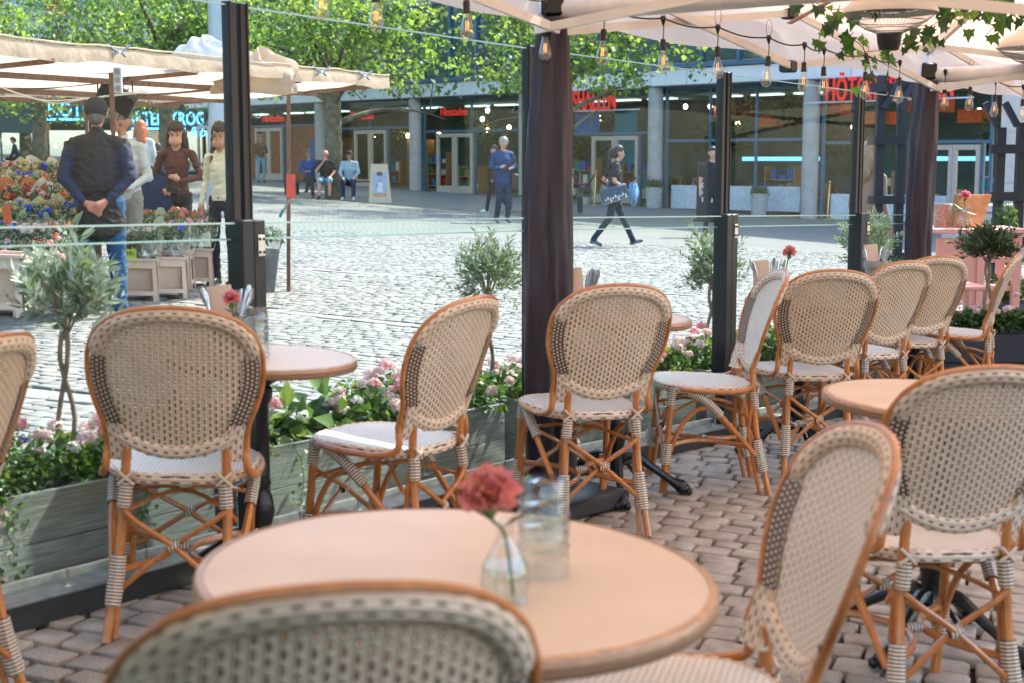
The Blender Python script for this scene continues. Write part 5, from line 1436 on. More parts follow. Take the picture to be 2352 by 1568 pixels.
def bouquet(loc, wrap, heads, label, s=1.0, lean=(0, 0), gyp=True, group='bouquets on the flower stall'):
    t = thing('bouquet', label, 'bouquet', loc, random.uniform(0, 6), group)
    t.rotation_euler = (lean[0], lean[1], 0)
    w = link('wrapping', random.choice(WR[wrap]), t); w.scale = (s, s, s)
    g = link('greens', random.choice(GREEN), t); g.scale = (s, s, s); g.rotation_euler.z = random.uniform(0, 6)
    if gyp: g = link('small_blooms', random.choice(GYPS), t); g.scale = (s, s, s); g.location.z = .02
    for c, n in heads:
        for _ in range(n):
            a = random.uniform(0, 6.3); r = .125 * s * math.sqrt(random.random()); h = link('flower_head', random.choice(FB[c]), t)
            h.location = (r * math.cos(a), r * math.sin(a), s * (.10 - 2.2 * r * r)); q = s * random.uniform(.6, .95); h.scale = (q, q, q)
    return t
# stepped display: rows from the top shelf down to the ground
dis = thing('display_shelf', 'stepped dark shelves carrying the bouquets at the left', 'display shelf', ground(-3.95, 11.2))
for k, (z, yy) in enumerate(((.98, .75), (.72, .45), (.46, .15), (.22, -.12))):
    mb = MB(); mb.box((-.35, yy, z - .05), (1.7, .30, .04), rot=Matrix.Rotation(R(0), 3, 'Z')); mb.build('shelf', M('dark_shelf', (.05, .045, .04), .7), dis, False)
for x in (-1.15, .45):
    for y, h in ((-.2, .25), (.85, 1.0)): mb = MB(); mb.box((x, y, h / 2), (.04, .04, h)); mb.build('shelf_leg', m_rust, dis, False)
rows = [  # v of the row's blooms, distance, list of (u, wrap, heads, words)
    (404, 12.1, [(18, 'green', [('red', 4), ('pink', 3)], 'crimson'), (70, 'cream', [('yellow', 5), ('white', 4)], 'cream and white'), (112, 'cream', [('blue', 3), ('yellow', 4)], 'blue and cream'), (150, 'green', [('yellow', 5), ('white', 3)], 'pale yellow')]),
    (432, 11.75, [(10, 'kraft', [('yellow', 3), ('white', 5)], 'yellow and white'), (48, 'green', [('blue', 3), ('yellow', 4), ('white', 2)], 'bright blue'), (88, 'kraft', [('red', 5), ('orange', 2)], 'dark red'), (135, 'kraft', [('red', 2), ('pale', 4), ('white', 3)], 'peach and white')]),
    (458, 11.4, [(6, 'kraft', [('orange', 6)], 'orange'), (52, 'kraft', [('red', 8)], 'burgundy'), (104, 'cream', [('red', 3), ('pale', 4), ('white', 2)], 'red and blush'), (146, 'kraft', [('white', 4), ('orange', 3)], 'white and orange')]),
    (498, 11.05, [(14, 'green', [('white', 4), ('yellow', 2)], 'lime and white'), (58, 'green', [('blue', 3), ('yellow', 4), ('white', 2)], 'royal blue'), (104, 'green', [('yellow', 6), ('blue', 3)], 'yellow and blue'), (142, 'green', [('blue', 3), ('orange', 3), ('yellow', 3)], 'mixed blue and orange')]),
    (545, 10.75, [(8, 'clear', [('blue', 7)], 'deep blue'), (46, 'clear', [('pale', 9)], 'blush peony'), (88, 'clear', [('pale', 8), ('pink', 2)], 'pale pink peony'), (138, 'clear', [('orange', 4), ('white', 5)], 'orange and white')]),
    (582, 10.55, [(22, 'clear', [('pink', 4), ('white', 3)], 'pink'), (70, 'clear', [('red', 6)], 'red rose'), (112, 'clear', [('red', 4), ('coral', 3)], 'coral and red'), (150, 'clear', [('pink', 3), ('red', 2)], 'rose pink')]),
    (618, 10.3, [(30, 'clear', [('yellow', 4), ('white', 3)], 'cream rose'), (74, 'clear', [('coral', 6)], 'coral'), (118, 'clear', [('pink', 3), ('coral', 3)], 'coral pink')])]
rown = ['top row', 'second row', 'third row', 'fourth row', 'fifth row', 'sixth row', 'lowest row']
for i, (v, Y, items) in enumerate(rows):
    for u, w, hd, wd in items:
        p = AY(u, v, Y); bouquet(p, w, hd, wd + ' bouquet in the ' + rown[i] + ' of the stall display at the left', s=.92 if i < 5 else .85, lean=(random.uniform(.25, .6), random.uniform(-.15, .2)))
# flower crates (plastic auction buckets)
m_crate = M('pink_beige_crate', (.72, .52, .39), .55, var=.12, vs=6)
m_inner = M('crate_bucket', (.64, .45, .33), .5, var=.1)
def crate_mesh():
    out = {}
    T = lambda x, y, z: Vector((x * (1 - .16 * (z / .33)), y * (1 - .16 * (z / .33)), z)) if True else None
    mb = MB()
    W = .155
    def q(u, v, face):     # on the tapered side face
        x = (u - .5) * 2 * W; z = v * .33
        a = [Vector((x, -W, z)), Vector((W, x, z)), Vector((-x, W, z)), Vector((-W, -x, z))][face]
        k = .84 + .16 * (1 - v); return Vector((a.x * k, a.y * k, z))
    fr = MB()
    for f in range(4):
        for (u0, u1, v0, v1) in ((0, .16, 0, 1), (.84, 1, 0, 1), (.16, .84, .80, 1), (.16, .84, .14, .24)):
            fr.add([q(u0, v0, f), q(u1, v0, f), q(u1, v1, f), q(u0, v1, f)], [(0, 1, 2, 3)])
            nn = [Vector((0, 1, 0)), Vector((-1, 0, 0)), Vector((0, -1, 0)), Vector((1, 0, 0))][f] * .012
            P = [q(u0, v0, f), q(u1, v0, f), q(u1, v1, f), q(u0, v1, f)]; I = [p + nn for p in P]
            fr.add(P + I, [(4, 7, 6, 5), (0, 4, 5, 1), (1, 5, 6, 2), (2, 6, 7, 3), (3, 7, 4, 0)])
        fr.beam(q(.0, 1, f) + Vector((0, 0, .004)), q(1, 1, f) + Vector((0, 0, .004)), .02, .018)
    out['frame'] = fr.mesh('crate_frame', m_crate, False)
    b = MB()
    sq = lambda w, z: [Vector((-w, -w, z)), Vector((w, -w, z)), Vector((w, w, z)), Vector((-w, w, z))]
    b.add(sq(.098, .05) + sq(.108, .31), [(3, 2, 1, 0), (0, 1, 5, 4), (1, 2, 6, 5), (2, 3, 7, 6), (3, 0, 4, 7)])
    out['bucket'] = b.mesh('bucket', m_inner, False); return out
CR = crate_mesh()
def crate(u, v, rz, label, s=1.0, h=0.0, Yoff=0):
    p = G(u, v, h); p.y += Yoff
    t = thing('flower_crate', label, 'crate', p, rz, 'beige flower crates', tilt=True); t.scale = (s, s, s)
    link('crate_frame', CR['frame'], t); link('bucket', CR['bucket'], t); return p
cr_specs = [(322, 688, .25, 'nearest beige flower crate right of the man in the cap'), (386, 682, .35, 'second beige flower crate, with blue and cream bouquet'), (405, 662, .1, 'beige flower crate half hidden behind the second one'), (452, 655, .25, 'farthest beige flower crate beside the patterned trousers')]
cb = [[('pale', 4), ('white', 6)], [('blue', 4), ('yellow', 3), ('white', 4)], [('pink', 2), ('white', 7)], [('pink', 3), ('white', 6)]]
for (u, v, r, l), hd in zip(cr_specs, cb):
    p = crate(u, v, r, l, 1.08)
    for k in range(2):
        w = ['pale pink and white', 'blue and cream', 'white with pink roses', 'pink rose and white'][cr_specs.index((u, v, r, l))]
        bouquet(p + Vector((-.07 + .16 * k, .04 - .06 * k, .52 + .03 * k)), 'clear', hd, w + ' bouquet in a crate on the ground, ' + ('left' if k == 0 else 'right') + ' one', s=.95, lean=(.15, .15 - .3 * k))
for k in range(3):
    p = G(320, 672); bouquet(p + Vector((-.1 + k * .25, .75 + k * .15, .62)), ['green', 'kraft', 'clear'][k], [[('orange', 5)], [('coral', 4), ('orange', 3)], [('white', 6), ('pink', 2)]][k], ['orange bouquet in green paper', 'coral and orange bouquet in brown paper', 'white bouquet'][k] + ' behind the crates, right of the man', s=.9, lean=(.3, 0))
for i, (u, v, h, l) in enumerate(((8, 722, 0, 'lower one of the two stacked crates at the left edge'), (8, 722, .335, 'upper one of the two stacked crates at the left edge'), (70, 700, 0, 'crate in the shade under the display'))): crate(u, v, .1, l, 1.05, h * 1.05)
# zinc bucket with white flowers behind the post
p = G(612, 672); t = thing('zinc_bucket', 'grey zinc bucket of white flowers right of the thick left post', 'bucket', p, 0, tilt=True)
MB().lathe([(.075, 0), (.078, .004), (.118, .40), (.123, .41), (.117, .412), (.10, .38)], 22).build('bucket', M('zinc', (.16, .17, .18), .45, .5, var=.25), t)
bouquet(p + Vector((0, 0, .50)), 'clear', [('white', 12)], 'white flowers standing in the zinc bucket', s=1.1)
# handwritten price cards
m_card = M('kraft_card', (.62, .36, .22), .8); m_cardy = M('lime_card', (.55, .72, .12), .7); m_ink = M('card_ink', (.06, .03, .02), .8)
def card(p, w, h, mat, text, size, label, rz=0.0):
    t = thing('price_card', label, 'price card', p, rz, 'price cards on the flowers')
    MB().box((0, 0, 0), (w, .004, h)).build('card', mat, t, False)
    for i, ln in enumerate(text.split('\n')):
        cu = bpy.data.curves.new('lettering', 'FONT'); cu.body = ln; cu.size = size; cu.extrude = .0008; cu.align_x = 'CENTER'; cu.materials.append(m_ink); cu.resolution_u = 2
        o = bpy.data.objects.new('tmp', cu); COL.objects.link(o); me = bpy.data.meshes.new_from_object(o); bpy.data.objects.remove(o)
        q = link('lettering', me, t); q.location = (0, -.0045, h / 2 - size * (i + 1.05)); q.rotation_euler = (PI / 2, 0, 0)
card(AY(298, 572, 12.5), .11, .24, m_card, 'BL\nETT', .07, 'brown handwritten card among the flowers right of the man')
card(AY(300, 590, 12.35), .10, .13, m_cardy, '10:-', .05, 'lime price card reading 10 below the brown card')
card(AY(70, 633, 10.5), .07, .15, m_cardy, '5', .08, 'lime price card in the shade under the display')
card(AY(16, 492, 10.7), .06, .14, M('red_card', (.65, .12, .04), .7), '', .05, 'small red and black card in the fourth row of bouquets')
# ------------------------------------------------------------------ people
def person(label, loc, face, H=1.75, top=(.1, .1, .1), legs=(.02, .03, .06), shoe=(.05, .05, .05), hair=(.05, .03, .02), skin=None, sleeve='long', pose=None, vox=.02, build=1.0, hairstyle='short', trouser='long', shoe2=None, coat=0.0, sit=False, headrot=0.0, nod=0.0, vest=None, skirt=False, belly=0.0, cap=None, glasses=False, topname=None, neckline=False):
    base = ground(*loc[:2], .004) if len(loc) == 2 else Vector(loc)
    t = thing('person', label, 'person', base, R(face), 'people on the square')
    k = H / 1.75; b = build
    J = dict(pel=(0, 0, .95), waist=(0, 0, 1.08), chest=(0, .01, 1.28), neck=(0, 0, 1.47), head=(0, .02, 1.63),
             hl=(-.09, 0, .93), hr=(.09, 0, .93), kl=(-.10, .02, .50), kr=(.10, .02, .50), al=(-.105, -.02, .085), ar=(.105, -.02, .085), tl=(-.12, .13, .03), tr=(.12, .13, .03),
             sl=(-.172, 0, 1.395), sr=(.172, 0, 1.395), el=(-.222, -.02, 1.12), er=(.222, -.02, 1.12), wl=(-.24, .06, .90), wr=(.24, .06, .90), fl=(-.235, .09, .82), fr=(.235, .09, .82))
    if pose: J.update(pose)
    V = {q: Vector(p) * k for q, p in J.items()}
    mats = [M('skin_%d' % (hash(str(skin)) % 997) if skin else 'skin', skin or (.55, .28, .19), .5, var=.08),
            M('top_' + '_'.join('%.2f' % q for q in top), top, .8, var=.16, vs=8, bump=.25, bs=7),
            M('legs_' + '_'.join('%.2f' % q for q in legs), legs, .85, var=.18, vs=10, bump=.25, bs=8),
            M('shoe_' + '_'.join('%.2f' % q for q in shoe), shoe, .5),
            M('vest_' + '_'.join('%.2f' % q for q in (vest or top)), vest or top, .7, var=.16, vs=8, bump=.35, bs=6),
            M('sole', (.7, .68, .64), .6)]
    prims = []      # a, b, ra, rb, mat, flat
    def cap_(a, c, ra, rb, m, lat=1.0): prims.append((V[a] if isinstance(a, str) else Vector(a), V[c] if isinstance(c, str) else Vector(c), ra * k, rb * k, m, lat))
    tm = 4 if vest else 1
    # trunk
    cap_('pel', 'waist', .118 * b, .112 * b + belly * .3, tm if not skirt else 1, 1.32)
    cap_('waist', 'chest', .110 * b + belly * .6, .122 * b, tm, 1.30)
    ch = V['chest']; up = V['neck'] - ch
    cap_(V['chest'], ch + up * .52, .120 * b, .088 * b, tm, 1.38)
    for s, q in (('l', -1), ('r', 1)):
        sh = V['s' + s]; cap_(ch + up * .88, sh, .050 * b, .058 * b, tm, 1)
    if coat: cap_('pel', V['pel'] - Vector((0, 0, coat)), .125 * b, .135 * b, tm, 1.28)
    cap_(ch + up * .55, V['neck'] + (V['head'] - V['neck']) * .35, .055, .048, 0)
    if vest is not None or topname == 'collar': cap_(ch + up * .85, V['neck'] + up * .12, .066, .060, tm)
    if neckline: cap_((0, .078 * b, 1.385), (0, .035, 1.44), .050, .046, 0, 1.5)
    # arms
    for s in 'lr':
        cap_('s' + s, 'e' + s, .056 * b, .046 * b, 1 if sleeve != 'none' else 0)
        if sleeve == 'short': cap_('s' + s, 'e' + s, .040, .038, 0); prims.pop(-2); cap_('s' + s, V['s' + s].lerp(V['e' + s], .62), .058 * b, .060 * b, 1); cap_(V['s' + s].lerp(V['e' + s], .55), 'e' + s, .043, .038, 0)
        cap_('e' + s, 'w' + s, .043 * b if sleeve == 'long' else .037, .033 if sleeve == 'long' else .026, 1 if sleeve == 'long' else 0)
        w, f = V['w' + s], V['f' + s]; d = (f - w)
        cap_(w + d * .1, w + d * .75, .026, .034, 0)
        if vox > .012: cap_(w + d * .6, w + d * 1.2, .028, .020, 0)
        else:
            side = d.cross(Vector((0, 1, 0))).normalized() if abs(d.normalized().y) < .9 else Vector((1, 0, 0))
            for fi, off in enumerate((-.026, -.009, .009, .026)):
                a0 = w + d * .75 + side * off * k; ln = (1.0, 1.12, 1.05, .85)[fi] * .075 * k; dd = d.normalized()
                cap_(a0, a0 + dd * ln * .5 + Vector((0, .006, 0)), .0115, .0105, 0); cap_(a0 + dd * ln * .5 + Vector((0, .006, 0)), a0 + dd * ln + Vector((0, .014, -.004)), .0105, .009, 0)
            a0 = w + d * .35 + side * .028 * k; cap_(a0, a0 + d.normalized() * .05 + side * .022, .013, .010, 0)
    # legs
    for s in 'lr':
        hp, kn, an = V['h' + s], V['k' + s], V['a' + s]
        if skirt: cap_(hp, kn, .11, .12, 2); cap_(kn, an + Vector((0, 0, .03)), .115, .125, 2)
        else:
            cap_(hp, kn, .092 * b, .062 * b, 2)
            if trouser == 'short': cap_(kn.lerp(hp, .25), kn, .075, .075, 2); cap_(kn, an, .052, .036, 0)
            else: cap_(kn, an, .062 * b, .050 * b, 2)
        tt = V['t' + s]; cap_(an - Vector((0, 0, .02)), tt, .038, .036, 3); cap_(an - Vector((0, 0, .035)), an - Vector((0, .035, .045)) * 1.0, .036, .034, 3)
        cap_(an - Vector((0, .02, .062)), tt - Vector((0, -.01, .012)), .022, .022, 5)
    cap_('pel', V['pel'] - Vector((0, 0, .04)), .118 * b, .112 * b, 2 if not skirt else 2, 1.25)
    # head
    HR = Matrix.Rotation(R(headrot), 3, 'Z') @ Matrix.Rotation(R(-nod), 3, 'X')
    hc = V['head']
    def hp_(x, y, z): return hc + HR @ (Vector((x, y, z)) * k)
    for a, c, ra, rb in ((hp_(0, -.012, .04), hp_(0, .0, .035), .088, .084), (hp_(0, .012, -.01), hp_(0, .035, -.07), .070, .042), (hp_(0, .03, -.07), hp_(0, .052, -.092), .036, .026),
                         (hp_(0, .092, .01), hp_(0, .108, -.022), .010, .015), (hp_(-.03, .072, .028), hp_(.03, .072, .028), .020, .020), (hp_(-.018, .078, -.058), hp_(.018, .078, -.058), .012, .012)):
        prims.append((a, c, ra * k, rb * k, 0, 1))
    for s in (-1, 1): prims.append((hp_(s * .082, -.01, -.02), hp_(s * .088, -.018, .018), .012 * k, .016 * k, 0, 1))
    tmp = MB()
    def capsule(mb, a, c, ra, rb, lat, n=12):
        d = c - a; L = d.length
        if L < 1e-5: d = Vector((0, 0, 1)); L = 1e-5
        z = d.normalized(); x = Vector((1, 0, 0)) - z * z.x
        if x.length < .2: x = Vector((0, 1, 0)) - z * z.y
        x.normalize(); y = z.cross(x); pr = []
        for i in range(5): w = -PI / 2 + PI / 2 * i / 4; pr.append((ra * math.cos(w), ra * math.sin(w)))
        for i in range(5): w = PI / 2 * i / 4; pr.append((rb * math.cos(w), L + rb * math.sin(w)))
        vs = [a + x * (r * lat * math.cos(2 * PI * j / n)) + y * (r * math.sin(2 * PI * j / n)) + z * h for r, h in pr for j in range(n)]
        fs = [(i * n + j, i * n + (j + 1) % n, (i + 1) * n + (j + 1) % n, (i + 1) * n + j) for i in range(9) for j in range(n)]
        mb.add(vs, fs)
    for a, c, ra, rb, m, lat in prims: capsule(tmp, a, c, ra, rb, lat)
    def remesh(mb, name, mats, vx, sm=3):
        me = bpy.data.meshes.new(name); me.from_pydata(mb.v, [], mb.f)
        o = bpy.data.objects.new('tmp', me); COL.objects.link(o)
        r = o.modifiers.new('r', 'REMESH'); r.mode = 'VOXEL'; r.voxel_size = vx; r.use_smooth_shade = True
        s = o.modifiers.new('s', 'SMOOTH'); s.iterations = sm; s.factor = .5
        dg = bpy.context.evaluated_depsgraph_get()
        m2 = bpy.data.meshes.new_from_object(o.evaluated_get(dg)); m2.name = name
        bpy.data.objects.remove(o); bpy.data.meshes.remove(me)
        m2.materials.clear()
        for q in mats: m2.materials.append(q)
        return m2
    me = remesh(tmp, 'body', mats, vox, 3 if vox > .015 else 7)
    n = len(me.polygons); cen = np.empty(n * 3, dtype=np.float32); me.polygons.foreach_get('center', cen); cen = cen.reshape(-1, 3)
    best = np.full(n, 1e9); mi = np.zeros(n, dtype=np.int32)
    for a, c, ra, rb, m, lat in prims:
        A_ = np.array(a); D_ = np.array(c - a); LL = max(1e-9, (D_ ** 2).sum()); q = cen - A_; tt = np.clip(q @ D_ / LL, 0, 1)
        w = q - tt[:, None] * D_; w[:, 0] /= lat
        d = np.linalg.norm(w, axis=1) - (ra + (rb - ra) * tt) - (.003 if m != 0 else 0)
        s = d < best; best[s] = d[s]; mi[s] = m
    nv = len(me.vertices); vc = np.zeros(nv); vt = np.zeros(nv)
    if vox < .016:
        ls = np.empty(n, dtype=np.int32); lt = np.empty(n, dtype=np.int32); me.polygons.foreach_get('loop_start', ls); me.polygons.foreach_get('loop_total', lt)
        lv = np.empty(len(me.loops), dtype=np.int32); me.loops.foreach_get('vertex_index', lv)
        cl = np.repeat(np.isin(mi, (1, 2, 4)), lt); np.add.at(vt, lv, 1); np.add.at(vc, lv, cl)
        co = np.empty(nv * 3, dtype=np.float32); me.vertices.foreach_get('co', co); co = co.reshape(-1, 3); nn = np.empty(nv * 3, dtype=np.float32); me.vertices.foreach_get('normal', nn); nn = nn.reshape(-1, 3)
        for q in np.nonzero(vt == vc)[0]:
            x_, y_, z_ = co[q]; f_ = noise.noise((x_ * 8, y_ * 8, z_ * 15 + x_ * 6)) + .6 * noise.noise((x_ * 19, y_ * 19, z_ * 30)); co[q] += nn[q] * (abs(f_) * -.016 + .003)
        me.vertices.foreach_set('co', co.ravel())
    me.polygons.foreach_set('material_index', mi); me.polygons.foreach_set('use_smooth', [True] * n)
    link('body', me, t)
    # hair
    hm = M('hair_' + '_'.join('%.2f' % q for q in hair), hair, .5, var=.35, vs=60, bump=.5, bs=120, stretch=(1, 1, .25))
    hb = MB(); C = lambda a, c, ra, rb, lat=1.0: capsule(hb, a, c, ra * k, rb * k, lat)
    if hairstyle != 'bald' and not cap:
        C(hp_(0, -.022, .052), hp_(0, -.006, .062), .094, .088); C(hp_(0, -.045, .0), hp_(0, -.05, -.03), .082, .066)
    if cap:
        C(hp_(0, -.015, .055), hp_(0, -.002, .06), .099, .096)
    if hairstyle == 'long':
        for s in (-1, 1):
            C(hp_(s * .062, -.02, .05), hp_(s * .085, -.015, -.06), .038, .034); C(hp_(s * .085, -.015, -.06), hp_(s * .10, .015, -.20), .036, .040); C(hp_(s * .10, .015, -.20), hp_(s * .095, .055, -.31), .038, .022)
        C(hp_(0, -.06, -.02), hp_(0, -.085, -.22), .075, .07, 1.2)
    if hairstyle == 'pony':
        C(hp_(0, -.10, .06), hp_(0, -.14, .02), .035, .04); C(hp_(0, -.14, .02), hp_(-.0, -.15, -.20), .045, .035); C(hp_(0, -.15, -.20), hp_(0, -.13, -.32), .033, .015)
    if hairstyle == 'bun': C(hp_(0, -.07, -.01), hp_(0, -.09, -.05), .06, .05)
    if hairstyle == 'curly':
        for _ in range(16):
            d = Vector(rdirs(1, -.1)[0]); d.y = -abs(d.y) * .9 + .02; q = hp_(0, -.02, .05) + d * .088 * k; C(q, q + d * .01, .03, .03)
    if hb.v:
        if cap:
            c2 = M('cap_' + '_'.join('%.2f' % q for q in cap), cap, .8)
            hme = remesh(hb, 'cap', [c2], max(.010, vox * .6), 3); cp = link('cap', hme, t)
            mb = MB(); P = lambda x, y, z: hp_(x, y, z)
            mb.add([P(-.07, .07, .045), P(-.06, .13, .035), P(0, .16, .035), P(.06, .13, .035), P(.07, .07, .045), P(-.07, .07, .055), P(-.06, .13, .043), P(0, .16, .043), P(.06, .13, .043), P(.07, .07, .055)], [(4, 3, 2, 1, 0), (5, 6, 7, 8, 9), (0, 1, 6, 5), (1, 2, 7, 6), (2, 3, 8, 7), (3, 4, 9, 8)])
            mb.build('cap_peak', c2, None).parent = cp
            hb2 = MB(); capsule(hb2, hp_(0, -.03, .01), hp_(0, -.042, -.015), .082 * k, .066 * k, 1.0); link('hair', remesh(hb2, 'hair', [hm], .012), t)
        else:
            hme = remesh(hb, 'hair', [hm], max(.009, vox * .55), 2)
            if vox < .02:
                nv = len(hme.vertices); co = np.empty(nv * 3, dtype=np.float32); hme.vertices.foreach_get('co', co); co = co.reshape(-1, 3); nn = np.empty(nv * 3, dtype=np.float32); hme.vertices.foreach_get('normal', nn); nn = nn.reshape(-1, 3)
                for q in range(nv): x_, y_, z_ = co[q]; co[q] += nn[q] * (.012 * noise.noise((x_ * 55, y_ * 55, z_ * 7)) + .010 * noise.noise((x_ * 20, y_ * 20, z_ * 9)))
                hme.vertices.foreach_set('co', co.ravel())
            link('hair', hme, t)
    # eyes and mouth
    if vox <= .02:
        for s in (-1, 1):
            mb = MB(); mb.ell(hp_(s * .031, .0885, .006), (.012 * k, .006 * k, .0055 * k), 8, 5); mb.build('eye', M('eye_shade', (.05, .03, .025), .3), t)
            mb = MB(); mb.tube([hp_(s * .014, .093, .030), hp_(s * .034, .092, .035), hp_(s * .052, .078, .028)], .0035 * k, 5); mb.build('eyebrow', hm, t)
        mb = MB(); mb.tube([hp_(-.021, .084, -.056), hp_(0, .093, -.054), hp_(.021, .084, -.056)], [.003 * k, .007 * k, .003 * k], 6); mb.build('lips', M('lips', (.42, .12, .10), .4), t)
    if glasses:
        mb = MB()
        for s in (-1, 1): mb.tube([hp_(s * .034 + .024 * math.cos(a), .104, .004 + .019 * math.sin(a)) for a in [2 * PI * j / 16 for j in range(16)]], .0018 * k, 5, closed=True); mb.tube([hp_(s * .058, .102, .008), hp_(s * .086, .0, .01)], .0016 * k, 4)
        mb.tube([hp_(-.01, .106, .008), hp_(.01, .106, .008)], .0016 * k, 4); mb.build('glasses', M('gold_wire', (.6, .4, .2), .3, .8), t)
    t['k'] = k
    return t, (lambda q: base + Matrix.Rotation(R(face), 3, 'Z') @ V[q]), (lambda v: base + Matrix.Rotation(R(face), 3, 'Z') @ (Vector(v) * k))
P = person
# near man at the stall, hands clasped behind his back
hands = dict(sl=(-.195, 0, 1.385), sr=(.195, 0, 1.385), el=(-.265, -.07, 1.14), er=(.265, -.07, 1.14), wl=(-.10, -.19, .95), wr=(.10, -.19, .96), fl=(.005, -.215, .875), fr=(-.01, -.24, .90), hl=(-.10, 0, .93), hr=(.10, 0, .93), kl=(-.125, .02, .5), kr=(.125, .02, .5), al=(-.14, -.02, .085), ar=(.14, -.02, .085), tl=(-.18, .12, .03), tr=(.18, .12, .03))
g = AY(238, 745, 11.1)
P('heavy man seen from behind in dark vest and black cap, hands clasped behind his back', (g.x, g.y), 8, 1.68, top=(.012, .018, .05), vest=(.010, .006, .007), legs=(.015, .07, .16), shoe=(.05, .05, .06), hair=(.12, .10, .09), skin=(.50, .19, .12), pose=hands, vox=.0095, build=1.22, belly=.055, cap=(.014, .012, .016), coat=.17)
# grey haired man facing us behind him
g = AY(291, 600, 13.0)
P('grey haired man in a pale grey fleece facing the flowers', (g.x, g.y), 172, 1.64, top=(.52, .53, .50), legs=(.30, .27, .22), hair=(.16, .15, .15), skin=(.52, .24, .15), vox=.013, nod=16, pose=dict(wl=(-.16, .24, 1.02), fl=(-.08, .30, .99), wr=(.16, .24, 1.0), fr=(.08, .30, .97), el=(-.25, 0, 1.12), er=(.25, 0, 1.12)), build=1.1, topname='collar')
# young woman in brown top
g = AY(412, 575, 14.6)
_, at_, pw = P('young woman with long wavy brown hair in a brown top, jacket over her arm', (g.x, g.y), 185, 1.58, top=(.10, .035, .028), legs=(.028, .030, .034), hair=(.045, .02, .012), skin=(.62, .33, .23), vox=.0105, hairstyle='long', nod=22, build=.86, neckline=True, pose=dict(el=(-.27, .04, 1.13), wl=(-.06, .24, 1.10), fl=(.0, .28, 1.14), er=(.26, -.02, 1.12), wr=(.16, .24, 1.0), fr=(.07, .30, .98), kl=(-.085, .02, .5), kr=(.085, .02, .5)))
def cloth_blob(name, label, cat, c, r, mat, seed, n=(26, 16)):
    mb = MB()
    def f(u, v):
        a = 2 * PI * u; th = PI * v; q = 1 + .13 * math.sin(4 * a + seed + 5 * v) + .10 * math.sin(9 * a - 6 * v + seed) + .06 * math.sin(15 * v + 3 * a)
        return Vector((r[0] * q * math.sin(th) * math.cos(a), r[1] * q * math.sin(th) * math.sin(a), -r[2] * q * math.cos(th)))
    mb.grid(f, *n); o = mb.build(name, mat); o.location = c; return tag(o, label, cat)
m_navyc = M('navy_cloth', (.012, .025, .085), .8, var=.2)
cloth_blob('carried_jacket', 'dark blue jacket hanging over the arm of the woman in brown', 'jacket', pw((.25, .20, .84)), (.19, .11, .26), m_navyc, 2)
o = MB().box((0, 0, 0), (.13, .05, .10), rot=Matrix.Rotation(.4, 3, 'Y'), bev=.02).build('black_purse', m_black); o.location = pw((.0, .32, 1.0)); tag(o, 'small black purse held by the woman in brown', 'purse')
# young woman in the cream jacket
g = AY(516, 615, 14.0)
P('young woman with wire glasses in a cream jacket and dark flowered trousers', (g.x, g.y), 160, 1.58, top=(.74, .70, .52), legs=(.018, .018, .028), hair=(.035, .022, .02), skin=(.50, .26, .16), vox=.0105, hairstyle='long', nod=14, build=.86, neckline=True, glasses=True, pose=dict(er=(.22, -.02, 1.13), wr=(.23, .06, .90), fr=(.225, .07, .82), kl=(-.10, .02, .5), kr=(.10, .02, .5)), skirt=False, headrot=12)
# walking woman
g = G(1410, 568)
wk = dict(hl=(-.08, 0, .92), hr=(.08, 0, .92), kl=(-.08, .16, .52), kr=(.08, -.10, .50), al=(-.08, .36, .10), ar=(.08, -.38, .14), tl=(-.08, .51, .10), tr=(.08, -.25, .04), el=(-.26, -.14, 1.16), wl=(-.20, .02, 1.06), fl=(-.16, .08, 1.04), er=(.24, -.06, 1.14), wr=(.20, .18, .98), fr=(.18, .25, .95), head=(0, .07, 1.61), neck=(0, .03, 1.46))
_, at_, pw = P('walking woman with a long black ponytail, black shirt and large shoulder bag', (g.x, g.y), -82, 1.62, top=(.012, .013, .018), legs=(.012, .03, .045), shoe=(.10, .11, .12), hair=(.018, .014, .014), skin=(.52, .27, .18), vox=.014, hairstyle='pony', sleeve='short', nod=6, pose=wk, build=1.0)
c = pw((.17, -.05, .92)); t = thing('shoulder_bag', 'large blue grey tote bag with a city print on the walking woman', 'bag', c, R(-82))
rt = Matrix.Rotation(R(16), 3, 'X')
mb = MB(); mb.box((.05, 0, 0), (.11, .44, .25), rot=rt, bev=.025); mb.build('bag_body', M('bag_blue', (.035, .07, .11), .6, var=.4, vs=40), t)
mb = MB(); mb.box(rt @ Vector((0, 0, -.105)) + Vector((.05, 0, 0)), (.116, .446, .05), rot=rt, bev=.012); mb.build('bag_base', M('bag_grey', (.16, .16, .16), .6), t)
mb = MB(); mb.tube(spline([(.03, -.12, .12), (-.02, .02, .36), (-.03, .05, .47), (.0, .09, .36), (.03, .12, .10)], 4), .009, 6); mb.build('strap', M('bag_strap', (.04, .10, .16), .6), t)
for k in range(9):
    mb = MB(); mb.box(rt @ Vector((.062, -.17 + k * .042, -.055 + .02 * math.sin(k * 2.1))) + Vector((.05, 0, 0)), (.004, .026, .03 + .02 * (k % 3)), rot=rt); mb.build('city_print', M('print_white', (.55, .55, .52), .6), t, False)
cloth_blob('carried_denim_jacket', 'pale blue denim jacket carried by the walking woman', 'jacket', pw((.16, .30, .92)), (.08, .12, .17), M('pale_denim', (.16, .32, .50), .8, var=.3), 4)
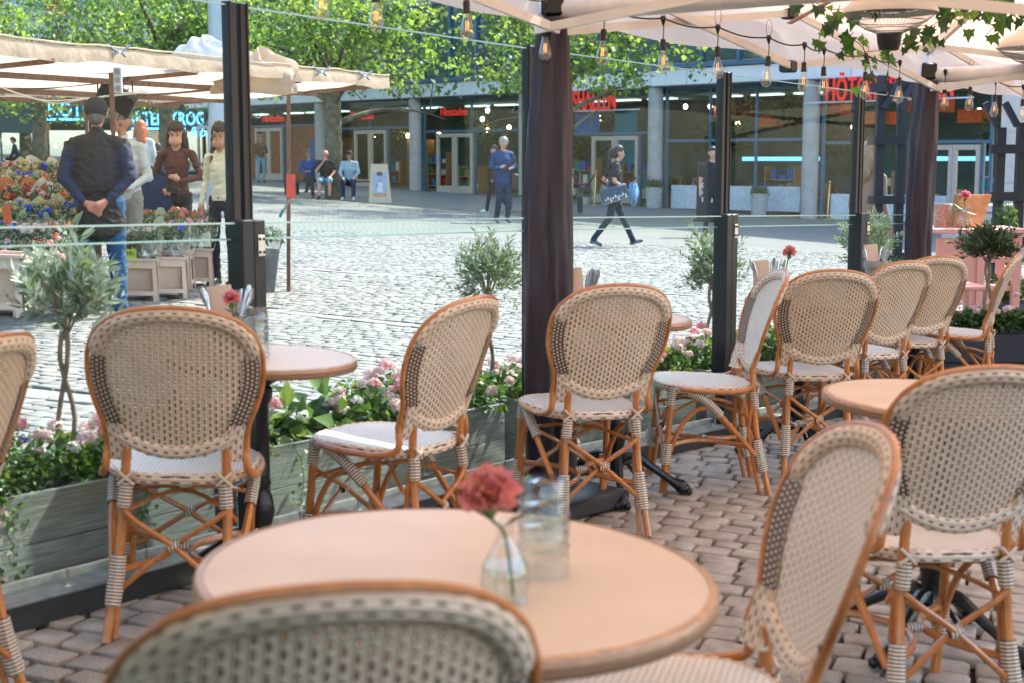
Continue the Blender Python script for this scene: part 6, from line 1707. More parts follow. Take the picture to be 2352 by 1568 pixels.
# man in blue jacket with umbrella
g = G(1155, 514)
bm_ = dict(head=(0, .07, 1.61), neck=(0, .02, 1.47), el=(-.25, -.02, 1.15), wl=(-.10, .26, 1.10), fl=(-.03, .30, 1.12), er=(.26, .0, 1.15), wr=(.14, .26, 1.12), fr=(.05, .30, 1.16), kl=(-.09, .10, .50), al=(-.09, .05, .10), tl=(-.10, .20, .04), kr=(.09, .06, .50), ar=(.10, -.14, .10), tr=(.10, .02, .03))
_, at_, pw = P('grey haired man in a blue jacket holding a folded black umbrella', (g.x, g.y), 195, 1.76, top=(.008, .045, .13), legs=(.015, .03, .055), shoe=(.03, .05, .08), hair=(.30, .28, .26), skin=(.60, .30, .22), vox=.015, nod=24, pose=bm_, build=1.12, coat=.10, glasses=True)
mb = MB(); mb.tube([(-.14, 0, -.14), (-.06, 0, -.06), (.10, 0, .10), (.15, 0, .14)], [.012, .032, .026, .012], 8); o = mb.build('folded_umbrella', m_black); o.location = pw((.0, .33, 1.12)); tag(o, 'folded black umbrella with white lettering held by the man in blue', 'umbrella')
mb = MB(); mb.box((0, 0, -.16), (.16, .10, .34), bev=.03); mb.tube([(0, 0, 0), (.02, .02, .35)], .01, 5); o = mb.build('sling_bag', m_black); o.location = pw((-.22, .1, 1.0)); tag(o, 'black sling bag at the side of the man in blue', 'bag')
g = G(1146, 498)
P('person in dark trousers and white shoes walking behind the man in blue', (g.x - .1, g.y + 1.5), 90, 1.60, top=(.05, .02, .035), legs=(.012, .012, .025), shoe=(.6, .6, .58), hair=(.04, .03, .03), vox=.022, pose=dict(kl=(-.08, .16, .50), al=(-.08, .22, .09), tl=(-.08, .37, .06), kr=(.08, -.10, .50), ar=(.08, -.36, .12), tr=(.08, -.26, .03)))
# sitters in front of the tree
def sitpose(lap=True, lean=.05, spread=.14):
    d = dict(pel=(0, 0, .52), waist=(0, .0, .64), chest=(0, lean, .84), neck=(0, lean + .02, 1.03), head=(0, lean + .05, 1.19), hl=(-.09, .03, .50), hr=(.09, .03, .50), kl=(-spread, .42, .50), kr=(spread, .42, .50), al=(-spread, .44, .09), ar=(spread, .44, .09), tl=(-spread - .02, .58, .03), tr=(spread + .02, .58, .03),
             sl=(-.185, lean, .99), sr=(.185, lean, .99), el=(-.25, lean + .06, .74), er=(.25, lean + .06, .74), wl=(-.15, .30, .60), wr=(.15, .30, .60), fl=(-.13, .38, .58), fr=(.13, .38, .58))
    return d
sit = [(707, 457, 'seated woman in a dark blue sweater looking at her phone', dict(top=(.01, .06, .22), legs=(.03, .03, .03), hair=(.10, .12, .11), skin=(.5, .24, .18), nod=25, shoe=(.02, .03, .06))),
       (745, 459, 'seated bald man in a black shirt and denim shorts, hand at his mouth', dict(top=(.012, .016, .018), legs=(.22, .40, .50), hair=(.3, .2, .18), hairstyle='bald', skin=(.62, .28, .20), sleeve='short', trouser='short', shoe=(.02, .03, .07), build=1.15)),
       (800, 462, 'seated man in a pale blue hoodie and black cap, hands on his knees', dict(top=(.34, .46, .55), legs=(.012, .018, .06), hair=(.3, .2, .18), cap=(.02, .03, .03), skin=(.55, .27, .2), shoe=(.6, .62, .62), build=1.08))]
for u, v, lab, kw in sit:
    g = G(u, v); ps = sitpose()
    if 'bald' in lab: ps.update(er=(.24, .22, .74), wr=(.05, .22, 1.0), fr=(.0, .20, 1.08))
    if 'phone' in lab: ps.update(kl=(-.10, .40, .52), kr=(-.02, .44, .58), ar=(.02, .50, .22), tr=(.04, .62, .18), wl=(-.07, .26, .72), fl=(-.02, .30, .72), wr=(.10, .26, .72), fr=(.04, .30, .72))
    P(lab, (g.x, g.y + .45), 180, 1.75, vox=.018, pose=ps, **kw)
# bench under them
def bench(label, c, L, rz, h=.42, ends=True):
    t = thing('park_bench', label, 'bench', c, rz, 'dark benches on the square')
    for k in range(5): mb = MB(); mb.box((0, -.17 + k * .085, h), (L, .075, .045)); mb.build('slat', M('bench_slat', (.045, .05, .05), .7, var=.3), t, False)
    for x in ((-L / 2 + .22), 0, L / 2 - .22): mb = MB(); mb.box((x, 0, h / 2 - .015), (.38 if ends else .12, .36, h - .04), bev=.02); mb.build('block_leg', M('bench_block', (.035, .05, .05), .8, var=.2), t)
g = G(762, 452); bench('dark bench with block legs under the three seated people', ground(g.x + .1, g.y + .55), 3.1, 0)
g = G(1215, 488); bench('slatted bench end showing left of the black post and drape', ground(g.x + .4, g.y), 2.2, 0, ends=False)
g = G(115, 398); bench('long dark bench by the tree at the far left', ground(g.x - .8, g.y), 5.0, 0)
g = G(45, 395)
P('person in a dark green jacket and shorts sitting on the far left bench', (g.x, g.y), 100, 1.7, top=(.01, .05, .07), legs=(.02, .02, .02), hair=(.03, .02, .02), skin=(.55, .3, .22), trouser='short', shoe=(.6, .6, .6), vox=.024, nod=30, pose=sitpose(lean=.14))
g = G(600, 421)
P('young man in a brown plaid shirt and light jeans standing by the cinema wall', (g.x, g.y), -150, 1.74, top=(.16, .09, .05), legs=(.20, .38, .48), hair=(.20, .13, .07), skin=(.55, .3, .22), vox=.022, nod=10, hairstyle='curly', pose=dict(wl=(-.08, .22, 1.14), fl=(-.02, .26, 1.16), el=(-.25, .02, 1.12)))
g = AY(326, 400, 24); P('person with long orange hair behind the grey haired man', (g.x, g.y), 20, 1.7, top=(.45, .46, .42), legs=(.05, .05, .06), hair=(.42, .10, .03), hairstyle='long', vox=.022)
for u, Y, lab, c in ((341, 40, 'seated person in a bright blue shirt beyond the orange haired person', (.01, .16, .40)), (364, 40, 'seated person in a dark navy jacket left of the woman in brown', (.01, .02, .05))):
    g = AY(u, 400, Y); P(lab, (g.x, g.y), 10, 1.75, top=c, legs=(.02, .02, .03), hair=(.12, .07, .04), vox=.024, pose=sitpose(), skin=(.5, .28, .2)) 
g = AY(1634, 500, 27); P('person in black with a pink print on the shirt, mostly behind the middle black post', (g.x, g.y), 180, 1.7, top=(.012, .014, .02), legs=(.02, .02, .03), hair=(.03, .02, .02), sleeve='short', vox=.022)
g = AY(1994, 520, 13.6); P('woman with long brown hair in a dusty pink coat, behind the rightmost post', (g.x, g.y), -60, 1.66, top=(.30, .17, .13), legs=(.03, .04, .09), hair=(.30, .17, .10), hairstyle='long', vox=.018, build=.92, nod=10)
# ------------------------------------------------------------------ things on the tables
m_clay = M('grey_clay', (.34, .31, .28), .85, var=.25, vs=14, bump=.4, bs=40)
m_pinkpot = M('pink_ribbed_pot', (.72, .33, .27), .5, var=.05)
m_palepot = M('whitewashed_pot', (.52, .46, .42), .8, var=.2, vs=20)
m_napkin = M('peach_napkin', (.74, .56, .44), .8, var=.05)
cut = {}
mb = MB(); mb.tube([(0, 0, 0), (0, 0, .05), (0, 0, .10), (0, 0, .15), (0, 0, .178)], [(.0028, .0015), (.003, .0018), (.0045, .0022), (.0065, .0028), (.004, .002)], 8, flat=(1, 0, 0)); cut['knife'] = mb.mesh('knife', m_chrome)
mb = MB(); mb.tube([(0, 0, 0), (0, 0, .06), (0, .0, .12), (0, .002, .145), (0, .003, .165), (0, 0, .19)], [(.003, .0015), (.0025, .0015), (.0035, .002), (.010, .0022), (.0125, .0025), (.006, .001)], 10, flat=(1, 0, 0)); cut['fork'] = mb.mesh('spoon', m_chrome)
def cutlery_pot(px, Yc, H, r, mat, kind, label, nk=9, h=.115, spread=1.0, rz=0.0):
    """px: (u) of the pot centre; stands on a table top of height H"""
    p = AY(px, 600, Yc); base = ground(p.x, p.y, H + .001)
    t = thing('cutlery_pot', label, 'cutlery pot', base, rz, 'cutlery pots on the tables')
    if kind == 'clay': MB().lathe([(r * .66, 0), (r * .92, h * .70), (r, h * .71), (r * 1.02, h), (r * .93, h), (r * .85, h * .72), (.001, h * .6)], 28).build('pot', mat, t)
    else:
        mb = MB(); pr = [(r * .93, 0), (r, .006), (r, h), (r * .93, h), (r * .9, .02)]
        vs = [((q + (.0014 if j % 2 and 0 < i < 3 else 0)) * math.cos(2 * PI * j / 72), (q + (.0014 if j % 2 and 0 < i < 3 else 0)) * math.sin(2 * PI * j / 72), z) for i, (q, z) in enumerate(pr) for j in range(72)]
        mb.add(vs, [(i * 72 + j, i * 72 + (j + 1) % 72, (i + 1) * 72 + (j + 1) % 72, (i + 1) * 72 + j) for i in range(4) for j in range(72)]); mb.build('pot', mat, t)
    for k in range(6):
        mb = MB(); mb.box((-.022 - k * .0045 * 0, 0, 0), (.075, .0022, .125), rot=Matrix.Rotation(R(-6), 3, 'Y')); o = mb.build('napkin', m_napkin, t, False); o.location = (.0, -.014 + k * .0055, h + .028 + .001 * (k % 3)); o.rotation_euler = (R(-6 + k), 0, R(-4))
    for k in range(nk):
        me = cut['fork'] if k % 3 == 0 else cut['knife']; o = link('cutlery', me, t); left = k % 4 == 0
        x = -.035 if left else .012 + .04 * (k / nk)
        o.location = (x * .5, random.uniform(-.03, .03), .022); o.rotation_euler = (random.uniform(-.12, .12), (-.30 if left else random.uniform(.10, .38)) * spread, random.uniform(-.3, .3))
    return t
cutlery_pot(1331, 5.72, .75, .062, m_palepot, 'clay', 'whitewashed pot of cutlery and napkins before the dark drape', 12)
cutlery_pot(1760, 6.83, .75, .058, m_pinkpot, 'rib', 'ribbed pink pot of cutlery and napkins on the table right of the black post', 11, h=.105)
cutlery_pot(2010, 8.18, .75, .065, m_clay, 'clay', 'grey clay pot of cutlery and napkins beside the rightmost black post', 10, h=.135)
cutlery_pot(905, 4.36, .75, .055, m_clay, 'clay', 'grey pot of napkins and steel cutlery beside the thick left post', 11) if False else cutlery_pot(520, 4.42, .75, .055, m_clay, 'clay', 'pot of napkins and steel cutlery before the thick left post', 11)
def carnation(mesh_mats, n=130, r=.034):
    P = []; D = []; N = []
    for k in range(n):
        a = rng.uniform(0, 2 * PI); e = rng.uniform(-.15, 1.45); d = np.array([math.cos(a) * math.cos(e), math.sin(a) * math.cos(e), math.sin(e)])
        P.append(d * r * rng.uniform(.25, .6)); D.append(d + rng.normal(0, .35, 3)); N.append(rng.normal(0, 1, 3))
    return leafmesh('bloom', np.array(P), np.array(D), np.array(N), rng.uniform(.5, .75, n) * r, rng.uniform(.45, .8, n) * r, mesh_mats, rng.integers(0, len(mesh_mats), n), fold=.25, bend=.1)
CARN = {'coral': carnation([m_petalc, m_petalc, m_petal], 240), 'pink': carnation([m_petal, M('carnation_pink', (.8, .26, .26), .6, transl=.3)], 200)}
def vase(px, Yc, H, kind, col, label, stem=.16, lean=(0, 0), s=1.0, fs=1.0, round_=False, top=None):
    p = AY(px, 600, Yc); base = ground(p.x, p.y, H + .001)
    t = thing('bud_vase', label, 'vase', base, 0, 'bud vases on the tables'); t.scale = (s, s, s)
    pr = [(.018, 0), (.031, .004), (.037, .03), (.035, .055), (.020, .082), (.0125, .098), (.0125, .118), (.016, .124)] if not round_ else [(.018, 0), (.04, .008), (.056, .035), (.058, .055), (.05, .082), (.03, .102), (.024, .108), (.026, .112)]
    MB().lathe(pr, 28, caps=False).build('glass_body', m_vase, t)
    MB().lathe([(.001, .004)] + [(q * .95, z + .003) for q, z in pr[1:4]] + [(.001, pr[3][1] + .003)], 20, caps=False).build('water', glass_thin('water', (.93, .96, .94), .5, 0, 1.33, .0), t)
    tip = Vector((lean[0], lean[1], stem + .05)); pts = spline([(.012, .01, .008), (.0, .0, .10), tip * .75 + Vector((-.004, 0, .01)), tip], 4)
    MB().tube(pts, .0028, 6).build('stem', m_stem, t)
    f = link('bloom', CARN[col], t); f.location = tip; f.scale = (fs, fs, fs); f.rotation_euler = (lean[1] * -2, lean[0] * 3, 0)
    mb = MB(); mb.lathe([(.004, -.03), (.010, -.02), (.011, -.002), (.008, .004)], 10); c = mb.build('calyx', m_stem, t); c.location = tip
    leaves_ = leafmesh('leaves', np.array([tuple(pts[5]), tuple(pts[7]), tuple(pts[9])]), np.array([(1, 0, .8), (-1, .2, .7), (.5, -1, .8)]), np.array([(0, 0, 1.0)] * 3), [.05, .045, .04], [.008] * 3, m_lf)
    link('leaves', leaves_, t); return t
def tumblers(px, Yc, H, n, label, s=1.0):
    p = AY(px, 600, Yc); base = ground(p.x, p.y, H + .001)
    t = thing('stacked_glasses', label, 'glasses', base, 0, 'upturned stacked tumblers'); t.scale = (s, s, s)
    for k in range(n):
        mb = MB(); z = k * .036
        n_ = 20; pr = [(.041, z), (.0405, z + .004), (.0385, z + .045), (.036, z + .078), (.033, z + .084), (.001, z + .085)]
        mb.lathe(pr, n_, caps=False)
        for q in (.012, .03, .048): mb.tube([(.0412 * math.cos(a) * (1 - q * .9), .0412 * math.sin(a) * (1 - q * .9), z + q) for a in [2 * PI * j / 20 for j in range(20)]], .0016, 5, closed=True)
        mb.build('tumbler', m_vase, t)
vase(1160, 2.02, .75, 0, 'coral', 'blurred coral carnation in a bottle vase on the big round table', stem=.10, lean=(-.022, .02), fs=1.3)
tumblers(1250, 2.16, .75, 3, 'blurred stack of upturned tumblers beside the coral carnation')
vase(553, 4.28, .75, 0, 'pink', 'pink carnation in a small vase, leaning before the thick left post', stem=.13, lean=(-.03, .0), fs=.8)
tumblers(584, 4.33, .75, 3, 'stack of upturned tumblers right of the pink carnation', 1.0)
vase(1803, 6.78, .75, 0, 'coral', 'coral carnation in a vase beside the ribbed pink pot', stem=.19, lean=(.02, 0), fs=.95)
tumblers(1790, 6.95, .75, 2, 'stack of tumblers beside the ribbed pink pot')
# ------------------------------------------------------------------ host stand, high chair and pergola at the entrance
m_pink = M('pink_paint', (.72, .36, .30), .45, var=.06)
m_copper = M('copper', (.62, .26, .13), .32, .85, var=.25, vs=14, bump=.3, bs=12)
Yh = 10.6
hs = AY(2230, 600, Yh); hb_ = ground(hs.x, hs.y); k = Yh / FPX
t = thing('host_stand', 'pink painted wooden host stand at the entrance', 'host stand', hb_, R(0))
X = lambda u: (AY(u, 600, Yh).x - hb_.x)
Z = lambda v: AY(2200, v, Yh).z - hb_.z
mb = MB(); x0, x1 = X(2100), X(2330); mb.box(((x0 + x1) / 2, .0, Z(528)), (x1 - x0, .5, .035), bev=.005); mb.build('stand_top', m_pink, t)
mb = MB(); x0, x1 = X(2135), X(2232); mb.box(((x0 + x1) / 2, -.15, (Z(545) + Z(695)) / 2), (x1 - x0, .02, Z(545) - Z(695))); mb.build('front_panel', m_pink, t, False)
for u, y in ((2236, -.15), (2318, -.15), (2318, .2), (2140, .2)): mb = MB(); mb.box((X(u), y, Z(536) / 2), (.055, .055, Z(536)), bev=.004); mb.build('leg', m_pink, t)
for v in (596, 660): mb = MB(); x0, x1 = X(2236), X(2318); mb.box(((x0 + x1) / 2, 0.02, Z(v)), (x1 - x0 - .05, .34, .03)); mb.build('shelf', m_pink, t, False)
hc = AY(2190, 600, 9.9); hb2 = ground(hc.x, hc.y); t = thing('high_chair', 'pink wooden high chair behind the nearest chair backs, beside the host stand', 'high chair', hb2, .1)
for x in (-.17, .17):
    for y in (-.16, .16): mb = MB(); mb.beam((x * 1.1, y * 1.15, 0), (x, y, .62), .032); mb.build('leg', m_pink, t, False)
mb = MB(); mb.box((0, 0, .62), (.40, .38, .028), bev=.005); mb.build('seat', m_pink, t)
for z in (.22, .42): mb = MB(); mb.beam((-.18, -.17, z), (.18, -.17, z), .025); mb.beam((-.18, .17, z), (.18, .17, z), .025); mb.build('rung', m_pink, t, False)
# things on the stand
topz = Z(528) + .019
W_ = lambda u, y=0.0: Vector((hb_.x + X(u), hb_.y + y, hb_.z + topz))
mb = MB(); mb.add([(-.13, -.06, 0), (.08, -.06, 0), (.15, -.06, .24), (-.09, -.06, .24), (-.13, .06, 0), (.08, .06, 0), (.15, .06, .24), (-.09, .06, .24)], [(0, 1, 2, 3), (7, 6, 5, 4), (0, 4, 5, 1), (1, 5, 6, 2), (2, 6, 7, 3), (3, 7, 4, 0)])
o = mb.build('copper_box', m_copper, None, False); o.location = W_(2222, .02); tag(o, 'slanted copper box on the pink host stand', 'box')
mb = MB(); mb.lathe([(.055, 0), (.055, .17), (.045, .17), (.045, .1)], 24); o = mb.build('cork_pot', M('cork', (.5, .27, .17), .9, var=.4, vs=60, bump=.6)); o.location = W_(2160, 0); tag(o, 'cork cylinder pot on the pink host stand', 'pot')
vs_ = vase(2200, Yh, .95, 0, 'pink', 'round glass vase with a pink carnation on the host stand', stem=.18, lean=(.0, 0), s=1.0, fs=1.15, round_=True); vs_.location = W_(2200, -.12)
link('leaves', leafmesh('leaves', rng.normal(0, .01, (14, 3)) + np.array([0, 0, .13]), rng.normal(0, 1, (14, 3)) + np.array([-.6, 0, .4]), rng.normal(0, 1, (14, 3)), .10, .012, [m_olive2, m_lf2], rng.integers(0, 2, 14)), vs_)
# pergolas: left one behind the glass, right one at the edge
m_perg = M('navy_black_wood', (.010, .014, .022), .5, var=.3, vs=8, bump=.2)
def pergola(Y, posts, bars, label, zt, w=.09, diag=()):
    c = AY(posts[0], 500, Y); b = ground(c.x, c.y); t = thing('pergola', label, 'pergola', b, 0, 'black pergolas at the entrance')
    q = lambda u, v, dy=0: AY(u, v, Y + dy) - b
    for i, u in enumerate(posts):
        for dy in (0,): p = q(u, 500, dy); mb = MB(); mb.box((p.x, p.y, zt[i] / 2), (w, w, zt[i])); mb.build('post', m_perg, t, False)
    for u0, u1, v in bars: mb = MB(); mb.beam(q(u0, v, -.06), q(u1, v, -.06), .035, .075); mb.build('rail', m_perg, t, False)
    for (u0, v0, u1, v1) in diag: mb = MB(); mb.beam(q(u0, v0, -.1), q(u1, v1, -.1), .045, .05); mb.build('brace', m_perg, t, False)
pergola(13.0, [2015, 2063], [(1992, 2078, 324), (1992, 2078, 460), (1992, 2078, 590), (1998, 2064, 202)], 'black wooden pergola behind the second drape', [2.25, 2.25], .075, ((2030, 250, 2062, 190), (2064, 250, 2098, 190)))
pergola(12.0, [2291, 2338], [(2276, 2360, 343), (2276, 2360, 452), (2276, 2360, 555)], 'black wooden pergola at the right edge, with climbing plant', [1.80, 1.84], .07, ((2264, 236, 2290, 290), (2308, 236, 2337, 290)))
for k, (u, v) in enumerate(((2312, 510), (2325, 600), (2330, 690), (2300, 540))):
    p = AY(u, v, 11.8); t = thing('climbing_plant', 'light green climber on the right pergola, ' + ['upper', 'middle', 'lower', 'inner'][k] + ' clump', 'plant', p, 0, 'climbing plants on the right pergola')
    f = link('foliage', FOL['big'][k % 2], t); f.scale = (.55, .55, .9); g2 = link('fine_foliage', FOL['fine'][k % 2], t); g2.scale = (.5, .5, 1.0)
# planters at the entrance, inside the street line
m_navyb = M('navy_planter_board', (.012, .016, .026), .5, var=.3, vs=20, stretch=(1, 1, 8), bump=.3)
def straight_planter(u0, u1, Yp, vt, vb_, label, dep=.4, mat=m_navyb):
    a, b = AY(u0, vt, Yp), AY(u1, vt, Yp); z0 = ground((a.x + b.x) / 2, Yp).z; t = thing('planter_box', label, 'planter', (a.x, Yp, z0), 0, 'planter boxes at the entrance')
    h = a.z - z0; L = b.x - a.x
    for k in range(2):
        mb = MB(); mb.box((L / 2, .011, h * (k + .5) / 2), (L, .022, h / 2 - .004), bev=.003); mb.build('board', mat, t)
        mb = MB(); mb.box((L / 2, dep, h * (k + .5) / 2), (L, .022, h / 2 - .004)); mb.build('board', mat, t)
        mb = MB(); mb.box((.011, dep / 2, h * (k + .5) / 2), (.022, dep - .03, h / 2 - .004)); mb.build('end_board', mat, t)
    mb = MB(); mb.box((L / 2, dep / 2, h * .5 - .02), (L - .05, dep - .05, h - .04)); mb.build('soil', m_soil, t); return Vector((a.x, Yp, a.z)), L
a, L = straight_planter(2170, 2480, 9.35, 772, 830, 'dark navy planter box with pink geraniums in front of the right pergola')
for k, u in enumerate((2205, 2245, 2300, 2345)): plant(AY(u, 760, 9.52), 'dark', [('pale', 4)], 'pale pink geranium with dark leaves in the navy planter, ' + ORD[k] + ' from the left', s=.9, up=.19, group='geraniums in the navy planter')
a, L = straight_planter(2262, 2460, 10.6, 700, 740, 'blue grey planter box behind the navy one at the right edge', mat=M('blue_grey_board', (.05, .075, .10), .6, var=.2))
for k, u in enumerate((2290, 2335)): plant(AY(u, 690, 10.8), 'ger', [('pale', 2)], 'light green plant behind the navy planter, ' + ['left', 'right'][k] + ' one', s=1.0, up=.2)
bq = AY(2268, 762, 9.5); olive(bq, AY(2268, 575, 9.5) + Vector((0, 0, 0)), .165, 2200, .050, 'shaded olive tree standing in the navy planter at the right', [m_olived, m_olived, m_olive], up=.9, rz=.62, trunk_r=.011)
# ------------------------------------------------------------------ things on the square
m_maststl = M('mast_grey', (.40, .42, .43), .45, .2, var=.12, vs=3)
mp = G(508, 500); t = thing('lighting_mast', 'thick tapering grey steel mast left of the thick post', 'mast', ground(mp.x, mp.y + .3))
Ym = mp.y + .3; kk = Ym / FPX
MB().lathe([(44 * kk * 1.25, 0), (44 * kk * 1.25, .10), (40 * kk, .11), (36 * kk, 1.0), (29 * kk, 2.0), (27 * kk, 2.9), (25 * kk, 3.0), (23 * kk, 9)], 28).build('shaft', m_maststl, t); MB().tube([(.0 + 27.5 * kk * math.cos(a), 27.5 * kk * math.sin(a), 2.95) for a in [2 * PI * j / 28 for j in range(28)]], .02, 6, closed=True).build('collar', m_steel, t)
bp = AY(343, 420, 30); t = thing('bollard', 'pale grey round bollard left of the woman in brown', 'bollard', ground(bp.x, bp.y)); MB().lathe([(.11, 0), (.11, .98), (.125, 1.0), (.125, 1.06), (.08, 1.09), (.001, 1.09)], 20).build('shaft', m_whitep, t)
# sandwich board
m_beigeb = M('beige_board', (.60, .46, .34), .6, var=.08)
g = G(872, 466); t = thing('sandwich_board', 'beige sandwich board with a portrait poster in front of the tree', 'sandwich board', ground(g.x, g.y), R(8))
for s in (-1, 1):
    mb = MB(); mb.add([(-.30, s * .32, 0), (.30, s * .32, 0), (.22, 0.0 + s * .03, 1.02), (-.22, s * .03, 1.02), (-.30, s * .35, 0), (.30, s * .35, 0), (.22, s * .06, 1.02), (-.22, s * .06, 1.02)], [(0, 1, 2, 3), (7, 6, 5, 4), (0, 4, 5, 1), (1, 5, 6, 2), (2, 6, 7, 3), (3, 7, 4, 0)]); mb.build('board_leaf', m_beigeb, t, False)
sl = Matrix.Rotation(math.atan2(.29, 1.02), 3, 'X')
def onb(x, z, w, h, mat, name, o=.004): mb = MB(); y = -.35 + z * .29 / 1.02 - o; mb.box((x, y, z), (w, .004, h), rot=Matrix.Rotation(-math.atan2(.29, 1.02), 3, 'X')); mb.build(name, mat, t, False)
onb(0, .48, .34, .66, M('poster_orange', (.6, .28, .10), .6), 'poster_border'); onb(0, .52, .32, .56, M('poster_blue', (.30, .42, .62), .6), 'poster', .008)
onb(.0, .40, .15, .26, m_whitep, 'printed_shirt', .012); onb(.01, .60, .08, .10, m_skin, 'printed_face', .012); onb(.0, .76, .15, .10, M('poster_brown', (.15, .06, .04), .6), 'printed_title', .012); onb(-.07, .46, .06, .10, m_skin, 'printed_hand', .014)
# stanchions with ropes, pots and crates by the hall
m_brass = M('brass', (.55, .40, .18), .25, .9); m_rope = M('red_rope', (.16, .012, .02), .8)
st = []
for i, (u, v) in enumerate(((1313, 466), (1365, 472), (1462, 474), (1900, 505), (2160, 500), (2262, 505))):
    g = G(u, v); t = thing('rope_post', ['brass rope post just right of the dark drape', 'brass rope post left of the walking woman', 'brass rope post right of the walking woman', 'brass rope post behind the rightmost wind screen', 'brass rope post behind the copper box', 'brass rope post left of the right pergola'][i], 'rope post', ground(g.x, g.y), 0, 'brass rope posts at the hall entrance', tilt=True)
    MB().lathe([(.16, 0), (.16, .02), (.03, .05), (.025, .06), (.025, .92), (.04, .93), (.04, .96), (.02, .97), (.035, 1.0), (.04, 1.03), (.03, 1.06), (.001, 1.07)], 14).build('post', m_brass, t); st.append(ground(g.x, g.y, .92))
for i, (a, b) in enumerate(((0, 1), (1, 2), (3, 4), (4, 5))):
    A_, B_ = st[a], st[b]
    if (A_ - B_).length > 4: B_ = A_ + (B_ - A_).normalized() * 1.6
    pts = [A_.lerp(B_, k / 12) - Vector((0, 0, .42 * math.sin(PI * k / 12))) - A_ for k in range(13)]; o = MB().tube(pts, .026, 8).build('barrier_rope', m_rope); o.location = A_; tag(o, ['dark red rope hanging beside the dark drape', 'dark red rope behind the walking woman', 'dark red rope behind the rightmost wind screen', 'dark red rope behind the copper box'][i], 'rope', 'dark red barrier ropes')
m_conc = M('concrete_pot', (.42, .42, .40), .85, var=.12)
for i, (u, v, r, h) in enumerate(((1397, 470, .26, .62), (1340, 470, .22, .3), (1500, 478, .26, .62), (1742, 496, .26, .62), (1958, 505, .26, .6))):
    g = G(u, v); b = ground(g.x, g.y); t = thing('concrete_pot', ['concrete pot of violets behind the rope, left of the walking woman', 'low pot with grassy leaves next to the dark drape', 'concrete pot of violets right of the walking woman', 'concrete pot between the wooden crates', 'concrete pot near the rightmost post'][i], 'flower pot', b, 0, 'pots in front of the hall', tilt=True)
    MB().lathe([(r * .8, 0), (r, h * .9), (r, h), (r * .9, h), (r * .85, h * .8), (.001, h * .8)], 20).build('pot', m_conc, t)
    f = link('foliage', FOL['ger'][i % 3], t); f.location.z = h; f.scale = (1.6, 1.6, 1.5)
    for k in range(9): q = link('flower_head', FB['violet'][0], t); a = random.uniform(0, 6); q.location = (.2 * math.cos(a), .2 * math.sin(a), h + random.uniform(.1, .3)); q.scale = (1.3,) * 3
m_slat = M('crate_slat', (.34, .17, .10), .8, var=.3, vs=12, rnd=.15)
def spiky(t, z, n=22, L=.55):
    P = np.zeros((n, 3)); P[:, 2] = z; D = rng.normal(0, .5, (n, 3)); D[:, 2] = rng.uniform(.5, 1.2, n); o = link('spiky_leaves', leafmesh('spiky_leaves', P, D, rng.normal(0, 1, (n, 3)), L, .035, [m_lf, m_lf3], rng.integers(0, 2, n), bend=.3), t)
for i in range(9):
    u = (1545, 1590, 1637, 1685, 1722, 1775, 1813, 1905, 1940)[i]; v = 478 + (u - 1545) * .055
    g = G(u, v); b = ground(g.x, g.y); t = thing('wooden_crate', 'wooden slatted flower crate, ' + ORD[i] + ' from the left along the hall', 'flower crate', b, R(-45), 'slatted flower crates along the hall')
    for k in range(4):
        for s in (-1, 1): mb = MB(); mb.box((0, s * .21, .06 + k * .11), (.74, .02, .09)); mb.build('slat', m_slat, t, False); mb = MB(); mb.box((s * .36, 0, .06 + k * .11), (.02, .40, .09)); mb.build('slat', m_slat, t, False)
    f = link('foliage', FOL[['ger', 'fine', 'big', 'ger', 'dark'][i % 5]][0], t); f.location.z = .45; f.scale = (2.0, 1.3, 1.6)
    if i % 3 != 2: spiky(t, .45)
    if i % 2:
        for k in range(6): q = link('flower_head', random.choice(FB[['violet', 'coral', 'white'][i % 3]]), t); q.location = (random.uniform(-.3, .3), random.uniform(-.15, .15), .62 + random.uniform(-.05, .15)); q.scale = (1.3,) * 3
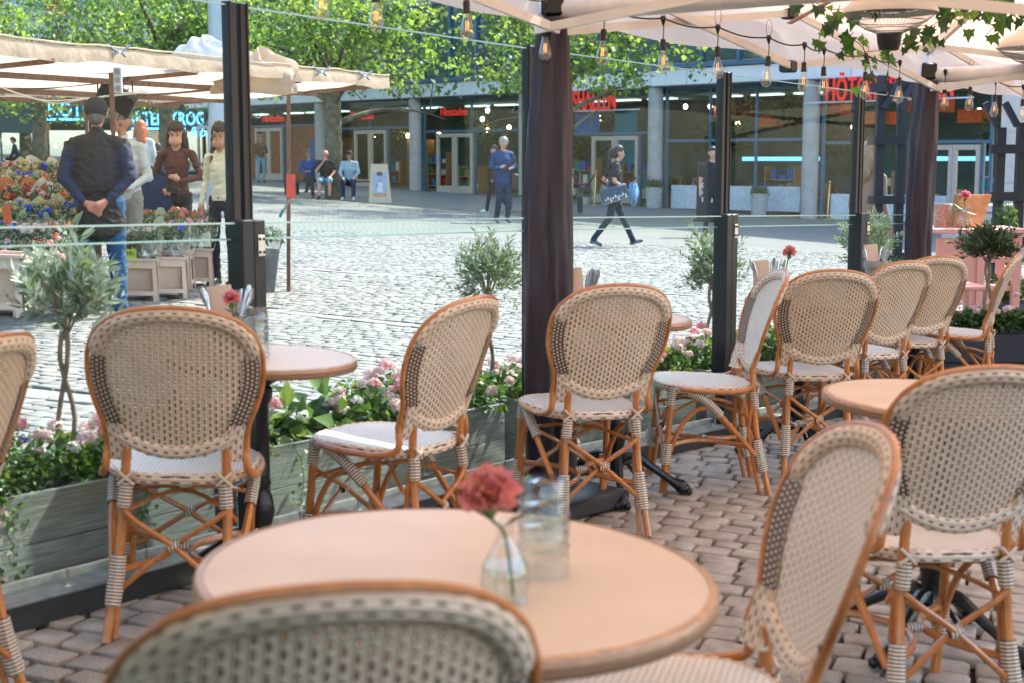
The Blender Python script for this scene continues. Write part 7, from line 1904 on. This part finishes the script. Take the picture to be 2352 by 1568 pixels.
# black shop board by the middle post
g = G(1628, 510); t = thing('shop_board', 'black standing board with white capitals beside the middle post', 'board', ground(g.x, g.y), R(-20))
MB().box((0, 0, .75), (.62, .04, 1.35), bev=.01).build('board', m_black, t); MB().box((0, 0, .03), (.7, .5, .06), bev=.01).build('foot', m_black, t)
for i, ln in enumerate(('GLAC', 'COFF', 'HALL')):
    cu = bpy.data.curves.new('lettering', 'FONT'); cu.body = ln; cu.size = .17; cu.extrude = .002; cu.offset = .004; cu.align_x = 'CENTER'; cu.materials.append(m_whl); cu.resolution_u = 2
    o = bpy.data.objects.new('tmp', cu); COL.objects.link(o); me = bpy.data.meshes.new_from_object(o); bpy.data.objects.remove(o)
    q = link('lettering', me, t); q.location = (.02, -.024, .82 - i * .17); q.rotation_euler = (PI / 2, 0, 0)
# low stone bench blocks before the entrance
for i, (u0, u1, Yb, v) in enumerate(((2180, 2352, 24, 470),)):
    a, b = AY(u0, v, Yb), AY(u1 + 60, v, Yb); z0 = gz(a.x, Yb)
    t = thing('stone_bench', 'pale stone bench wall behind the copper box', 'stone bench', (a.x, Yb, z0)); L = b.x - a.x; h = a.z - z0
    mb = MB(); mb.box((L / 2, 0, h - .06), (L, .8, .12), bev=.01); mb.build('bench_top', m_conc, t)
    for k in range(4): mb = MB(); mb.box((L * (k + .5) / 4, .02, (h - .12) / 2), (L / 4 - .012, .7, h - .125), bev=.01); mb.build('stone_block', m_conc, t)
# ------------------------------------------------------------------ moss and grass in the joints
n = 2600; xs = rng.uniform(-3.2, 1.5, n); ys = rng.uniform(7.5, 17, n); keep = (np.sin(xs * 1.7 + ys * .9) + np.sin(ys * 2.3 - xs) > .9); xs, ys = xs[keep], ys[keep]
Pm = np.stack([xs, ys, -SX * xs + SY * ys - .012], 1); Dm = rng.normal(0, .5, Pm.shape); Dm[:, 2] = 1
tag(link('joint_grass', leafmesh('joint_grass', Pm, Dm, rng.normal(0, 1, Pm.shape), rng.uniform(.012, .03, len(Pm)), .008, [m_lf, m_lf2], rng.integers(0, 2, len(Pm)))), kind='stuff')
